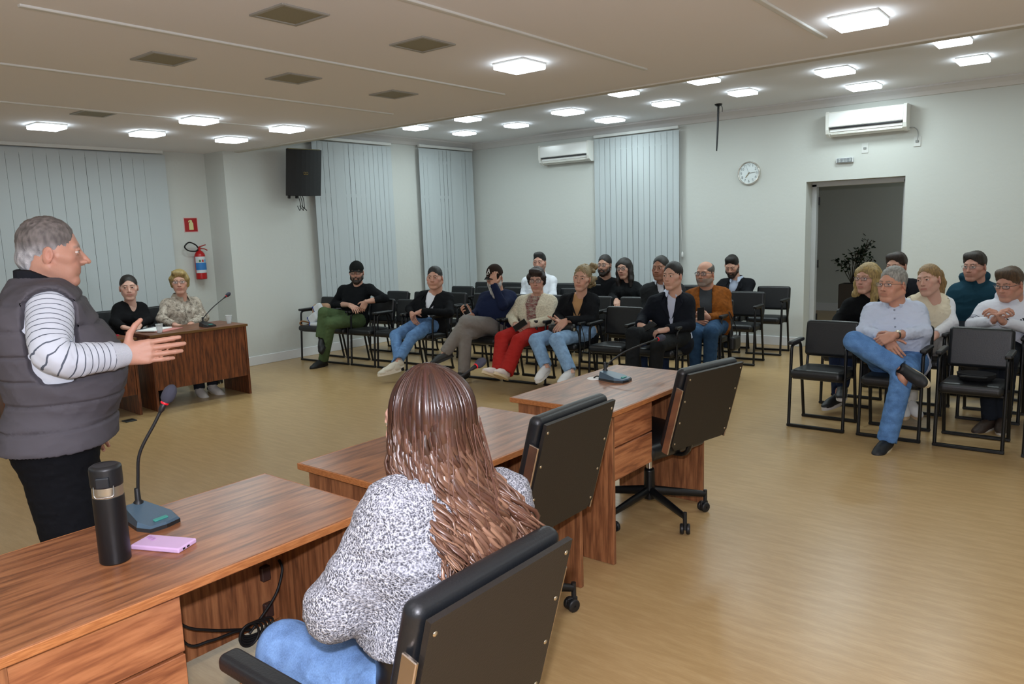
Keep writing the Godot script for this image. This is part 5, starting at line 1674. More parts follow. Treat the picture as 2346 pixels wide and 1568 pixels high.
func hair_disp(m: MB, f0: int, amp: float, freq: float, seed_: int, stretch := Vector3(1, 0.25, 1)) -> void:
	var f := FastNoiseLite.new()
	f.seed = seed_
	f.frequency = freq
	f.fractal_octaves = 2
	for i in range(f0, m.v.size()):
		var p := m.v[i] * stretch
		var q := f.get_noise_3dv(p)
		m.v[i] += m.n[i] * q * amp
		var k := 1.0 + q * 0.7
		m.c[i] = Color(m.c[i].r * k, m.c[i].g * k, m.c[i].b * k)
func hair_mat() -> StandardMaterial3D:
	if not M.has("hair"):
		M.hair = mat(Color(1, 1, 1), 0.5)
		M.hair.vertex_color_use_as_albedo = true
		nrm(tri_mat(M.hair, null, Vector3(40, 6, 40)), bump_tex(noise_img(58, 0.08, 3, 256), 5.0), 0.7)
	return M.hair
func add_hair(S: Dictionary, o: Node3D, cell := 0.006) -> void:
	var st: String = S.hair
	if st == "none": return
	var key := "%s %s %s" % [st, S.get("hairline", 0), cell]
	if HAIR.has(key):
		finish_hair(S, o, HAIR[key][0], HAIR[key][1])
		return
	var f := Field.new(Vector3(-0.15, -0.26, -0.24), Vector3(0.15, 0.185, 0.13), cell)
	var amp := 0.004
	match st:
		"short", "quiff", "bald", "side":
			f.ell(Vector3(0, 0.047, -0.018), Vector3(0.0785, 0.092, 0.0975), Basis.IDENTITY, 0.0)
			f.cap(Vector3(0, -0.02, -0.075), Vector3(0, -0.05, -0.06), 0.045, 0.04, 0.03)
			if st == "quiff": f.cap(Vector3(-0.03, 0.108, 0.035), Vector3(0.03, 0.112, 0.035), 0.027, 0.027, 0.04)
			if st == "side":
				f.cap(Vector3(-0.045, 0.1, 0.045), Vector3(0.04, 0.105, 0.04), 0.024, 0.026, 0.04)
				f.cap(Vector3(0.05, 0.09, 0.02), Vector3(0.064, 0.05, 0.015), 0.022, 0.018, 0.03)
				f.cap(Vector3(-0.05, 0.09, 0.02), Vector3(-0.064, 0.05, 0.015), 0.022, 0.018, 0.03)
			var hl: float = S.get("hairline", 0.078)
			f.ell(Vector3(0, hl - 0.115, 0.098), Vector3(0.063, 0.118, 0.066), Basis.IDENTITY, 0.016, true)
			for q in [-1.0, 1.0]:
				f.ell(Vector3(q * 0.09, -0.07, 0.0), Vector3(0.05, 0.062, 0.032), Basis.IDENTITY, 0.01, true)
				f.ell(Vector3(q * 0.07, -0.085, 0.04), Vector3(0.06, 0.075, 0.05), Basis.IDENTITY, 0.01, true)
			f.ell(Vector3(0, -0.14, -0.04), Vector3(0.12, 0.075, 0.12), Basis.IDENTITY, 0.01, true)
			if st == "bald": f.ell(Vector3(0, 0.135, 0.03), Vector3(0.085, 0.085, 0.115), Basis.IDENTITY, 0.02, true)
		"crop":   # short women's cut
			f.ell(Vector3(0, 0.046, -0.02), Vector3(0.084, 0.095, 0.102), Basis.IDENTITY, 0.0)
			for q in [-1.0, 1.0]: f.cap(Vector3(q * 0.07, 0.04, 0.02), Vector3(q * 0.068, -0.03, 0.0), 0.028, 0.022, 0.03)
			f.cap(Vector3(-0.04, 0.105, 0.06), Vector3(0.04, 0.095, 0.065), 0.026, 0.026, 0.03)
			f.cap(Vector3(0, -0.02, -0.075), Vector3(0, -0.08, -0.05), 0.05, 0.045, 0.03)
			f.ell(Vector3(0, S.get("hairline", 0.06) - 0.1, 0.1), Vector3(0.06, 0.1, 0.062), Basis.IDENTITY, 0.012, true)
			amp = 0.007
		"long":
			f.ell(Vector3(0, 0.046, -0.02), Vector3(0.085, 0.095, 0.104), Basis.IDENTITY, 0.0)
			for q in [-1.0, 1.0]:
				f.chain([Vector3(q * 0.07, 0.06, 0.01), Vector3(q * 0.078, -0.04, 0.005), Vector3(q * 0.082, -0.13, 0.015), Vector3(q * 0.075, -0.215, 0.03)], [0.03, 0.028, 0.03, 0.018], 0.03)
			f.chain([Vector3(0, 0.0, -0.075), Vector3(0, -0.1, -0.07), Vector3(0, -0.2, -0.075)], [0.075, 0.07, 0.05], 0.04)
			f.ell(Vector3(0, S.get("hairline", 0.07) - 0.125, 0.095), Vector3(0.06, 0.125, 0.062), Basis.IDENTITY, 0.012, true)
			f.ell(Vector3(0, -0.15, 0.06), Vector3(0.055, 0.12, 0.08), Basis.IDENTITY, 0.012, true)
			amp = 0.007
		"pony", "bun", "curly":
			f.ell(Vector3(0, 0.046, -0.02), Vector3(0.079, 0.0905, 0.0985), Basis.IDENTITY, 0.0)
			f.cap(Vector3(0, -0.02, -0.075), Vector3(0, -0.05, -0.06), 0.043, 0.036, 0.03)
			f.ell(Vector3(0, S.get("hairline", 0.08) - 0.115, 0.095), Vector3(0.066, 0.115, 0.062), Basis.IDENTITY, 0.012, true)
			for q in [-1.0, 1.0]: f.ell(Vector3(q * 0.085, -0.06, 0.012), Vector3(0.05, 0.062, 0.045), Basis.IDENTITY, 0.01, true)
			if st == "pony":
				f.chain([Vector3(0, 0.06, -0.1), Vector3(0, 0.045, -0.15), Vector3(0, -0.03, -0.175), Vector3(0, -0.14, -0.16)], [0.024, 0.034, 0.036, 0.016], 0.02)
			elif st == "bun":
				f.ell(Vector3(0, 0.02, -0.115), Vector3(0.045, 0.045, 0.035), Basis.IDENTITY, 0.02)
			else:
				var r := RandomNumberGenerator.new()
				r.seed = 5
				for i in 26:
					f.ell(Vector3(0.035 + r.randf_range(-0.05, 0.06), 0.055 + r.randf_range(-0.15, 0.09), -0.1 + r.randf_range(-0.06, 0.03)), Vector3.ONE * r.randf_range(0.02, 0.034), Basis.IDENTITY, 0.012)
				amp = 0.012
	var raw := MB.new()
	f.mesh_into(raw)
	HAIR[key] = [raw, amp]
	finish_hair(S, o, raw, amp)
var HAIR := {}
func finish_hair(S: Dictionary, o: Node3D, raw: MB, amp: float) -> void:
	var st: String = S.hair
	var m := MB.new()
	m.v = raw.v.duplicate(); m.n = raw.n; m.uv = raw.uv; m.ix = raw.ix
	m.c.resize(m.v.size()); m.c.fill(lin(S.hairc))
	if S.has("hairc2"):
		for i in m.v.size():
			if m.v[i].y < 0.045: m.c[i] = m.c[i].lerp(lin(S.hairc2), clampf((0.045 - m.v[i].y) / 0.04, 0, 1))
	hair_disp(m, 0, amp, 60.0 if st == "curly" else 90.0, 9, Vector3(1, 1, 1) if st == "curly" else Vector3(1, 0.22, 0.6))
	var mb := MB.new()
	append(mb, m, head_xf(S))
	part(o, "hair", mb, hair_mat())

func add_beard(S: Dictionary, o: Node3D) -> void:
	# full beard as a mesh of its own
	var f := Field.new(Vector3(-0.1, -0.2, -0.03), Vector3(0.1, 0.0, 0.12), 0.005)
	var ln: float = S.get("beard_len", 0.0)
	for q in [-1.0, 1.0]:
		f.cap(Vector3(q * 0.068, -0.02, 0.0), Vector3(q * 0.055, -0.06, 0.025), 0.011, 0.018, 0.015)
		f.cap(Vector3(q * 0.055, -0.06, 0.025), Vector3(q * 0.016, -0.105 - ln * 0.4, 0.064), 0.022, 0.024, 0.02)
		f.cap(Vector3(0, -0.046, 0.091), Vector3(q * 0.026, -0.056, 0.08), 0.0055, 0.006, 0.005)
		f.cap(Vector3(q * 0.028, -0.056, 0.079), Vector3(q * 0.024, -0.09, 0.07), 0.008, 0.014, 0.012)
	f.cap(Vector3(0, -0.1, 0.068), Vector3(0, -0.11 - ln, 0.066), 0.022, 0.02, 0.02)
	var m := MB.new()
	m.col = lin(S.full_beard)
	f.mesh_into(m)
	hair_disp(m, 0, 0.006, 130.0, 4)
	var mb := MB.new()
	append(mb, m, head_xf(S))
	part(o, "beard", mb, hair_mat())

func add_glasses(S: Dictionary, o: Node3D) -> void:
	var xf := head_xf(S)
	var g := Node3D.new()
	g.name = "glasses"
	o.add_child(g, true)
	var b := MB.new()
	var r: float = S.get("frame_r", 0.0016)
	var hh: float = S.get("frame_h", 0.016)
	for q in [-1.0, 1.0]:
		var pts := []
		for i in 15:
			var a := TAU * i / 14.0
			var cx := signf(cos(a)) * pow(absf(cos(a)), 0.65) * 0.0245
			var cy := signf(sin(a)) * pow(absf(sin(a)), 0.65) * hh
			pts.append(xf * Vector3(q * 0.033 + cx, 0.0095 + cy, 0.1 - absf(q * 0.033 + cx) * 0.12))
		b.tube(PackedVector3Array(pts), r, 6, false)
		b.tube(PackedVector3Array([xf * Vector3(q * 0.057, 0.016, 0.093), xf * Vector3(q * 0.078, 0.016, 0.07), xf * Vector3(q * 0.085, 0.012, -0.005), xf * Vector3(q * 0.082, -0.008, -0.025)]), r, 6)
	b.tube(PackedVector3Array([xf * Vector3(-0.009, 0.014, 0.099), xf * Vector3(0, 0.0165, 0.1), xf * Vector3(0.009, 0.014, 0.099)]), r, 6)
	part(g, "frame", b, mat(hexc(S.glasses), 0.35))
	if not M.has("lens"):
		M.lens = mat(Color(0.85, 0.9, 0.92, 0.16), 0.03)
		M.lens.transparency = BaseMaterial3D.TRANSPARENCY_ALPHA
	for q in [-1.0, 1.0]:
		b = MB.new()
		var ring := []
		for i in 14:
			var a := TAU * i / 14.0
			var cx := signf(cos(a)) * pow(absf(cos(a)), 0.65) * 0.0238
			var cy := signf(sin(a)) * pow(absf(sin(a)), 0.65) * (hh - 0.0006)
			ring.append(xf * Vector3(q * 0.033 + cx, 0.0095 + cy, 0.1 - absf(q * 0.033 + cx) * 0.12))
		b.face(ring, xf.basis.z.normalized())
		part(g, "lens", b, M.lens)

func limb_basis(dir: Vector3, palm: Vector3) -> Basis:
	# y along the fingers, z the palm side
	var y := dir.normalized()
	var z := (palm - y * palm.dot(y)).normalized()
	return Basis(y.cross(z), y, z)
func place_hand(S: Dictionary, body: MB, side: String, sk: Color) -> void:
	var hd: Array = S.hands[side]              # [pose, finger direction, palm direction]
	var w: Vector3 = S["w" + side]
	var b := limb_basis(hd[1], hd[2])
	# the mesh's thumb is on +x (y cross z): a left hand seen from its palm has it there, a right hand is mirrored
	var sc: float = S.get("hand_s", 1.0)
	var mir := -1.0 if side == "l" else 1.0
	var src: MB = HANDS[hd[0]]
	var f := body.v.size()
	append(body, src, Transform3D(b * Basis.from_scale(Vector3(mir * sc, sc, sc)), w))
	for i in range(f, body.v.size()): body.c[i] = sk

func bounds(pts: Array, pad: float) -> Array:
	var lo: Vector3 = pts[0]
	var hi: Vector3 = pts[0]
	for p in pts:
		lo = lo.min(p)
		hi = hi.max(p)
	return [lo - Vector3.ONE * pad, hi + Vector3.ONE * pad]
func torso_into(f: Field, S: Dictionary, g: float, belly: float, grow: float, hem: float) -> void:
	var up: Vector3 = (S.n - S.p).normalized()
	var lf: Vector3 = (S.sl - S.sr).normalized()
	var fw := lf.cross(up).normalized()
	var hl: Vector3 = (S.hl - S.hr).normalized()
	var hip: Vector3 = S.p - up * hem
	f.cap(hip - hl * 0.075 * g, hip + hl * 0.075 * g, 0.112 * g + grow, 0.112 * g + grow, 0.05)
	var wst: Vector3 = S.p.lerp(S.n, 0.38)
	var ml := (lf + hl).normalized()
	f.cap(wst + fw * belly * 0.6 - ml * 0.06 * g, wst + fw * belly * 0.6 + ml * 0.06 * g, 0.104 * g + belly * 0.5 + grow, 0.104 * g + belly * 0.5 + grow, 0.08)
	var ch: Vector3 = S.p.lerp(S.n, 0.70)
	f.cap(ch - lf * 0.078 * g, ch + lf * 0.078 * g, 0.106 * g + grow, 0.106 * g + grow, 0.08)
	if S.sex == "f":
		for q in [-1.0, 1.0]:
			var bu: Vector3 = S.p.lerp(S.n, 0.62) + fw * 0.085 * g + lf * q * 0.07 * g
			f.ell(bu, Vector3.ONE * (0.058 * g + grow), Basis.IDENTITY, 0.05)
	for q in ["l", "r"]: f.cap(S.n - up * 0.045, S["s" + q], 0.06 + grow, 0.05 + grow, 0.05)
	f.cap(S.sl, S.sr, 0.045 + grow, 0.045 + grow, 0.06)
	f.cap(ch, S.n - up * 0.02, 0.085 * g + grow, 0.062 + grow, 0.06)
func arm_into(f: Field, S: Dictionary, side: String, r: Array, grow: float, to_wrist := 1.0) -> void:
	var a: Vector3 = S["s" + side]
	var e: Vector3 = S["e" + side]
	var w: Vector3 = e.lerp(S["w" + side], to_wrist)
	f.cap(a, e, r[0] + grow, r[1] + grow, 0.045)
	f.cap(e, w, r[1] + grow - 0.002, r[2] + grow, 0.02)
	var d := (w - e).normalized()
	var R := 0.07
	f.cap(w + d * (R - 0.004), w + d * (R + 0.03), R, R, 0.004, true)
func legs_into(f: Field, S: Dictionary, g: float, r: Array, cut := true) -> void:
	f.cap(S.hl, S.hr, 0.108 * g, 0.108 * g, 0.04)
	var pel: Vector3 = S.p
	f.cap(pel, (S.hl + S.hr) * 0.5, 0.11 * g, 0.11 * g, 0.04)
	for q in ["l", "r"]:
		f.cap(S["h" + q], S["k" + q], r[0] * g, r[1], 0.04)
		f.cap(S["k" + q], S["a" + q], r[1] - 0.002, r[2], 0.02)
	if cut:
		for q in ["l", "r"]:
			var d: Vector3 = (S["a" + q] - S["k" + q]).normalized()
			var R := 0.085
			f.cap(S["a" + q] + d * (R - 0.006), S["a" + q] + d * (R + 0.04), R, R, 0.004, true)
func wrinkle(m: MB, f0: int, amp: float, freq: float, seed_: int, stretch: Vector3) -> void:
	var f := FastNoiseLite.new()
	f.seed = seed_
	f.frequency = freq
	f.fractal_type = FastNoiseLite.FRACTAL_RIDGED
	f.fractal_octaves = 2
	var grad := 0.004
	for i in range(f0, m.v.size()):
		var p := m.v[i] * stretch
		var c := f.get_noise_3dv(p)
		var nn := m.n[i]
		# tilt the normal with the slope of the folds, so that they shade
		var gx := f.get_noise_3dv(p + Vector3(grad, 0, 0)) - c
		var gy := f.get_noise_3dv(p + Vector3(0, grad, 0)) - c
		var gz := f.get_noise_3dv(p + Vector3(0, 0, grad)) - c
		var gr := Vector3(gx, gy, gz) * stretch / grad * amp
		gr -= nn * gr.dot(nn)
		m.v[i] += nn * c * amp
		m.n[i] = (nn - gr).normalized()

func person(label: String, S: Dictionary) -> Node3D:
	var at: Vector3 = S.at
	var l0: Vector3 = (S.sl - S.sr).normalized()
	S.sl += -l0 * 0.022 + Vector3(0, -0.032, 0)
	S.sr += l0 * 0.022 + Vector3(0, -0.032, 0)
	for k in ["p", "n", "h", "sl", "sr", "el", "er", "wl", "wr", "hl", "hr", "kl", "kr", "al", "ar"]:
		S[k] = S[k] - at
	var o := thing("person", label, "person", at)
	var cell: float = S.get("cell", 0.015)
	var sk := skin_of(S)
	var g: float = S.get("g", 1.0)
	var belly: float = S.get("belly", 0.0)
	# --- body: a slim core under the clothes, neck, head and hands in one mesh
	var bd := bounds([S.p, S.n, S.sl, S.sr, S.el, S.er, S.wl, S.wr, S.kl, S.kr, S.al, S.ar], 0.1)
	var f := Field.new(bd[0], bd[1], 0.024)
	f.cap(S.p, S.n, 0.075, 0.045, 0.03)
	var ub: Vector3 = (S.n - S.p).normalized()
	var lb: Vector3 = (S.sl - S.sr).normalized()
	var cb: Vector3 = S.p.lerp(S.n, 0.70)
	f.cap(cb - lb * 0.07 * g, cb + lb * 0.07 * g, 0.088 * g, 0.088 * g, 0.05)
	f.cap(cb, S.n - ub * 0.02, 0.07 * g, 0.05, 0.05)
	for q in ["l", "r"]: f.cap(S.n - ub * 0.045, S["s" + q], 0.046, 0.036, 0.04)
	f.cap(S.hl, S.hr, 0.05, 0.05, 0.03)
	for q in ["l", "r"]:
		if not S.has("no_arms"):
			f.cap(S["s" + q], S["e" + q], 0.034, 0.03, 0.02)
			f.cap(S["e" + q], S["w" + q], 0.03, 0.024, 0.02)
		f.cap(S["h" + q], S["k" + q], 0.055, 0.04, 0.02)
		f.cap(S["k" + q], S["a" + q], 0.04, 0.028, 0.02)
	var body := MB.new()
	body.col = sk
	f.mesh_into(body)
	var hx := head_xf(S)
	var hd: Vector3 = hx * Vector3(0, -0.1, -0.035)
	body.tube(spline([hd, hd.lerp(S.n, 0.5), S.n + Vector3(0, -0.03, 0)], 4), 0.05 if S.sex == "f" else 0.057, 16, false)
	add_head(S, body)
	for q in ["l", "r"]:
		place_hand(S, body, q, sk)
		if S.has("no_arms"): body.tube(bent([S["s" + q], S["e" + q], S["w" + q]], 0.13, 10), 0.028, 12, false)
		else: body.tube(PackedVector3Array([S["e" + q].lerp(S["w" + q], 0.6), S["w" + q]]), [0.028, 0.0245], 14, false)
	for q in ["l", "r"]:
		if S.has("bare"):
			# bare forearms below pushed-up sleeves
			var e: Vector3 = S["e" + q]
			var w: Vector3 = S["w" + q]
			body.tube(PackedVector3Array([e, e.lerp(w, 0.3), e.lerp(w, 0.7), w]), [0.04, 0.042, 0.033, 0.0255], 14, false)
		if S.has("ankles"):
			var k: Vector3 = S["k" + q]
			var a: Vector3 = S["a" + q]
			body.tube(PackedVector3Array([k.lerp(a, 0.6), k.lerp(a, 0.9), a + (a - k).normalized() * 0.05]), [0.045, 0.036, 0.034], 12, false)
	part(o, "body", body, skin_mat())
	add_eyes(S, o)
	add_hair(S, o, S.get("hair_cell", 0.006))
	if S.has("full_beard"): add_beard(S, o)
	if S.has("glasses"): add_glasses(S, o)
	# --- trousers
	var b := bounds([S.p, S.hl, S.hr, S.kl, S.kr, S.al, S.ar], 0.16)
	f = Field.new(b[0], b[1], cell)
	legs_into(f, S, g, S.get("leg_r", [0.088, 0.066, 0.056]))
	var mb := MB.new()
	f.mesh_into(mb)
	wrinkle(mb, 0, 0.0028, 7.0, 3, Vector3(1, 2.2, 1.6))
	part(o, "trousers", mb, fabric(hexc(S.legs), S.get("legs_kind", "cotton")))
	# --- shoes
	if S.get("shoes", "") != "":
		for q in ["l", "r"]:
			var dir: Vector3 = S.get("t" + q, Vector3(0, -0.15, 1))
			var a: Vector3 = S["a" + q]
			var zz := dir.normalized()
			var upv: Vector3 = S.get("u" + q, Vector3.UP)
			var xx := upv.cross(zz).normalized()
			var yy := zz.cross(xx)
			var sp := Node3D.new()
			sp.name = "shoe"
			o.add_child(sp, true)
			var xf := Transform3D(Basis(xx, yy, zz), a - yy * S.get("drop", 0.085) + zz * 0.028)
			share(sp, "upper", SHOES[S.shoes][0], mat(hexc(S.shoe_c), 0.55), xf)
			share(sp, "sole", SHOES[S.shoes][1], mat(hexc(S.get("sole_c", "1a1a1a")), 0.6), xf)
			if S.has("sock"):
				var q2 := MB.new()
				q2.tube(PackedVector3Array([a - yy * 0.03, a + (S["k" + q] - a).normalized() * 0.05]), 0.038, 12)
				part(sp, "sock", q2, fabric(hexc(S.sock), "plain"))
	# --- garment on the upper body
	b = bounds([S.p, S.n, S.sl, S.sr, S.el, S.er, S.wl, S.wr], 0.19)
	f = Field.new(b[0], b[1], S.get("top_cell", cell))
	var ar: Array = S.get("arm_r", [0.058, 0.05, 0.04])
	var grow: float = S.get("grow", 0.0)
	torso_into(f, S, g, belly, grow, S.get("hem", 0.02))
	if not S.has("no_arms"):
		for q in ["l", "r"]: arm_into(f, S, q, ar, grow, S.get("sleeve", 1.0))
	var up: Vector3 = (S.n - S.p).normalized()
	var lf: Vector3 = (S.sl - S.sr).normalized()
	var fw := lf.cross(up).normalized()
	var neck: String = S.get("neck", "round")
	if neck == "turtle":
		f.cap(S.n, S.n.lerp(hd, 0.55), 0.066, 0.064, 0.02)
	if neck in ["round", "v", "open", "wide"]:
		f.ell(S.n + up * 0.045 + fw * 0.02, Vector3(0.07, 0.06, 0.075) * (1.2 if neck == "wide" else 1.0), Basis.IDENTITY, 0.012, true)
	if neck == "v" or neck == "wide":
		f.cap(S.n + fw * 0.1 + up * 0.03, S.n + fw * 0.13 - up * S.get("v_depth", 0.1), 0.095 if neck == "wide" else 0.055, 0.025, 0.01, true)
	if neck == "hood":
		f.chain([S.n + fw * 0.075 + up * 0.02, S.n + lf * 0.085 + up * 0.045, S.n - fw * 0.09 + up * 0.03, S.n - lf * 0.085 + up * 0.045, S.n + fw * 0.075 + up * 0.02], [0.03, 0.035, 0.05, 0.035, 0.03], 0.03)
	if S.has("inner"):
		# open front: a strip of the jacket is cut away, the shirt shows
		var w0: float = S.get("open_w", 0.05)
		var sh: float = S.get("open_shift", 0.0)
		var fr := Basis(lf, up, fw)
		for i in 9:
			var t := i / 8.0
			var ln: float = S.get("open_len", 0.9)
			var tt := t * ln
			var R := lerpf(0.075, 0.112 * g, minf(tt * 3.0, 1.0)) + belly * 1.1 * clampf(tt * 1.7, 0, 1) + grow
			if S.sex == "f": R += 0.035 * clampf(1.0 - absf(tt - 0.38) * 3.5, 0, 1)
			var c: Vector3 = S.n.lerp(S.p, tt) + fw * R + lf * sh * tt
			var ww: float = w0 * (1.0 - S.get("open_taper", 0.6) * maxf(0.0, (t - 0.3) / 0.7))
			f.ell(c, Vector3(maxf(ww, 0.014), 0.075, 0.06), fr, 0.006, true)
	if S.has("hem_cut"): f.plane_cut(S.p + up * S.hem_cut, -up)
	if S.has("lap_cut"):
		f.ell(S.lap_cut[0] - at, S.lap_cut[1], Basis.IDENTITY, 0.01, true)
	mb = MB.new()
	f.mesh_into(mb)
	wrinkle(mb, 0, S.get("fold", 0.0035), 7.0, 7, Vector3(1, 1.5, 1))
	part(o, S.get("top_name", "jumper"), mb, S.top_mat if S.has("top_mat") else fabric(hexc(S.top), S.get("top_kind", "cotton")))
	if S.has("inner"):
		f = Field.new(b[0], b[1], cell)
		torso_into(f, S, g, belly, grow - 0.012, 0.03)
		if S.get("inner_neck", "round") == "turtle": f.cap(S.n, S.n.lerp(hd, 0.5), 0.064, 0.062, 0.02)
		else: f.ell(S.n + up * 0.05 + fw * 0.03, Vector3(0.066, 0.06, 0.075), Basis.IDENTITY, 0.012, true)
		mb = MB.new()
		f.mesh_into(mb)
		part(o, S.get("inner_name", "shirt"), mb, S.inner_mat if S.has("inner_mat") else fabric(hexc(S.inner), "cotton"))
	if S.has("collar"): add_collar(S, o, up, lf, fw)
	if S.has("lapel"): add_lapels(S, o, up, lf, fw, g, belly)
	return o
# two pointed leaves of a shirt collar round the neck
func add_collar(S: Dictionary, o: Node3D, up: Vector3, lf: Vector3, fw: Vector3) -> void:
	var m := fabric(hexc(S.collar), "plain")
	var r := 0.074
	for q in [-1.0, 1.0]:
		var b := MB.new()
		var top := []
		var low := []
		for i in 7:
			var a := PI - i / 6.0 * (PI - 0.35)
			var d: Vector3 = fw * cos(a) + lf * q * sin(a)
			top.append(S.n + d * r + up * (0.055 - 0.02 * i / 6.0))
			var spread := 0.022 + (0.02 if i == 6 else 0.0)
			low.append(S.n + d * (r + spread) + up * (0.018 - 0.05 * pow(i / 6.0, 2)))
		for i in 6:
			for s in [0.0, 0.004]:
				b.face([top[i] + fw * 0.0, top[i + 1], low[i + 1] + up * s, low[i] + up * s], ((top[i] - S.n).normalized() * 0.6 + up * 0.6).normalized())
			b.face([low[i], low[i + 1], low[i + 1] - up * 0.006, low[i] - up * 0.006], (low[i] - S.n).normalized())
		part(o, "collar", b, m)
func add_lapels(S: Dictionary, o: Node3D, up: Vector3, lf: Vector3, fw: Vector3, g: float, belly: float) -> void:
	var m := fabric(hexc(S.lapel), "plain")
	for q in [-1.0, 1.0]:
		var b := MB.new()
		var z := 0.118 * g
		var p0: Vector3 = S.n + up * 0.035 - fw * 0.045 + lf * q * 0.06
		var p1: Vector3 = S.n + up * 0.015 + fw * 0.045 + lf * q * 0.075
		var p2: Vector3 = S.n - up * 0.06 + fw * (z + 0.005) + lf * q * 0.085
		var p3: Vector3 = S.n - up * 0.1 + fw * (z + 0.012) + lf * q * 0.105
		var p4: Vector3 = S.n - up * 0.09 + fw * (z + 0.02) + lf * q * 0.055
		var p5: Vector3 = S.n.lerp(S.p, 0.62) + fw * (z + 0.02 + belly) + lf * q * 0.005
		for s in [0.0, -0.008]:
			var e: Vector3 = fw * s
			b.face([p0 + e, p1 + e, p1 + e - up * 0.02 + lf * q * 0.03, p0 + e - up * 0.02 + lf * q * 0.025], (fw + up).normalized())
			b.face([p1 + e, p2 + e, p3 + e, p1 + e - up * 0.02 + lf * q * 0.03], (fw * 0.8 + up * 0.5).normalized())
			b.face([p4 + e, p3 + e, p5 + e], (fw + lf * q * 0.2).normalized())
			b.face([p1 + e - lf * q * 0.02, p4 + e, p3 + e, p2 + e], (fw + up * 0.3).normalized())
		part(o, "lapel", b, m)

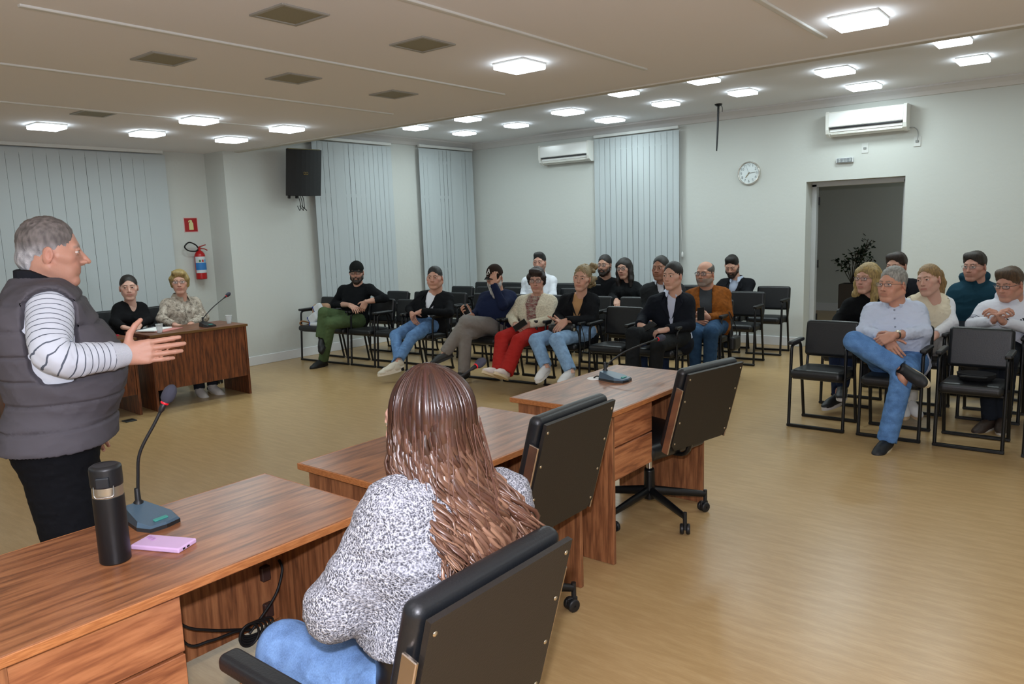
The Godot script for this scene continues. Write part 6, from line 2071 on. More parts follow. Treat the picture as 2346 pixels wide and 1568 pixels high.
# joints of the seated people, in metres
const JN := {
	"cap": {"at": Vector3(-7.730, 0, -6.220), "p": Vector3(-7.636, 0.570, -6.317), "hl": Vector3(-7.554, 0.550, -6.282), "hr": Vector3(-7.723, 0.550, -6.271), "kl": Vector3(-7.543, 0.550, -5.832), "kr": Vector3(-7.648, 0.682, -5.825), "al": Vector3(-7.717, 0.089, -5.820), "ar": Vector3(-7.686, 0.390, -5.782), "sl": Vector3(-7.408, 0.965, -6.402), "sr": Vector3(-7.853, 0.948, -6.292), "el": Vector3(-7.133, 0.825, -6.379), "er": Vector3(-7.920, 0.743, -6.208), "wl": Vector3(-7.278, 0.795, -6.190), "wr": Vector3(-7.493, 0.756, -6.116), "n": Vector3(-7.621, 0.993, -6.348), "h": Vector3(-7.540, 1.143, -6.293)},
	"jack": {"at": Vector3(-6.330, 0, -6.311), "p": Vector3(-6.336, 0.570, -6.401), "hl": Vector3(-6.283, 0.550, -6.364), "hr": Vector3(-6.452, 0.550, -6.333), "kl": Vector3(-6.176, 0.463, -5.900), "kr": Vector3(-6.459, 0.455, -5.902), "al": Vector3(-6.156, 0.192, -5.601), "ar": Vector3(-6.161, 0.231, -5.661), "sl": Vector3(-6.142, 0.874, -6.504), "sr": Vector3(-6.465, 0.889, -6.363), "el": Vector3(-6.012, 0.689, -6.352), "er": Vector3(-6.554, 0.731, -6.237), "wl": Vector3(-6.229, 0.730, -6.117), "wr": Vector3(-6.425, 0.694, -6.145), "n": Vector3(-6.327, 0.917, -6.432), "h": Vector3(-6.248, 1.088, -6.377)},
	"navy": {"at": Vector3(-5.390, 0, -6.372), "p": Vector3(-5.396, 0.570, -6.462), "hl": Vector3(-5.308, 0.550, -6.428), "hr": Vector3(-5.478, 0.550, -6.417), "kl": Vector3(-5.395, 0.665, -5.951), "kr": Vector3(-5.414, 0.532, -5.950), "al": Vector3(-5.603, 0.345, -5.838), "ar": Vector3(-5.454, 0.129, -5.947), "sl": Vector3(-5.230, 0.911, -6.543), "sr": Vector3(-5.542, 0.899, -6.423), "el": Vector3(-5.157, 0.818, -6.287), "er": Vector3(-5.562, 0.737, -6.361), "wl": Vector3(-5.269, 1.042, -6.280), "wr": Vector3(-5.495, 0.712, -6.165), "n": Vector3(-5.374, 0.947, -6.484), "h": Vector3(-5.357, 1.098, -6.405)},
	"red": {"at": Vector3(-4.910, 0, -6.404), "p": Vector3(-4.846, 0.570, -6.498), "hl": Vector3(-4.764, 0.550, -6.463), "hr": Vector3(-4.933, 0.550, -6.452), "kl": Vector3(-4.742, 0.487, -6.014), "kr": Vector3(-4.965, 0.504, -6.019), "al": Vector3(-4.722, 0.216, -5.775), "ar": Vector3(-4.824, 0.213, -5.788), "sl": Vector3(-4.689, 0.873, -6.558), "sr": Vector3(-5.076, 0.867, -6.493), "el": Vector3(-4.600, 0.672, -6.424), "er": Vector3(-5.108, 0.682, -6.371), "wl": Vector3(-4.756, 0.640, -6.233), "wr": Vector3(-4.924, 0.631, -6.202), "n": Vector3(-4.873, 0.913, -6.526), "h": Vector3(-4.818, 1.079, -6.460)},
	"curly": {"at": Vector3(-4.390, 0, -6.437), "p": Vector3(-4.316, 0.570, -6.532), "hl": Vector3(-4.234, 0.550, -6.498), "hr": Vector3(-4.403, 0.550, -6.487), "kl": Vector3(-4.286, 0.526, -6.043), "kr": Vector3(-4.528, 0.508, -6.028), "al": Vector3(-4.087, 0.257, -5.976), "ar": Vector3(-4.338, 0.288, -5.920), "sl": Vector3(-4.200, 0.897, -6.610), "sr": Vector3(-4.503, 0.897, -6.510), "el": Vector3(-4.175, 0.678, -6.471), "er": Vector3(-4.521, 0.705, -6.409), "wl": Vector3(-4.290, 0.701, -6.223), "wr": Vector3(-4.361, 0.664, -6.279), "n": Vector3(-4.334, 0.938, -6.561), "h": Vector3(-4.264, 1.103, -6.486)},
	"suit": {"at": Vector3(-3.360, 0, -6.504), "p": Vector3(-3.306, 0.570, -6.598), "hl": Vector3(-3.224, 0.550, -6.563), "hr": Vector3(-3.393, 0.550, -6.552), "kl": Vector3(-3.203, 0.540, -6.094), "kr": Vector3(-3.437, 0.636, -6.058), "al": Vector3(-3.288, 0.100, -6.168), "ar": Vector3(-3.419, 0.240, -6.020), "sl": Vector3(-3.187, 0.911, -6.696), "sr": Vector3(-3.509, 0.904, -6.575), "el": Vector3(-3.131, 0.668, -6.599), "er": Vector3(-3.559, 0.729, -6.471), "wl": Vector3(-3.214, 0.662, -6.314), "wr": Vector3(-3.484, 0.693, -6.276), "n": Vector3(-3.321, 0.968, -6.627), "h": Vector3(-3.287, 1.132, -6.559)},
	"white": {"at": Vector3(-6.160, 0, -8.262), "p": Vector3(-6.166, 0.570, -8.352), "hl": Vector3(-6.078, 0.550, -8.318), "hr": Vector3(-6.248, 0.550, -8.307), "kl": Vector3(-6.006, 0.530, -7.892), "kr": Vector3(-6.265, 0.530, -7.875), "al": Vector3(-6.017, 0.100, -7.911), "ar": Vector3(-6.256, 0.100, -7.895), "sl": Vector3(-5.992, 0.940, -8.414), "sr": Vector3(-6.428, 0.927, -8.345), "el": Vector3(-5.922, 0.720, -8.298), "er": Vector3(-6.401, 0.720, -8.267), "wl": Vector3(-6.029, 0.640, -8.091), "wr": Vector3(-6.268, 0.640, -8.075), "n": Vector3(-6.202, 1.005, -8.380), "h": Vector3(-6.147, 1.159, -8.313)},
	"tee": {"at": Vector3(-5.250, 0, -8.322), "p": Vector3(-5.256, 0.570, -8.411), "hl": Vector3(-5.168, 0.550, -8.377), "hr": Vector3(-5.338, 0.550, -8.366), "kl": Vector3(-5.096, 0.530, -7.951), "kr": Vector3(-5.355, 0.530, -7.934), "al": Vector3(-5.107, 0.100, -7.970), "ar": Vector3(-5.346, 0.100, -7.955), "sl": Vector3(-5.030, 0.915, -8.476), "sr": Vector3(-5.376, 0.903, -8.414), "el": Vector3(-5.012, 0.720, -8.357), "er": Vector3(-5.491, 0.720, -8.326), "wl": Vector3(-5.119, 0.640, -8.150), "wr": Vector3(-5.358, 0.640, -8.134), "n": Vector3(-5.207, 0.966, -8.445), "h": Vector3(-5.156, 1.123, -8.378)},
	"dark": {"at": Vector3(-4.800, 0, -8.351), "p": Vector3(-4.806, 0.570, -8.441), "hl": Vector3(-4.718, 0.550, -8.406), "hr": Vector3(-4.888, 0.550, -8.395), "kl": Vector3(-4.646, 0.530, -7.980), "kr": Vector3(-4.905, 0.530, -7.963), "al": Vector3(-4.657, 0.100, -7.999), "ar": Vector3(-4.896, 0.100, -7.984), "sl": Vector3(-4.754, 0.874, -8.494), "sr": Vector3(-5.052, 0.867, -8.435), "el": Vector3(-4.562, 0.720, -8.386), "er": Vector3(-5.041, 0.720, -8.355), "wl": Vector3(-4.669, 0.640, -8.179), "wr": Vector3(-4.874, 0.704, -8.186), "n": Vector3(-4.907, 0.912, -8.464), "h": Vector3(-4.878, 1.078, -8.396)},
	"quilt": {"at": Vector3(-3.810, 0, -7.455), "p": Vector3(-3.816, 0.570, -7.545), "hl": Vector3(-3.728, 0.550, -7.511), "hr": Vector3(-3.898, 0.550, -7.500), "kl": Vector3(-3.656, 0.530, -7.084), "kr": Vector3(-3.915, 0.530, -7.068), "al": Vector3(-3.667, 0.100, -7.104), "ar": Vector3(-3.906, 0.100, -7.088), "sl": Vector3(-3.730, 0.928, -7.621), "sr": Vector3(-4.103, 0.924, -7.516), "el": Vector3(-3.572, 0.720, -7.491), "er": Vector3(-4.051, 0.720, -7.460), "wl": Vector3(-3.679, 0.640, -7.283), "wr": Vector3(-3.918, 0.640, -7.268), "n": Vector3(-3.930, 0.991, -7.568), "h": Vector3(-3.904, 1.145, -7.499)},
	"rust": {"at": Vector3(-3.350, 0, -7.485), "p": Vector3(-3.356, 0.570, -7.575), "hl": Vector3(-3.268, 0.550, -7.540), "hr": Vector3(-3.438, 0.550, -7.529), "kl": Vector3(-3.137, 0.537, -7.098), "kr": Vector3(-3.305, 0.511, -7.087), "al": Vector3(-3.178, 0.100, -7.156), "ar": Vector3(-3.338, 0.100, -7.145), "sl": Vector3(-3.214, 0.900, -7.654), "sr": Vector3(-3.593, 0.881, -7.549), "el": Vector3(-3.153, 0.662, -7.558), "er": Vector3(-3.580, 0.686, -7.470), "wl": Vector3(-3.251, 0.658, -7.311), "wr": Vector3(-3.392, 0.622, -7.282), "n": Vector3(-3.411, 0.941, -7.601), "h": Vector3(-3.400, 1.086, -7.532)},
	"young": {"at": Vector3(-3.830, 0, -9.194), "p": Vector3(-3.836, 0.570, -9.284), "hl": Vector3(-3.748, 0.550, -9.249), "hr": Vector3(-3.918, 0.550, -9.238), "kl": Vector3(-3.676, 0.530, -8.823), "kr": Vector3(-3.935, 0.530, -8.806), "al": Vector3(-3.687, 0.100, -8.842), "ar": Vector3(-3.926, 0.100, -8.827), "sl": Vector3(-3.594, 0.873, -9.350), "sr": Vector3(-3.945, 0.868, -9.267), "el": Vector3(-3.592, 0.720, -9.229), "er": Vector3(-4.071, 0.720, -9.198), "wl": Vector3(-3.699, 0.640, -9.022), "wr": Vector3(-3.938, 0.640, -9.006), "n": Vector3(-3.778, 0.902, -9.297), "h": Vector3(-3.794, 1.073, -9.206)},
	"blue": {"at": Vector3(-1.240, 0, -6.120), "p": Vector3(-1.240, 0.570, -6.210), "hl": Vector3(-1.155, 0.550, -6.170), "hr": Vector3(-1.325, 0.550, -6.170), "kl": Vector3(-1.110, 0.520, -5.680), "kr": Vector3(-1.437, 0.747, -5.720), "al": Vector3(-1.188, 0.075, -5.680), "ar": Vector3(-1.137, 0.591, -5.680), "sl": Vector3(-1.131, 0.951, -6.270), "sr": Vector3(-1.464, 0.937, -6.220), "el": Vector3(-1.066, 0.787, -6.140), "er": Vector3(-1.469, 0.776, -6.100), "wl": Vector3(-1.214, 0.784, -5.880), "wr": Vector3(-1.274, 0.756, -5.920), "n": Vector3(-1.292, 0.978, -6.240), "h": Vector3(-1.300, 1.119, -6.170)},
	"blonde": {"at": Vector3(-1.780, 0, -7.020), "p": Vector3(-1.730, 0.570, -7.110), "hl": Vector3(-1.695, 0.550, -7.070), "hr": Vector3(-1.865, 0.550, -7.070), "kl": Vector3(-1.706, 0.560, -6.620), "kr": Vector3(-1.820, 0.568, -6.640), "al": Vector3(-1.737, 0.229, -6.580), "ar": Vector3(-1.783, 0.138, -6.640), "sl": Vector3(-1.585, 0.896, -7.180), "sr": Vector3(-1.832, 0.884, -7.050), "el": Vector3(-1.540, 0.720, -7.040), "er": Vector3(-1.890, 0.738, -6.980), "wl": Vector3(-1.660, 0.640, -6.840), "wr": Vector3(-1.900, 0.640, -6.840), "n": Vector3(-1.698, 0.942, -7.140), "h": Vector3(-1.690, 1.093, -7.070)},
	"gilet": {"at": Vector3(-1.250, 0, -7.020), "p": Vector3(-1.250, 0.570, -7.110), "hl": Vector3(-1.165, 0.550, -7.070), "hr": Vector3(-1.335, 0.550, -7.070), "kl": Vector3(-1.246, 0.575, -6.620), "kr": Vector3(-1.325, 0.587, -6.620), "al": Vector3(-1.230, 0.167, -6.620), "ar": Vector3(-1.266, 0.149, -6.600), "sl": Vector3(-1.085, 0.910, -7.200), "sr": Vector3(-1.361, 0.896, -7.060), "el": Vector3(-1.032, 0.736, -7.070), "er": Vector3(-1.490, 0.720, -7.040), "wl": Vector3(-1.105, 0.676, -6.860), "wr": Vector3(-1.370, 0.640, -6.840), "n": Vector3(-1.219, 0.941, -7.140), "h": Vector3(-1.209, 1.087, -7.050)},
	"hoodie": {"at": Vector3(-0.720, 0, -7.020), "p": Vector3(-0.720, 0.570, -7.110), "hl": Vector3(-0.635, 0.550, -7.070), "hr": Vector3(-0.805, 0.550, -7.070), "kl": Vector3(-0.590, 0.530, -6.640), "kr": Vector3(-0.716, 0.550, -6.600), "al": Vector3(-0.600, 0.100, -6.660), "ar": Vector3(-0.677, 0.078, -6.620), "sl": Vector3(-0.482, 0.878, -7.160), "sr": Vector3(-0.818, 0.879, -7.100), "el": Vector3(-0.421, 0.713, -7.020), "er": Vector3(-0.871, 0.750, -6.970), "wl": Vector3(-0.648, 0.804, -6.780), "wr": Vector3(-0.710, 0.811, -6.780), "n": Vector3(-0.632, 0.931, -7.130), "h": Vector3(-0.645, 1.066, -7.040)},
	"suit3": {"at": Vector3(-1.640, 0, -7.900), "p": Vector3(-1.640, 0.570, -7.990), "hl": Vector3(-1.555, 0.550, -7.950), "hr": Vector3(-1.725, 0.550, -7.950), "kl": Vector3(-1.510, 0.530, -7.520), "kr": Vector3(-1.770, 0.530, -7.520), "al": Vector3(-1.520, 0.100, -7.540), "ar": Vector3(-1.760, 0.100, -7.540), "sl": Vector3(-1.493, 0.991, -8.060), "sr": Vector3(-1.795, 0.973, -8.000), "el": Vector3(-1.400, 0.720, -7.920), "er": Vector3(-1.880, 0.720, -7.920), "wl": Vector3(-1.520, 0.640, -7.720), "wr": Vector3(-1.760, 0.640, -7.720), "n": Vector3(-1.646, 1.017, -8.020), "h": Vector3(-1.644, 1.147, -7.950)},
	"teal": {"at": Vector3(-1.000, 0, -7.900), "p": Vector3(-1.000, 0.570, -7.990), "hl": Vector3(-0.915, 0.550, -7.950), "hr": Vector3(-1.085, 0.550, -7.950), "kl": Vector3(-0.870, 0.530, -7.520), "kr": Vector3(-1.130, 0.530, -7.520), "al": Vector3(-0.880, 0.100, -7.540), "ar": Vector3(-1.120, 0.100, -7.540), "sl": Vector3(-0.852, 0.966, -8.020), "sr": Vector3(-1.157, 0.951, -8.020), "el": Vector3(-0.760, 0.720, -7.920), "er": Vector3(-1.240, 0.720, -7.920), "wl": Vector3(-0.880, 0.640, -7.720), "wr": Vector3(-1.120, 0.640, -7.720), "n": Vector3(-1.007, 1.014, -8.020), "h": Vector3(-1.001, 1.150, -7.950)},
	"vneck": {"at": Vector3(-8.000, 0, -3.580), "p": Vector3(-8.050, 0.570, -3.580), "hl": Vector3(-8.050, 0.550, -3.665), "hr": Vector3(-8.050, 0.550, -3.495), "kl": Vector3(-7.620, 0.530, -3.680), "kr": Vector3(-7.620, 0.530, -3.480), "al": Vector3(-7.660, 0.100, -3.680), "ar": Vector3(-7.660, 0.100, -3.480), "sl": Vector3(-8.080, 0.955, -3.809), "sr": Vector3(-8.040, 0.978, -3.544), "el": Vector3(-7.960, 0.811, -3.806), "er": Vector3(-7.960, 0.829, -3.453), "wl": Vector3(-7.780, 0.793, -3.612), "wr": Vector3(-7.780, 0.785, -3.454), "n": Vector3(-8.060, 1.006, -3.672), "h": Vector3(-8.000, 1.155, -3.652)},
	"print": {"at": Vector3(-7.970, 0, -4.180), "p": Vector3(-8.020, 0.570, -4.180), "hl": Vector3(-8.020, 0.550, -4.265), "hr": Vector3(-8.020, 0.550, -4.095), "kl": Vector3(-7.590, 0.530, -4.280), "kr": Vector3(-7.590, 0.530, -4.080), "al": Vector3(-7.470, 0.093, -4.176), "ar": Vector3(-7.470, 0.083, -4.026), "sl": Vector3(-8.050, 0.961, -4.398), "sr": Vector3(-8.010, 0.974, -4.023), "el": Vector3(-7.950, 0.766, -4.421), "er": Vector3(-7.930, 0.809, -3.922), "wl": Vector3(-7.750, 0.739, -4.154), "wr": Vector3(-7.750, 0.752, -3.961), "n": Vector3(-8.020, 1.008, -4.208), "h": Vector3(-7.950, 1.175, -4.178)},
}

func spec(key: String, extra: Dictionary) -> Dictionary:
	var S: Dictionary = JN[key].duplicate()
	S.merge(extra, true)
	if not S.has("yaw"):
		var t := Vector3(-2.9, 1.6, -1.1)      # most look at the speaker
		S.yaw = atan2(t.x - S.h.x, t.z - S.h.z) + S.get("yaw_add", 0.0)
	if not S.has("hands"):
		S.hands = {"l": ["relaxed", Vector3(-0.5, -0.5, 0.7), Vector3(-0.3, -1, 0.1)], "r": ["relaxed", Vector3(0.5, -0.5, 0.7), Vector3(0.3, -1, 0.1)]}
	if not S.has("tl"): S.tl = Vector3(0.05, -0.12, 1)
	if not S.has("tr"): S.tr = Vector3(-0.05, -0.12, 1)
	return S
func small(o: Node3D, called: String, b: MB, m: Material) -> void: part(o, called, b, m)
func watch(o: Node3D, S: Dictionary, side: String, face: String, strap: String) -> void:
	var w: Vector3 = S["w" + side]
	var e: Vector3 = S["e" + side]
	var d := (w - e).normalized()
	var b := MB.new()
	var ring := Basis(d.cross(Vector3.UP).normalized(), d, d.cross(Vector3.UP).normalized().cross(d))
	b.lathe([Vector2(0.029, -0.008), Vector2(0.0305, 0.0), Vector2(0.029, 0.008)], 16, w - d * 0.03, ring)
	var wr := Node3D.new()
	wr.name = "wristwatch"
	o.add_child(wr, true)
	part(wr, "strap", b, mat(hexc(strap), 0.4, 0.3))
	b = MB.new()
	var up := (Vector3(0, 1, 0.6) - d * d.dot(Vector3(0, 1, 0.6))).normalized()
	b.lathe([Vector2(0.001, 0.006), Vector2(0.015, 0.006), Vector2(0.018, 0.0)], 16, w - d * 0.03 + up * 0.028, Basis(up.cross(d), up, (up.cross(d)).cross(up)))
	part(wr, "watch_face", b, mat(hexc(face), 0.25, 0.3))
func handheld(label: String, at: Vector3, b: Basis, col: String) -> void:
	var o := thing("mobile_phone", label, "phone", at)
	o.basis = b
	var m := MB.new()
	m.rbox(Vector3.ZERO, Vector3(0.074, 0.15, 0.009), 0.003, Basis.IDENTITY, 0.0, 2, 1)
	part(o, "case", m, mat(hexc(col), 0.35))
	m = MB.new()
	m.box(Vector3(0, 0, 0.0048), Vector3(0.067, 0.142, 0.001), 0.0)
	part(o, "screen", m, mat(hexc("0c0f14"), 0.12))
func cap_on(S: Dictionary, o: Node3D, col: String, peak: String) -> Node3D:
	# baseball cap on the head of S
	var xf := head_xf(S)
	var c := Node3D.new()
	c.name = "cap"
	o.add_child(c, true)
	var f := Field.new(Vector3(-0.11, 0.0, -0.14), Vector3(0.11, 0.17, 0.12), 0.005)
	f.ell(Vector3(0, 0.05, -0.016), Vector3(0.087, 0.1, 0.104), Basis.IDENTITY, 0.0)
	f.plane_cut(Vector3(0, 0.038, 0), Vector3(0, -1, -0.12).normalized())
	var m := MB.new()
	f.mesh_into(m)
	var mb := MB.new()
	append(mb, m, xf)
	part(c, "crown", mb, fabric(hexc(col), "cotton"))
	m = MB.new()
	var top := []
	for i in 9:
		var a := -1.25 + 2.5 * i / 8.0
		top.append([Vector3(sin(a) * 0.083, 0.045 - 0.012 * pow(sin(a), 2), -0.016 + cos(a) * 0.098), Vector3(sin(a) * 0.088, 0.038 - 0.03 * pow(sin(a), 2), 0.03 + cos(a) * 0.135)])
	for i in 8:
		for s in [0.0, -0.004]:
			var e := Vector3(0, s, 0)
			m.face([top[i][0] + e, top[i + 1][0] + e, top[i + 1][1] + e, top[i][1] + e], Vector3.UP if s == 0.0 else Vector3.DOWN)
		m.face([top[i][1], top[i + 1][1], top[i + 1][1] + Vector3(0, -0.004, 0), top[i][1] + Vector3(0, -0.004, 0)], Vector3(0, 0, 1))
	mb = MB.new()
	append(mb, m, xf)
	part(c, "peak", mb, fabric(hexc(peak), "cotton"))
	return c

func build_people() -> void:
	var S: Dictionary
	var o: Node3D
	# ---- front row of the large block
	S = spec("cap", {"sex": "m", "skin": "c69680", "hair": "short", "hairc": "2a2018", "full_beard": "2a1d15", "beard": "3a2a20", "brow": "33261c", "glasses": "35353a", "g": 1.06, "belly": 0.03, "top": "17191c", "top_kind": "knit", "top_name": "turtleneck_jumper", "neck": "turtle", "sleeve": 0.55, "bare": true,
		"legs": "4d5f3f", "shoes": "sneaker", "shoe_c": "151515", "sole_c": "1b1817", "leg_r": [0.09, 0.07, 0.062], "tl": Vector3(0.0, -0.1, 1), "tr": Vector3(0.35, -0.75, 0.6), "ur": Vector3(0.0, 0.6, 0.75), "sock": "d8d8d8", "pitch": 0.05,
		"hands": {"l": ["relaxed", Vector3(-0.5, -0.85, 0.2), Vector3(-0.6, -0.1, -0.8)], "r": ["relaxed", Vector3(0.9, -0.25, 0.2), Vector3(0.1, -1, -0.2)]}})
	o = person("man in black cap and turtleneck with green trousers, legs crossed", S)
	cap_on(S, o, "1d1e1d", "181918")
	S = spec("jack", {"sex": "m", "skin": "c08a72", "hair": "short", "hairc": "1f1c1b", "hairc2": "6e6a66", "brow": "2c2421", "jaw": 0.16, "hw": 1.05, "g": 1.16, "belly": 0.06, "top": "121316", "top_name": "jacket", "inner": "dfe1e8", "open_w": 0.06, "open_shift": 0.03, "neck": "open", "hem": 0.06, "lapel": "17181b",
		"legs": "6d93bf", "legs_kind": "denim", "shoes": "sneaker", "shoe_c": "cfc8b8", "sole_c": "e3ddd0", "drop": 0.085, "tl": Vector3(-0.4, -0.1, 1), "tr": Vector3(-0.1, -0.15, 1), "yaw_add": -0.1,
		"hands": {"l": ["relaxed", Vector3(-0.9, -0.3, 0.3), Vector3(0.2, -0.9, -0.4)], "r": ["relaxed", Vector3(0.6, -0.8, 0.25), Vector3(0.1, -0.3, -1)]}})
	o = person("man in black jacket over white tee with blue jeans, wrists crossed", S)
	watch(o, S, "l", "d9d6c4", "b8b6a8")
	S = spec("navy", {"sex": "m", "skin": "bb8468", "hair": "short", "hairc": "8b8782", "full_beard": "b9b7b4", "beard_len": 0.075, "beard": "a9a6a2", "brow": "8b857f", "glasses": "202226", "g": 1.16, "belly": 0.09, "top": "1c2440", "top_kind": "knit", "top_name": "navy_jumper", "neck": "v", "v_depth": 0.06,
		"legs": "85807c", "shoes": "loafer", "shoe_c": "26282a", "sole_c": "161616", "ankles": true, "leg_r": [0.092, 0.074, 0.066], "tl": Vector3(-0.75, -0.35, 0.5), "tr": Vector3(-0.1, -0.12, 1), "pitch": 0.2, "yaw_add": -0.15,
		"hands": {"l": ["grip", Vector3(-0.15, 1, -0.1), Vector3(-0.3, 0.1, -1)], "r": ["grip", Vector3(-0.6, 0.3, 0.6), Vector3(0.5, 0.6, 0.1)]}})
	o = person("white bearded man in brown cap and navy jumper, hand raised to his face", S)
	var cp := cap_on(S, o, "2d211c", "181210")
	var hx := head_xf(S)
	text_part(cp, "cap_letter", "A", 0.06, mat(hexc("e3e0dc"), 0.6), hx * Transform3D(Basis(Vector3.UP, -0.25) * Basis(Vector3.RIGHT, -0.35), Vector3(-0.022, 0.098, 0.079)), 0.004)
	var bb := MB.new()
	for i in 6: bb.box(hx * Vector3(-0.05 + i * 0.011, 0.068, 0.082 - absf(-0.05 + i * 0.011) * 0.12), Vector3(0.008, 0.012, 0.006), 0.001, hx.basis.orthonormalized())
	part(cp, "cap_lettering", bb, mat(hexc("d8d5d0"), 0.6))
	handheld("white framed mobile phone held by the bearded man in brown cap", S.wr + S.at + Vector3(-0.04, 0.055, 0.06), Basis.from_euler(Vector3(-0.9, 0.5, 0.5)), "c9cbcd")
	S = spec("red", {"sex": "f", "skin": "bf8e78", "hair": "crop", "hairc": "2b201c", "hairline": 0.05, "brow": "4a3a33", "glasses": "1c1d22", "frame_r": 0.0021, "frame_h": 0.017, "lip": "a5585a", "g": 1.08, "belly": 0.05, "top": "e6e2d6", "top_kind": "knit", "top_name": "cardigan", "neck": "open", "open_w": 0.075, "open_taper": 0.25, "hem": 0.05, "inner": "b8a89c", "inner_name": "patterned_top",
		"legs": "a52823", "shoes": "sneaker", "shoe_c": "d3c2bb", "sole_c": "dcc8a6", "leg_r": [0.094, 0.074, 0.078], "tl": Vector3(0.15, 0.45, 1), "tr": Vector3(-0.15, 0.45, 1), "drop": 0.08, "pitch": 0.12, "yaw_add": 0.1, "fold": 0.004, "arm_r": [0.062, 0.056, 0.045],
		"hands": {"l": ["grip", Vector3(-0.9, -0.35, 0.2), Vector3(-0.1, -0.6, -0.8)], "r": ["grip", Vector3(0.9, -0.35, 0.25), Vector3(0.1, -0.6, -0.8)]}})
	S.top_mat = nrm(tri_mat(mat(hexc("e6e1d3"), 0.9), ramp_tex(noise_img(61, 0.045, 2, 256, FastNoiseLite.TYPE_CELLULAR), [[0.0, hexc("b9b3a4")], [0.25, hexc("ded8ca")], [0.6, hexc("efeadf")]]), Vector3(5, 5, 5)), bump_tex(noise_img(61, 0.045, 2, 256, FastNoiseLite.TYPE_CELLULAR), 6.0), 0.9)
	S.inner_mat = tri_mat(mat(Color(1, 1, 1), 0.85), ramp_tex(mix_img(noise_img(62, 0.02, 2, 256), noise_img(63, 0.14, 2, 256), 0.5), [[0.3, hexc("2b2426")], [0.42, hexc("8d1f28")], [0.5, hexc("c7b3a0")], [0.58, hexc("33302f")], [0.7, hexc("c9b7a6")]]), Vector3(2.2, 9, 2.2))
	o = person("woman in cream cardigan, patterned top and red trousers", S)
	handheld("dark mobile phone in the hands of the woman in red trousers", (S.wl + S.wr) * 0.5 + S.at + Vector3(0.02, -0.0, 0.07), Basis.from_euler(Vector3(-0.5, 0.3, -0.9)), "2a2c31")
	S = spec("curly", {"sex": "f", "skin": "c8967c", "hair": "curly", "hairc": "8f7b58", "hairline": 0.082, "brow": "4a372c", "lip": "a4564f", "g": 0.98, "belly": 0.02, "top": "141518", "top_name": "jacket", "neck": "open", "open_w": 0.06, "open_shift": -0.02, "hem": 0.08, "inner": "b78d62", "inner_name": "tan_top", "lapel": "17181b",
		"legs": "92b4d4", "legs_kind": "denim", "shoes": "sneaker", "shoe_c": "d9d8d8", "sole_c": "e2e0dd", "ankles": true, "sock": "dcdcdc", "leg_r": [0.09, 0.072, 0.062], "tl": Vector3(0.0, -0.2, 1), "tr": Vector3(0.1, -0.3, 1), "roll": -0.12, "yaw_add": 0.02, "grow": 0.006,
		"hands": {"l": ["relaxed", Vector3(-0.5, -0.6, 0.5), Vector3(-0.3, -0.5, -0.8)], "r": ["open", Vector3(-0.35, 0.35, 0.8), Vector3(0.4, 0.8, -0.3)]}})
	o = person("woman with curly blonde ponytail in black jacket, tan top and light jeans", S)
	bb = MB.new()
	hx = head_xf(S)
	for q in [-1.0, 1.0]:
		bb = MB.new()
		bb.lathe([Vector2(0.008, -0.002), Vector2(0.0105, 0.0), Vector2(0.008, 0.002)], 10, hx * Vector3(q * 0.084, -0.045, -0.008), Basis(Vector3.RIGHT, PI / 2))
		part(o, "earring", bb, mat(hexc("c9b98f"), 0.25, 0.9))
	var w := thing("belt_bag", "small black belt bag on the lap of the woman in light jeans", "bag", (S.kl + S.kr) * 0.5 + S.at + Vector3(0.06, 0.10, -0.2))
	bb = MB.new()
	bb.rbox(Vector3.ZERO, Vector3(0.3, 0.1, 0.09), 0.042, Basis.from_euler(Vector3(0.2, 0.2, 0.05)), 0.01)
	part(w, "bag_body", bb, mat(hexc("0e0e10"), 0.45))
	bb = MB.new()
	bb.tube(spline([Vector3(0.14, 0.0, 0.0), Vector3(0.2, -0.02, 0.02), Vector3(0.24, -0.14, 0.05), Vector3(0.26, -0.28, 0.06), Vector3(0.28, -0.12, 0.02), Vector3(0.22, 0.02, -0.02)], 6), 0.012, 6, true, 0.3)
	part(w, "strap", bb, M.black)
	bb = MB.new()
	bb.box(Vector3(0.16, 0.0, 0.02), Vector3(0.02, 0.03, 0.02), 0.003)
	part(w, "buckle", bb, M.brass)
	S = spec("suit", {"sex": "m", "skin": "c89a83", "hair": "short", "hairc": "1c1714", "hairline": 0.085, "brow": "3a2c24", "g": 1.06, "belly": 0.02, "top": "14171f", "top_name": "blazer", "neck": "open", "open_w": 0.04, "open_len": 0.62, "hem": 0.08, "inner": "c3c9dc", "inner_name": "dress_shirt", "collar": "c8cde0", "lapel": "181b24",
		"legs": "1d1f21", "shoes": "loafer", "shoe_c": "171615", "sole_c": "101010", "tl": Vector3(0.1, -0.1, 1), "tr": Vector3(-0.2, -0.5, 1), "yaw_add": -0.15, "grow": 0.006,
		"hands": {"l": ["relaxed", Vector3(-0.95, -0.2, 0.3), Vector3(0.1, -0.9, -0.3)], "r": ["grip", Vector3(0.6, -0.5, 0.4), Vector3(0.3, -0.6, -0.6)]}})
	o = person("man in navy blazer over pale blue shirt, holding a phone on his knee", S)
	watch(o, S, "l", "3b3226", "4a3a26")
	handheld("black mobile phone in the hands of the man in navy blazer", (S.wl + S.wr) * 0.5 + S.at + Vector3(-0.02, 0.01, 0.07), Basis.from_euler(Vector3(-1.0, 0.2, -0.7)), "131315")
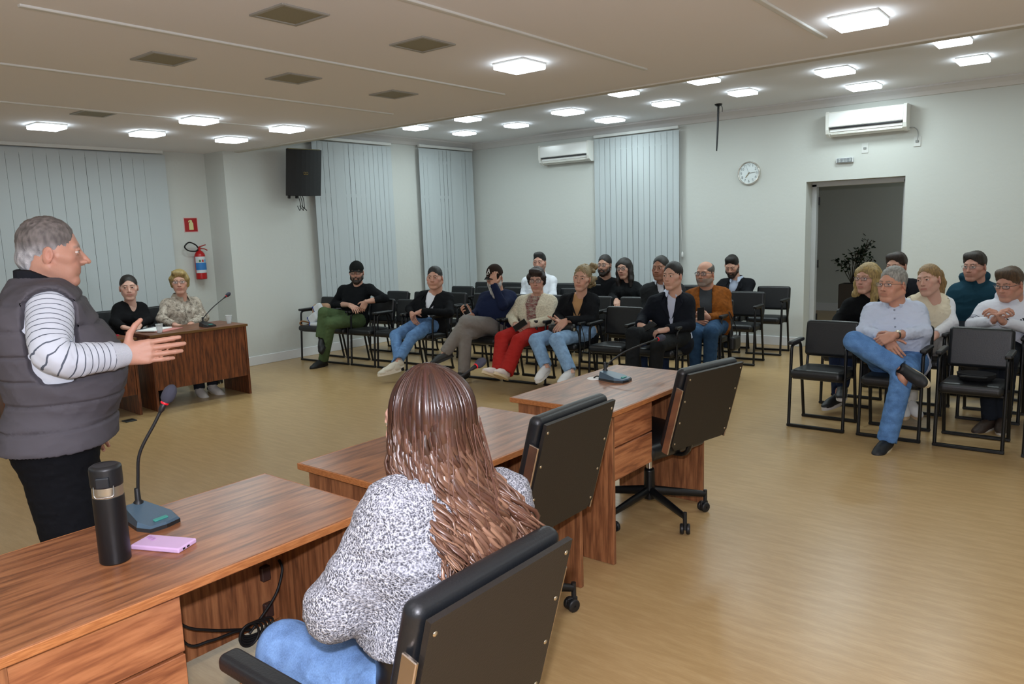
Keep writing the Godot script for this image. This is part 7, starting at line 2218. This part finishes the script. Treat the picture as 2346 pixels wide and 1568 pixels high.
	# ---- second to last row
	S = spec("quilt", {"sex": "m", "skin": "8a5a40", "hair": "short", "hairc": "17130f", "brow": "241a14", "hairline": 0.088, "jaw": 0.1, "g": 1.1, "belly": 0.03, "top": "26282a", "top_kind": "knit", "top_name": "quilted_jacket", "neck": "open", "open_w": 0.035, "open_len": 0.4, "inner": "c9ccd6", "collar": "c3c7d2", "legs": "27344f", "legs_kind": "denim", "shoes": "loafer", "shoe_c": "1a1a1a", "yaw_add": -0.12, "grow": 0.01})
	person("man in dark quilted jacket seated behind the man in navy blazer", S)
	S = spec("rust", {"sex": "m", "skin": "ba8468", "hair": "bald", "hairc": "55504a", "beard": "8b857d", "beard_amount": 0.8, "brow": "4c443e", "glasses": "23252b", "frame_r": 0.0022, "frame_h": 0.017, "jaw": 0.14, "hw": 1.04, "g": 1.14, "belly": 0.08, "top": "8a4f1c", "top_kind": "suede", "top_name": "suede_jacket", "neck": "open", "open_w": 0.07, "open_taper": 0.2, "hem": 0.04, "inner": "3d4044", "inner_name": "grey_jumper", "inner_neck": "turtle",
		"legs": "33506e", "legs_kind": "denim", "shoes": "loafer", "shoe_c": "151515", "leg_r": [0.094, 0.074, 0.064], "yaw_add": -0.15,
		"hands": {"l": ["grip", Vector3(-0.95, 0.05, 0.3), Vector3(-0.1, 0.3, -0.9)], "r": ["grip", Vector3(0.8, -0.1, 0.5), Vector3(0.1, -0.2, -1)]}})
	o = person("bald man with grey beard and glasses in rust suede jacket", S)
	handheld("dark mobile phone held by the man in rust suede jacket", S.wl + S.at + Vector3(-0.07, 0.04, 0.05), Basis.from_euler(Vector3(-0.6, 0.1, 0.2)), "24221a")
	S = spec("white", {"sex": "m", "skin": "c19079", "hair": "quiff", "hairc": "1a1512", "beard": "4a3930", "beard_amount": 0.55, "brow": "2a201a", "hs": 1.02, "g": 1.12, "belly": 0.03, "top": "dfe3ea", "top_name": "white_shirt", "neck": "v", "v_depth": 0.03, "collar": "e3e7ee", "legs": "2b2f3a", "cell": 0.018, "yaw_add": -0.1})
	person("man in white shirt with dark quiff", S)
	S = spec("tee", {"sex": "m", "skin": "b98a70", "hair": "short", "hairc": "1b1512", "full_beard": "2a1e17", "beard": "33251d", "brow": "2a1e18", "glasses": "1f2024", "g": 1.08, "top": "16171a", "top_name": "black_tee", "legs": "23262c", "cell": 0.018, "yaw_add": -0.2})
	o = person("man with dark beard and glasses in black tee beside the dark haired woman", S)
	bb = MB.new()
	var sf: Vector3 = (S.n - S.p).normalized()
	for i in 7: bb.box(S.n + Vector3(-0.03 + i * 0.011, -0.085, 0.155 + 0.0), Vector3(0.008, 0.009, 0.003), 0.001)
	part(o, "chest_print", bb, mat(hexc("c9cacc"), 0.7))
	S = spec("dark", {"sex": "f", "skin": "b88a72", "hair": "long", "hairc": "1d1613", "brow": "2a1f1a", "glasses": "23232a", "frame_h": 0.018, "frame_r": 0.002, "lip": "9c4f4c", "g": 0.96, "top": "17191b", "top_name": "black_jumper", "neck": "turtle", "legs": "20242c", "cell": 0.018, "yaw_add": -0.2, "roll": 0.1})
	person("woman with long dark hair and glasses in black", S)
	S = spec("young", {"sex": "m", "skin": "c4937b", "hair": "quiff", "hairc": "1b1614", "full_beard": "352720", "beard": "3d2e26", "brow": "2a201b", "g": 1.02, "top": "17181c", "top_name": "dark_jacket", "neck": "open", "open_w": 0.05, "inner": "a9b4c8", "collar": "b3bed2", "lapel": "1b1c20", "legs": "262a33", "cell": 0.018, "yaw_add": 0.0, "pitch": 0.45})
	person("young bearded man in dark jacket and blue shirt looking down", S)
	# ---- right block
	S = spec("blue", {"sex": "m", "skin": "bd8468", "hair": "short", "hairc": "8d8a84", "brow": "6e655d", "glasses": "2e2a28", "frame_r": 0.0013, "frame_h": 0.013, "jaw": 0.16, "nose": 0.004, "hw": 1.04, "g": 1.14, "belly": 0.06, "top": "c3cce0", "top_name": "pale_blue_shirt", "neck": "v", "v_depth": 0.05, "collar": "c9d2e6", "sleeve": 0.72, "bare": true, "hem": 0.03, "fold": 0.007,
		"legs": "648fc4", "legs_kind": "denim", "shoes": "sneaker", "shoe_c": "14161a", "sole_c": "cfc0a0", "sock": "e0e0e0", "leg_r": [0.092, 0.072, 0.066], "tl": Vector3(-0.15, -0.1, 1), "tr": Vector3(0.75, -0.35, 0.5), "ur": Vector3(-0.3, 0.3, 0.9), "yaw_add": -0.1, "cell": 0.012,
		"hands": {"l": ["relaxed", Vector3(-0.9, -0.45, 0.1), Vector3(0.0, -0.5, -0.9)], "r": ["relaxed", Vector3(0.6, -0.75, 0.3), Vector3(0.2, -0.4, -0.9)]}})
	o = person("grey haired man in pale blue shirt and jeans, ankle on knee", S)
	for i in 4:
		var tb := 0.12 + i * 0.15
		var ub: Vector3 = (S.n - S.p).normalized()
		var fb: Vector3 = (S.sl - S.sr).normalized().cross(ub).normalized()
		var R := lerpf(0.078, 0.121, minf(tb * 3.0, 1.0)) + 0.066 * clampf(tb * 1.7, 0, 1)
		bb = MB.new()
		bb.ball(S.n.lerp(S.p, tb) + fb * R, Vector3.ONE * 0.007, 6)
		part(o, "button", bb, mat(hexc("8f96a6"), 0.4))
	watch(o, S, "l", "d9d2bf", "3a3a38")
	S = spec("blonde", {"sex": "f", "skin": "c08f7a", "hair": "long", "hairc": "9c8350", "hairline": 0.07, "brow": "7a6145", "glasses": "4a3438", "frame_h": 0.013, "lip": "a65a58", "g": 0.96, "top": "0f1012", "top_name": "black_jumper", "neck": "turtle", "legs": "24304a", "legs_kind": "denim", "shoes": "sneaker", "shoe_c": "131416", "sole_c": "c9c6c2", "leg_r": [0.085, 0.064, 0.05], "tl": Vector3(0.2, 0.0, 1), "tr": Vector3(-0.35, -0.1, 1), "yaw_add": -0.15})
	person("blonde woman with glasses in black jumper", S)
	S = spec("gilet", {"sex": "f", "skin": "cb9c86", "hair": "pony", "hairc": "8a6c41", "brow": "6d5338", "lip": "a65553", "g": 1.02, "belly": 0.02, "top": "dfdfe2", "top_name": "white_jumper", "neck": "v", "v_depth": 0.04, "legs": "c9c6c0", "shoes": "sneaker", "shoe_c": "d9d8d8", "sole_c": "c9b08f", "yaw_add": -0.05, "roll": 0.16, "tl": Vector3(0.5, -0.2, 0.8), "tr": Vector3(0.2, -0.1, 1)})
	o = person("woman with brown ponytail in cream gilet over white jumper", S)
	add_vest(S, o, "d9cdb4", "gilet")
	S = spec("hoodie", {"sex": "m", "skin": "bb846c", "hair": "side", "hairc": "4d3a26", "hairc2": "6c655b", "hairline": 0.07, "brow": "5a4636", "glasses": "1b1c20", "frame_r": 0.0019, "frame_h": 0.013, "jaw": 0.1, "g": 1.12, "belly": 0.04, "top": "dcdfe8", "top_name": "white_hoodie", "neck": "hood", "legs": "20242c", "shoes": "sneaker", "shoe_c": "3a2c24", "sole_c": "c9c3b8", "yaw_add": -0.1, "pitch": 0.22, "tr": Vector3(-0.4, -0.1, 1),
		"hands": {"l": ["grip", Vector3(-0.5, 0.75, 0.3), Vector3(-0.9, -0.2, 0.1)], "r": ["grip", Vector3(0.5, 0.75, 0.3), Vector3(0.9, -0.2, 0.1)]}})
	o = person("man with glasses in white hoodie, hands clasped", S)
	watch(o, S, "l", "101114", "0e0e10")
	bb = MB.new()
	for i in 3:
		var x := 0.07 + i * 0.016
		bb.box(S.n + Vector3(x, -0.14 + 0.006 * i, 0.166), Vector3(0.010, 0.012 + 0.012 * i, 0.004), 0.0, Basis(Vector3.BACK, 0.5))
	part(o, "chest_emblem", bb, mat(hexc("15171c"), 0.7))
	bb = MB.new()
	var ed: Vector3 = (S.er - S.sr).normalized()
	for i in 3: bb.tube(PackedVector3Array([S.sr.lerp(S.er, 0.72 + 0.08 * i), S.sr.lerp(S.er, 0.75 + 0.08 * i)]), 0.0615 - 0.001 * i, 20, false)
	part(o, "sleeve_stripe", bb, mat(hexc("1b2440"), 0.8))
	S = spec("suit3", {"sex": "m", "skin": "b98a74", "hair": "side", "hairc": "2a1d17", "brow": "2e211a", "g": 1.1, "top": "191a1f", "top_name": "dark_suit_jacket", "neck": "open", "open_w": 0.05, "inner": "2a4a93", "inner_name": "blue_shirt", "collar": "2f52a0", "lapel": "1d1e24", "legs": "1d1f26", "cell": 0.018, "yaw_add": -0.1, "pitch": 0.1})
	person("dark haired man in dark suit with blue shirt by the doorway", S)
	S = spec("teal", {"sex": "m", "skin": "b98470", "hair": "side", "hairc": "2e261f", "brow": "3a3028", "glasses": "5a5450", "frame_r": 0.001, "frame_h": 0.012, "jaw": 0.1, "g": 1.12, "top": "1d3f4f", "top_kind": "knit", "top_name": "teal_jumper", "neck": "hood", "legs": "23262c", "cell": 0.018, "yaw_add": -0.1, "pitch": 0.08})
	person("man with glasses in teal half zip jumper", S)
	# ---- behind the dark tables
	S = spec("vneck", {"sex": "f", "skin": "cc9f8c", "hair": "bun", "hairc": "1f1713", "hairline": 0.082, "brow": "33251f", "lip": "a35353", "g": 0.94, "top": "121214", "top_name": "black_jumper", "neck": "wide", "v_depth": 0.13, "legs": "1d1f24", "yaw": 1.15, "hands": {"l": ["relaxed", Vector3(0.6, -0.2, 0.5), Vector3(0.1, -1, 0)], "r": ["relaxed", Vector3(0.6, -0.2, -0.5), Vector3(0.1, -1, 0)]}, "tl": Vector3(1, -0.1, 0), "tr": Vector3(1, -0.1, 0), "shoes": "loafer", "shoe_c": "1a1a1a"})
	person("woman with tied dark hair in black V neck jumper", S)
	S = spec("print", {"sex": "f", "skin": "c6927c", "hair": "crop", "hairc": "96804f", "hairline": 0.072, "brow": "7b6548", "glasses": "3c3a40", "frame_h": 0.013, "lip": "a5504f", "g": 1.04, "belly": 0.03, "top": "a09484", "top_name": "patterned_blouse", "neck": "v", "v_depth": 0.08, "collar": "b8ab9a", "legs": "2b2f3a", "yaw": 1.0, "ankles": true, "hands": {"l": ["relaxed", Vector3(0.6, -0.2, 0.5), Vector3(0.1, -1, 0)], "r": ["relaxed", Vector3(0.6, -0.2, -0.5), Vector3(0.1, -1, 0)]}, "tl": Vector3(1, -0.35, -0.1), "tr": Vector3(1, -0.35, 0.1), "shoes": "sneaker", "shoe_c": "d6d1cc", "sole_c": "c9bba0"})
	S.top_mat = tri_mat(mat(Color(1, 1, 1), 0.7), ramp_tex(mix_img(noise_img(64, 0.018, 3, 256, FastNoiseLite.TYPE_SIMPLEX_SMOOTH, 25.0), noise_img(65, 0.12, 3, 256), 0.5), [[0.25, hexc("4f4740")], [0.42, hexc("8a7d6f")], [0.52, hexc("c2b6a6")], [0.62, hexc("9b8f82")], [0.75, hexc("d8cfc2")]]), Vector3(4, 4, 4))
	person("woman with short blonde hair and glasses in patterned blouse", S)
# quilted vest over the jumper of S
func add_vest(S: Dictionary, o: Node3D, col: String, called: String) -> void:
	var b := bounds([S.p, S.n, S.sl, S.sr], 0.24)
	var f := Field.new(b[0], b[1], 0.013)
	torso_into(f, S, S.get("g", 1.0), S.get("belly", 0.0), 0.018, 0.05)
	var up: Vector3 = (S.n - S.p).normalized()
	var lf: Vector3 = (S.sl - S.sr).normalized()
	var fw := lf.cross(up).normalized()
	f.ell(S.n + up * 0.045 + fw * 0.02, Vector3(0.075, 0.065, 0.08), Basis.IDENTITY, 0.012, true)
	f.cap(S.n + fw * 0.12 + up * 0.03, S.n + fw * 0.16 - up * 0.1, 0.05, 0.02, 0.01, true)
	for q in ["l", "r"]:
		var d: Vector3 = (S["s" + q] - (S.sl + S.sr) * 0.5).normalized()
		f.cap(S["s" + q] + d * 0.035, S["s" + q].lerp(S["e" + q], 0.45) + d * 0.05, 0.085, 0.07, 0.01, true)
	var mb := MB.new()
	f.mesh_into(mb)
	wrinkle(mb, 0, 0.005, 10.0, 17, Vector3(1, 1, 1))
	part(o, called, mb, fabric(hexc(col), "cotton"))

# ------------------------------------------------------------------ the speaker and the woman at the near desk
const SPK := {"at": Vector3(-2.98, 0, -1.1), "h": Vector3(-2.977, 1.596, -1.106), "n": Vector3(-3.000, 1.479, -1.055), "sr": Vector3(-2.801, 1.446, -1.011), "er": Vector3(-2.658, 1.255, -0.937), "wr": Vector3(-2.683, 1.243, -1.176), "p": Vector3(-3.001, 0.992, -1.053), "sl": Vector3(-3.166, 1.446, -1.175), "el": Vector3(-3.330, 1.180, -1.160), "wl": Vector3(-3.300, 0.950, -1.260), "hl": Vector3(-3.092, 0.930, -1.094), "hr": Vector3(-2.910, 0.930, -1.012), "kl": Vector3(-3.094, 0.500, -1.138), "kr": Vector3(-2.884, 0.500, -1.022), "al": Vector3(-3.128, 0.100, -1.088), "ar": Vector3(-2.895, 0.100, -0.972)}
const WOM := {"at": Vector3(-1.38, 0, -1.13), "h": Vector3(-1.220, 1.186, -1.196), "n": Vector3(-1.180, 1.061, -1.177), "sl": Vector3(-1.190, 1.060, -1.040), "sr": Vector3(-1.190, 0.970, -1.438), "el": Vector3(-1.280, 0.826, -0.952), "kl": Vector3(-1.680, 0.531, -1.077), "er": Vector3(-1.280, 0.826, -1.538), "wl": Vector3(-1.480, 0.720, -1.130), "wr": Vector3(-1.500, 0.720, -1.290), "p": Vector3(-1.180, 0.570, -1.173), "hl": Vector3(-1.240, 0.550, -1.087), "hr": Vector3(-1.240, 0.550, -1.267), "kr": Vector3(-1.660, 0.530, -1.317), "al": Vector3(-1.580, 0.100, -1.077), "ar": Vector3(-1.580, 0.100, -1.297)}
# a sleeve as rings along shoulder - elbow - wrist, uv.y in metres along the arm, with creases at the elbow
func sleeve(S: Dictionary, side: String, r: Array, to: float, seed_: int) -> MB:
	var a: Vector3 = S["s" + side]
	var e: Vector3 = S["e" + side]
	var w: Vector3 = e.lerp(S["w" + side], to)
	var path := bent([a, e, w], 0.15, 18)
	var full := PackedVector3Array()
	for i in path.size() - 1:
		var n := maxi(1, int(ceil(path[i].distance_to(path[i + 1]) / 0.006)))
		for k in n: full.append(path[i].lerp(path[i + 1], float(k) / n))
	full.append(w)
	var nz := FastNoiseLite.new()
	nz.seed = seed_
	nz.frequency = 9.0
	var m := MB.new()
	var total := 0.0
	for i in full.size() - 1: total += full[i].distance_to(full[i + 1])
	var run := 0.0
	var nx := Vector3.UP
	var sides := 36
	var f0 := m.v.size()
	var el := a.distance_to(e)
	for i in full.size():
		if i > 0: run += full[i].distance_to(full[i - 1])
		var t := (full[mini(i + 1, full.size() - 1)] - full[maxi(i - 1, 0)]).normalized()
		nx = (nx - t * nx.dot(t)).normalized() if absf(nx.dot(t)) < 0.99 else t.cross(Vector3.RIGHT).normalized()
		var ny := t.cross(nx)
		var u := run / total
		var rad: float = lerpf(r[0], r[1], u * 2.0) if u < 0.5 else lerpf(r[1], r[2], u * 2.0 - 1.0)
		var cre := exp(-pow((run - el) / 0.09, 2.0)) + 0.35
		for k in sides:
			var an := TAU * k / sides
			var d := nx * cos(an) + ny * sin(an)
			var q := nz.get_noise_3d(cos(an) * 0.12, sin(an) * 0.12, run * 2.6)
			m.vert(full[i] + d * (rad + q * 0.006 * cre), d, Vector2(float(k) / sides, run + q * 0.004 * cre))
	for i in full.size() - 1:
		for k in sides:
			var k2 := (k + 1) % sides
			m.tri(f0 + i * sides + k, f0 + i * sides + k2, f0 + (i + 1) * sides + k2)
			m.tri(f0 + i * sides + k, f0 + (i + 1) * sides + k2, f0 + (i + 1) * sides + k)
	# normals from the bent surface
	for i in range(1, full.size() - 1):
		for k in sides:
			var du := m.v[f0 + i * sides + (k + 1) % sides] - m.v[f0 + i * sides + (k + sides - 1) % sides]
			var dv := m.v[f0 + (i + 1) * sides + k] - m.v[f0 + (i - 1) * sides + k]
			var nn := dv.cross(du).normalized()
			if nn.dot(m.n[f0 + i * sides + k]) < 0.0: nn = -nn
			m.n[f0 + i * sides + k] = nn
	return m
func build_speaker() -> void:
	var S: Dictionary = SPK.duplicate()
	S.merge({"sex": "m", "skin": "bd8870", "hair": "short", "hairc": "6d6764", "hairc2": "a5a5a8", "hairline": 0.09, "brow": "8a7d75", "nose": 0.012, "jaw": 0.12, "hs": 0.92, "yaw": 2.74, "pitch": 0.06, "g": 1.26, "belly": 0.09, "top": "d4d9e2", "top_name": "striped_shirt", "no_arms": true, "neck": "round", "hair_cell": 0.004, "lip": "9c4a46", "gaze": 0.1,
		"legs": "141519", "shoes": "loafer", "shoe_c": "17171a", "leg_r": [0.1, 0.085, 0.075], "tl": Vector3(0.41, -0.05, -0.91), "tr": Vector3(0.41, -0.05, -0.91), "cell": 0.012,
		"hands": {"r": ["open", Vector3(0.5, 0.05, -0.87), Vector3(-0.87, -0.1, -0.45)], "l": ["relaxed", Vector3(0.2, -0.9, -0.2), Vector3(0.9, 0.2, 0.3)]}, "hand_s": 1.04}, true)
	var o := person("standing grey haired man in charcoal quilted vest and striped shirt, gesturing", S)
	# striped sleeves
	var im := Image.create(8, 128, false, Image.FORMAT_RGB8)
	for y in 128:
		var base := hexc("ccd2dd")
		var t := y / 128.0
		var c := hexc("535b69") if t < 0.14 else base
		for x in 8: im.set_pixel(x, y, c)
	im.generate_mipmaps()
	var sm := mat(Color(1, 1, 1), 0.85)
	sm.albedo_texture = ImageTexture.create_from_image(im)
	sm.uv1_scale = Vector3(1, 1.0 / 0.021, 1)
	var cuff := fabric(hexc("c3c8d1"), "knit")
	for q in ["r", "l"]:
		var sl := part(o, "sleeve", sleeve(S, q, [0.075, 0.063, 0.048], 0.86, 5), sm)
		var e: Vector3 = S["e" + q]
		var w: Vector3 = S["w" + q]
		var b := MB.new()
		b.tube(PackedVector3Array([e.lerp(w, 0.8), e.lerp(w, 0.85), e.lerp(w, 0.9), e.lerp(w, 1.04), e.lerp(w, 1.07), e.lerp(w, 1.05)]), [0.048, 0.052, 0.046, 0.041, 0.037, 0.032], 24, false)
		part(sl, "cuff", b, cuff)
	# quilted vest
	var bd := bounds([S.p, S.n, S.sl, S.sr], 0.28)
	var f := Field.new(bd[0], bd[1], 0.0085)
	var up: Vector3 = (S.n - S.p).normalized()
	var lf: Vector3 = (S.sl - S.sr).normalized()
	var fw := lf.cross(up).normalized()
	torso_into(f, S, S.g, S.belly, 0.024, 0.05)
	f.cap(S.p - up * 0.07 - lf * 0.1, S.p - up * 0.07 + lf * 0.1, 0.165, 0.165, 0.05)
	f.cap(S.p - up * 0.07 + fw * 0.05, S.p + up * 0.1 + fw * 0.05, 0.15, 0.16, 0.05)
	f.plane_cut(S.p - up * 0.075, (-up + fw * 0.0).normalized())
	f.ell(S.n + up * 0.06 + fw * 0.03, Vector3(0.078, 0.07, 0.085), Basis.IDENTITY, 0.012, true)
	for q in ["l", "r"]:
		var d: Vector3 = (S["s" + q] - (S.sl + S.sr) * 0.5).normalized()
		f.cap(S["s" + q] + d * 0.075 + up * 0.0, S["s" + q] + d * 0.095 - up * 0.17, 0.086, 0.08, 0.01, true)
	var mb := MB.new()
	f.mesh_into(mb)
	wrinkle(mb, 0, 0.004, 6.0, 23, Vector3(1, 1.4, 1))
	var y0: float = S.p.y - 0.075
	for i in mb.v.size():
		var t := (mb.v[i].y - y0) / 0.087
		var ph := t - floorf(t + 0.5)
		var gq := exp(-pow(ph / 0.075, 2.0))
		var slope := 2.0 * ph / (0.075 * 0.075) * gq * 0.009 / 0.087
		mb.v[i] -= mb.n[i] * gq * 0.009
		var nn := mb.n[i] - Vector3(0, slope * (1.0 - absf(mb.n[i].y)), 0)
		mb.n[i] = nn.normalized()
	var vm := fabric(hexc("58555b"), "plain")
	vm.roughness = 0.7
	part(o, "quilted_vest", mb, vm)
	# stand-up collar
	mb = MB.new()
	var ring := []
	for i in 17:
		var an := -2.55 + 5.1 * i / 16.0
		var d: Vector3 = -fw * cos(an) + lf * sin(an)
		var drop := 0.0 if absf(an) < 1.2 else (absf(an) - 1.2) * 0.04
		ring.append([S.n + d * 0.088 + up * (-0.03 - drop) + fw * 0.012, S.n + d * 0.083 + up * (0.065 - drop * 1.3) + fw * (0.012 + drop * 0.5)])
	for i in 16:
		for s in [0.0, 1.0]:
			var p0: Vector3 = ring[i][0]; var p1: Vector3 = ring[i + 1][0]; var p2: Vector3 = ring[i + 1][1]; var p3: Vector3 = ring[i][1]
			var inw: Vector3 = (S.n - p0).normalized() * 0.012 * s
			mb.face([p0 + inw, p1 + inw, p2 + inw, p3 + inw], ((p0 - S.n).normalized()) * (1.0 if s == 0.0 else -1.0))
		var c0: Vector3 = (S.n - ring[i][0]).normalized() * 0.012
		mb.face([ring[i][1], ring[i + 1][1], ring[i + 1][1] + c0, ring[i][1] + c0], up)
	part(o, "vest_collar", mb, fabric(hexc("24252b"), "plain"))

func build_woman() -> void:
	var S: Dictionary = WOM.duplicate()
	S.merge({"sex": "f", "skin": "c99c86", "hair": "none", "hairc": "3a261e", "brow": "4a342a", "yaw": -1.5, "pitch": 0.05, "g": 1.04, "top": "8a8a90", "top_name": "tweed_jacket", "neck": "round", "grow": 0.01, "hem": -0.13, "hem_cut": 0.16, "arm_r": [0.058, 0.056, 0.058], "sleeve": 1.0, "fold": 0.006, "top_cell": 0.009,
		"legs": "7ea4d6", "legs_kind": "denim", "leg_r": [0.092, 0.074, 0.06], "shoes": "sneaker", "shoe_c": "d0d0d0", "sole_c": "dddddd", "tl": Vector3(-1, -0.1, 0), "tr": Vector3(-1, -0.1, 0), "cell": 0.01,
		"hands": {"l": ["relaxed", Vector3(-0.9, -0.2, -0.3), Vector3(0, -1, 0.1)], "r": ["relaxed", Vector3(-0.9, -0.2, 0.3), Vector3(0, -1, 0.1)]}}, true)
	var tw := mix_img(noise_img(71, 0.11, 2, 512, FastNoiseLite.TYPE_CELLULAR), noise_img(72, 0.16, 2, 512), 0.55)
	var tm := mat(Color(1, 1, 1), 0.95)
	tri_mat(tm, ramp_tex(tw, [[0.18, hexc("2a2b31")], [0.36, hexc("5a5b63")], [0.46, hexc("8c8d95")], [0.58, hexc("b5b6bd")], [0.8, hexc("dcdce1")]]), Vector3(2.6, 2.6, 2.6))
	nrm(tm, bump_tex(tw, 8.0), 1.0)
	S.top_mat = tm
	var o := person("woman with long wavy brown hair in tweed jacket, seated at the flask desk", S)
	# black leather skirt panel under the jacket hem, and the denim waist
	var f := Field.new(S.p - Vector3(0.26, 0.16, 0.26), S.p + Vector3(0.26, 0.2, 0.26), 0.011)
	var up: Vector3 = (S.n - S.p).normalized()
	f.cap(S.p - Vector3(0, 0, 0.08) - up * 0.02, S.p + Vector3(0, 0, 0.08) - up * 0.02, 0.128, 0.128, 0.04)
	f.cap(S.p - Vector3(0, 0, 0.07) + up * 0.15, S.p + Vector3(0, 0, 0.07) + up * 0.15, 0.112, 0.112, 0.05)
	f.plane_cut(S.p - up * 0.03, -up)
	var mb := MB.new()
	f.mesh_into(mb)
	var lm := mat(hexc("0d0d10"), 0.3)
	part(o, "leather_peplum", mb, lm)
	# hair: an underlying mass and wavy locks over it
	var hx := head_xf(S)
	var hc: Vector3 = S.h
	var fwd := Vector3(-1, 0, 0)
	var lat := Vector3(0, 0, 1)
	f = Field.new(hc + Vector3(-0.16, -0.5, -0.26), hc + Vector3(0.3, 0.18, 0.26), 0.009)
	f.ell(hc + Vector3(0.012, 0.048, 0), Vector3(0.096, 0.09, 0.077), Basis.IDENTITY, 0.0)
	f.cap(hc + Vector3(0.05, 0.0, -0.03), hc + Vector3(0.05, 0.0, 0.03), 0.05, 0.05, 0.03)
	f.chain([hc + Vector3(0.035, -0.02, 0), hc + Vector3(0.075, -0.14, -0.01), hc + Vector3(0.14, -0.26, -0.03), hc + Vector3(0.155, -0.38, -0.05)], [0.07, 0.06, 0.045, 0.02], 0.04)
	f.chain([hc + Vector3(0.04, -0.05, -0.06), hc + Vector3(0.07, -0.18, -0.09), hc + Vector3(0.12, -0.3, -0.12), hc + Vector3(0.13, -0.4, -0.1)], [0.04, 0.04, 0.03, 0.015], 0.04)
	f.chain([hc + Vector3(0.03, -0.05, 0.06), hc + Vector3(0.05, -0.16, 0.07), hc + Vector3(0.09, -0.24, 0.05)], [0.045, 0.04, 0.03], 0.04)
	f.ell(hc + fwd * 0.125 + Vector3(0, -0.03, 0), Vector3(0.07, 0.11, 0.062), Basis.IDENTITY, 0.02, true)
	mb = MB.new()
	mb.col = lin("3a241b")
	f.mesh_into(mb)
	hair_disp(mb, 0, 0.008, 45.0, 5, Vector3(1, 0.2, 1))
	var hm := mat(Color(1, 1, 1), 0.34)
	hm.vertex_color_use_as_albedo = true
	var under := part(o, "hair", mb, hm)
	var rng := RandomNumberGenerator.new()
	rng.seed = 2024
	var locks := MB.new()
	# below the round of the head: half width and depth behind the head's middle, by the drop in metres
	var WS := [[0.0, 0.093], [0.1, 0.098], [0.2, 0.112], [0.3, 0.125], [0.5, 0.125]]
	var DS := [[0.0, 0.118], [0.08, 0.114], [0.16, 0.122], [0.24, 0.165], [0.34, 0.19], [0.5, 0.2]]
	var ev := func(tab: Array, s: float) -> float:
		for i in tab.size() - 1:
			if s <= tab[i + 1][0]:
				return lerpf(tab[i][1], tab[i + 1][1], (s - tab[i][0]) / (tab[i + 1][0] - tab[i][0]))
		return tab[tab.size() - 1][1]
	for k in 1250:
		var ph := rng.randf_range(-1.85, 1.85)
		var layer := rng.randf()
		var ln := (0.60 + rng.randf_range(-0.13, 0.04)) * (1.0 - 0.2 * pow(absf(ph) / 1.85, 2.0))
		if ph > 0.5: ln *= 0.86
		var freq := rng.randf_range(3.4, 4.6)
		var p0 := ph * 4.0 + rng.randf_range(-0.9, 0.9)
		var amp := rng.randf_range(0.009, 0.023)
		var drift := rng.randf_range(-0.03, 0.03) - 0.016
		var r0 := rng.randf_range(0.0045, 0.0085)
		var a0 := rng.randf_range(0.0, 0.06)
		var pts := PackedVector3Array()
		var rad := []
		var n := 30
		for i in n + 1:
			var s := float(i) / n
			var arc := a0 + s * ln
			var lx := 0.0
			var bx := 0.0
			var yy := 0.0
			var drop := 0.0
			if arc < 0.17:
				var th := arc / 0.17 * PI * 0.5
				yy = 0.045 + 0.1 * cos(th)
				lx = sin(ph) * 0.093 * sin(th)
				bx = cos(ph) * 0.118 * sin(th) if cos(ph) > 0.0 else cos(ph) * 0.08 * sin(th)
			else:
				drop = arc - 0.17
				yy = 0.045 - drop
				lx = sin(ph) * ev.call(WS, drop)
				bx = cos(ph) * ev.call(DS, drop) if cos(ph) > 0.0 else cos(ph) * 0.08
				if cos(ph) < 0.45: bx = lerpf(bx, 0.12 + 0.07 * layer, smoothstep(0.1, 0.3, drop))
			var wv := amp * smoothstep(-0.02, 0.18, drop)
			lx += drift * drop * 2.0 + cos(p0 + freq * s * TAU) * wv
			bx += sin(p0 + freq * s * TAU) * wv * 0.7 + (layer - 0.35) * 0.014
			pts.append(hc + lat * lx - fwd * bx + Vector3(0, yy, 0))
			rad.append(r0 * (0.7 + 0.5 * smoothstep(0.1, 0.5, s)) * (1.0 - 0.8 * pow(s, 5.0)))
		var tone := rng.randf()
		var root := lin("2b1a14").lerp(lin("43291f"), tone)
		var tip := lin("523629").lerp(lin("957059"), tone * tone)
		var f0 := locks.v.size()
		locks.tube(pts, rad, 5, true, 0.6, Vector3.UP.cross(Vector3(sin(ph), 0, cos(ph))) + Vector3(0.01, 0, 0))
		for i in range(f0, locks.v.size()):
			var t := clampf((hc.y + 0.148 - locks.v[i].y) / 0.5, 0, 1)
			locks.c[i] = root.lerp(tip, smoothstep(0.12, 0.75, t))
	part(under, "hair_locks", locks, hm)
	var wisps := MB.new()
	for k in 26:
		var ph := rng.randf_range(-1.6, 1.6)
		var pts := []
		for i in 6:
			var s := i / 5.0
			pts.append(hc + lat * (sin(ph) * (0.1 + 0.07 * s) + rng.randf_range(-0.012, 0.012)) - fwd * (cos(ph) * (0.12 + 0.09 * s) + 0.01) + Vector3(0, 0.02 - s * 0.36, 0))
		wisps.col = lin("5a3d2f")
		wisps.tube(spline(pts, 4), 0.0012, 4, false)
	part(under, "hair_wisps", wisps, hm)

func _ready() -> void:
	setup_camera_and_light()
	make_materials()
	build_room()
	build_lamps()
	build_blinds()
	build_furniture()
	build_chairs()
	build_fixtures()
	build_desk_things()
	var t0 := Time.get_ticks_msec()
	build_bodyparts()
	build_people()
	build_speaker()
	build_woman()
	print("people ms ", Time.get_ticks_msec() - t0)
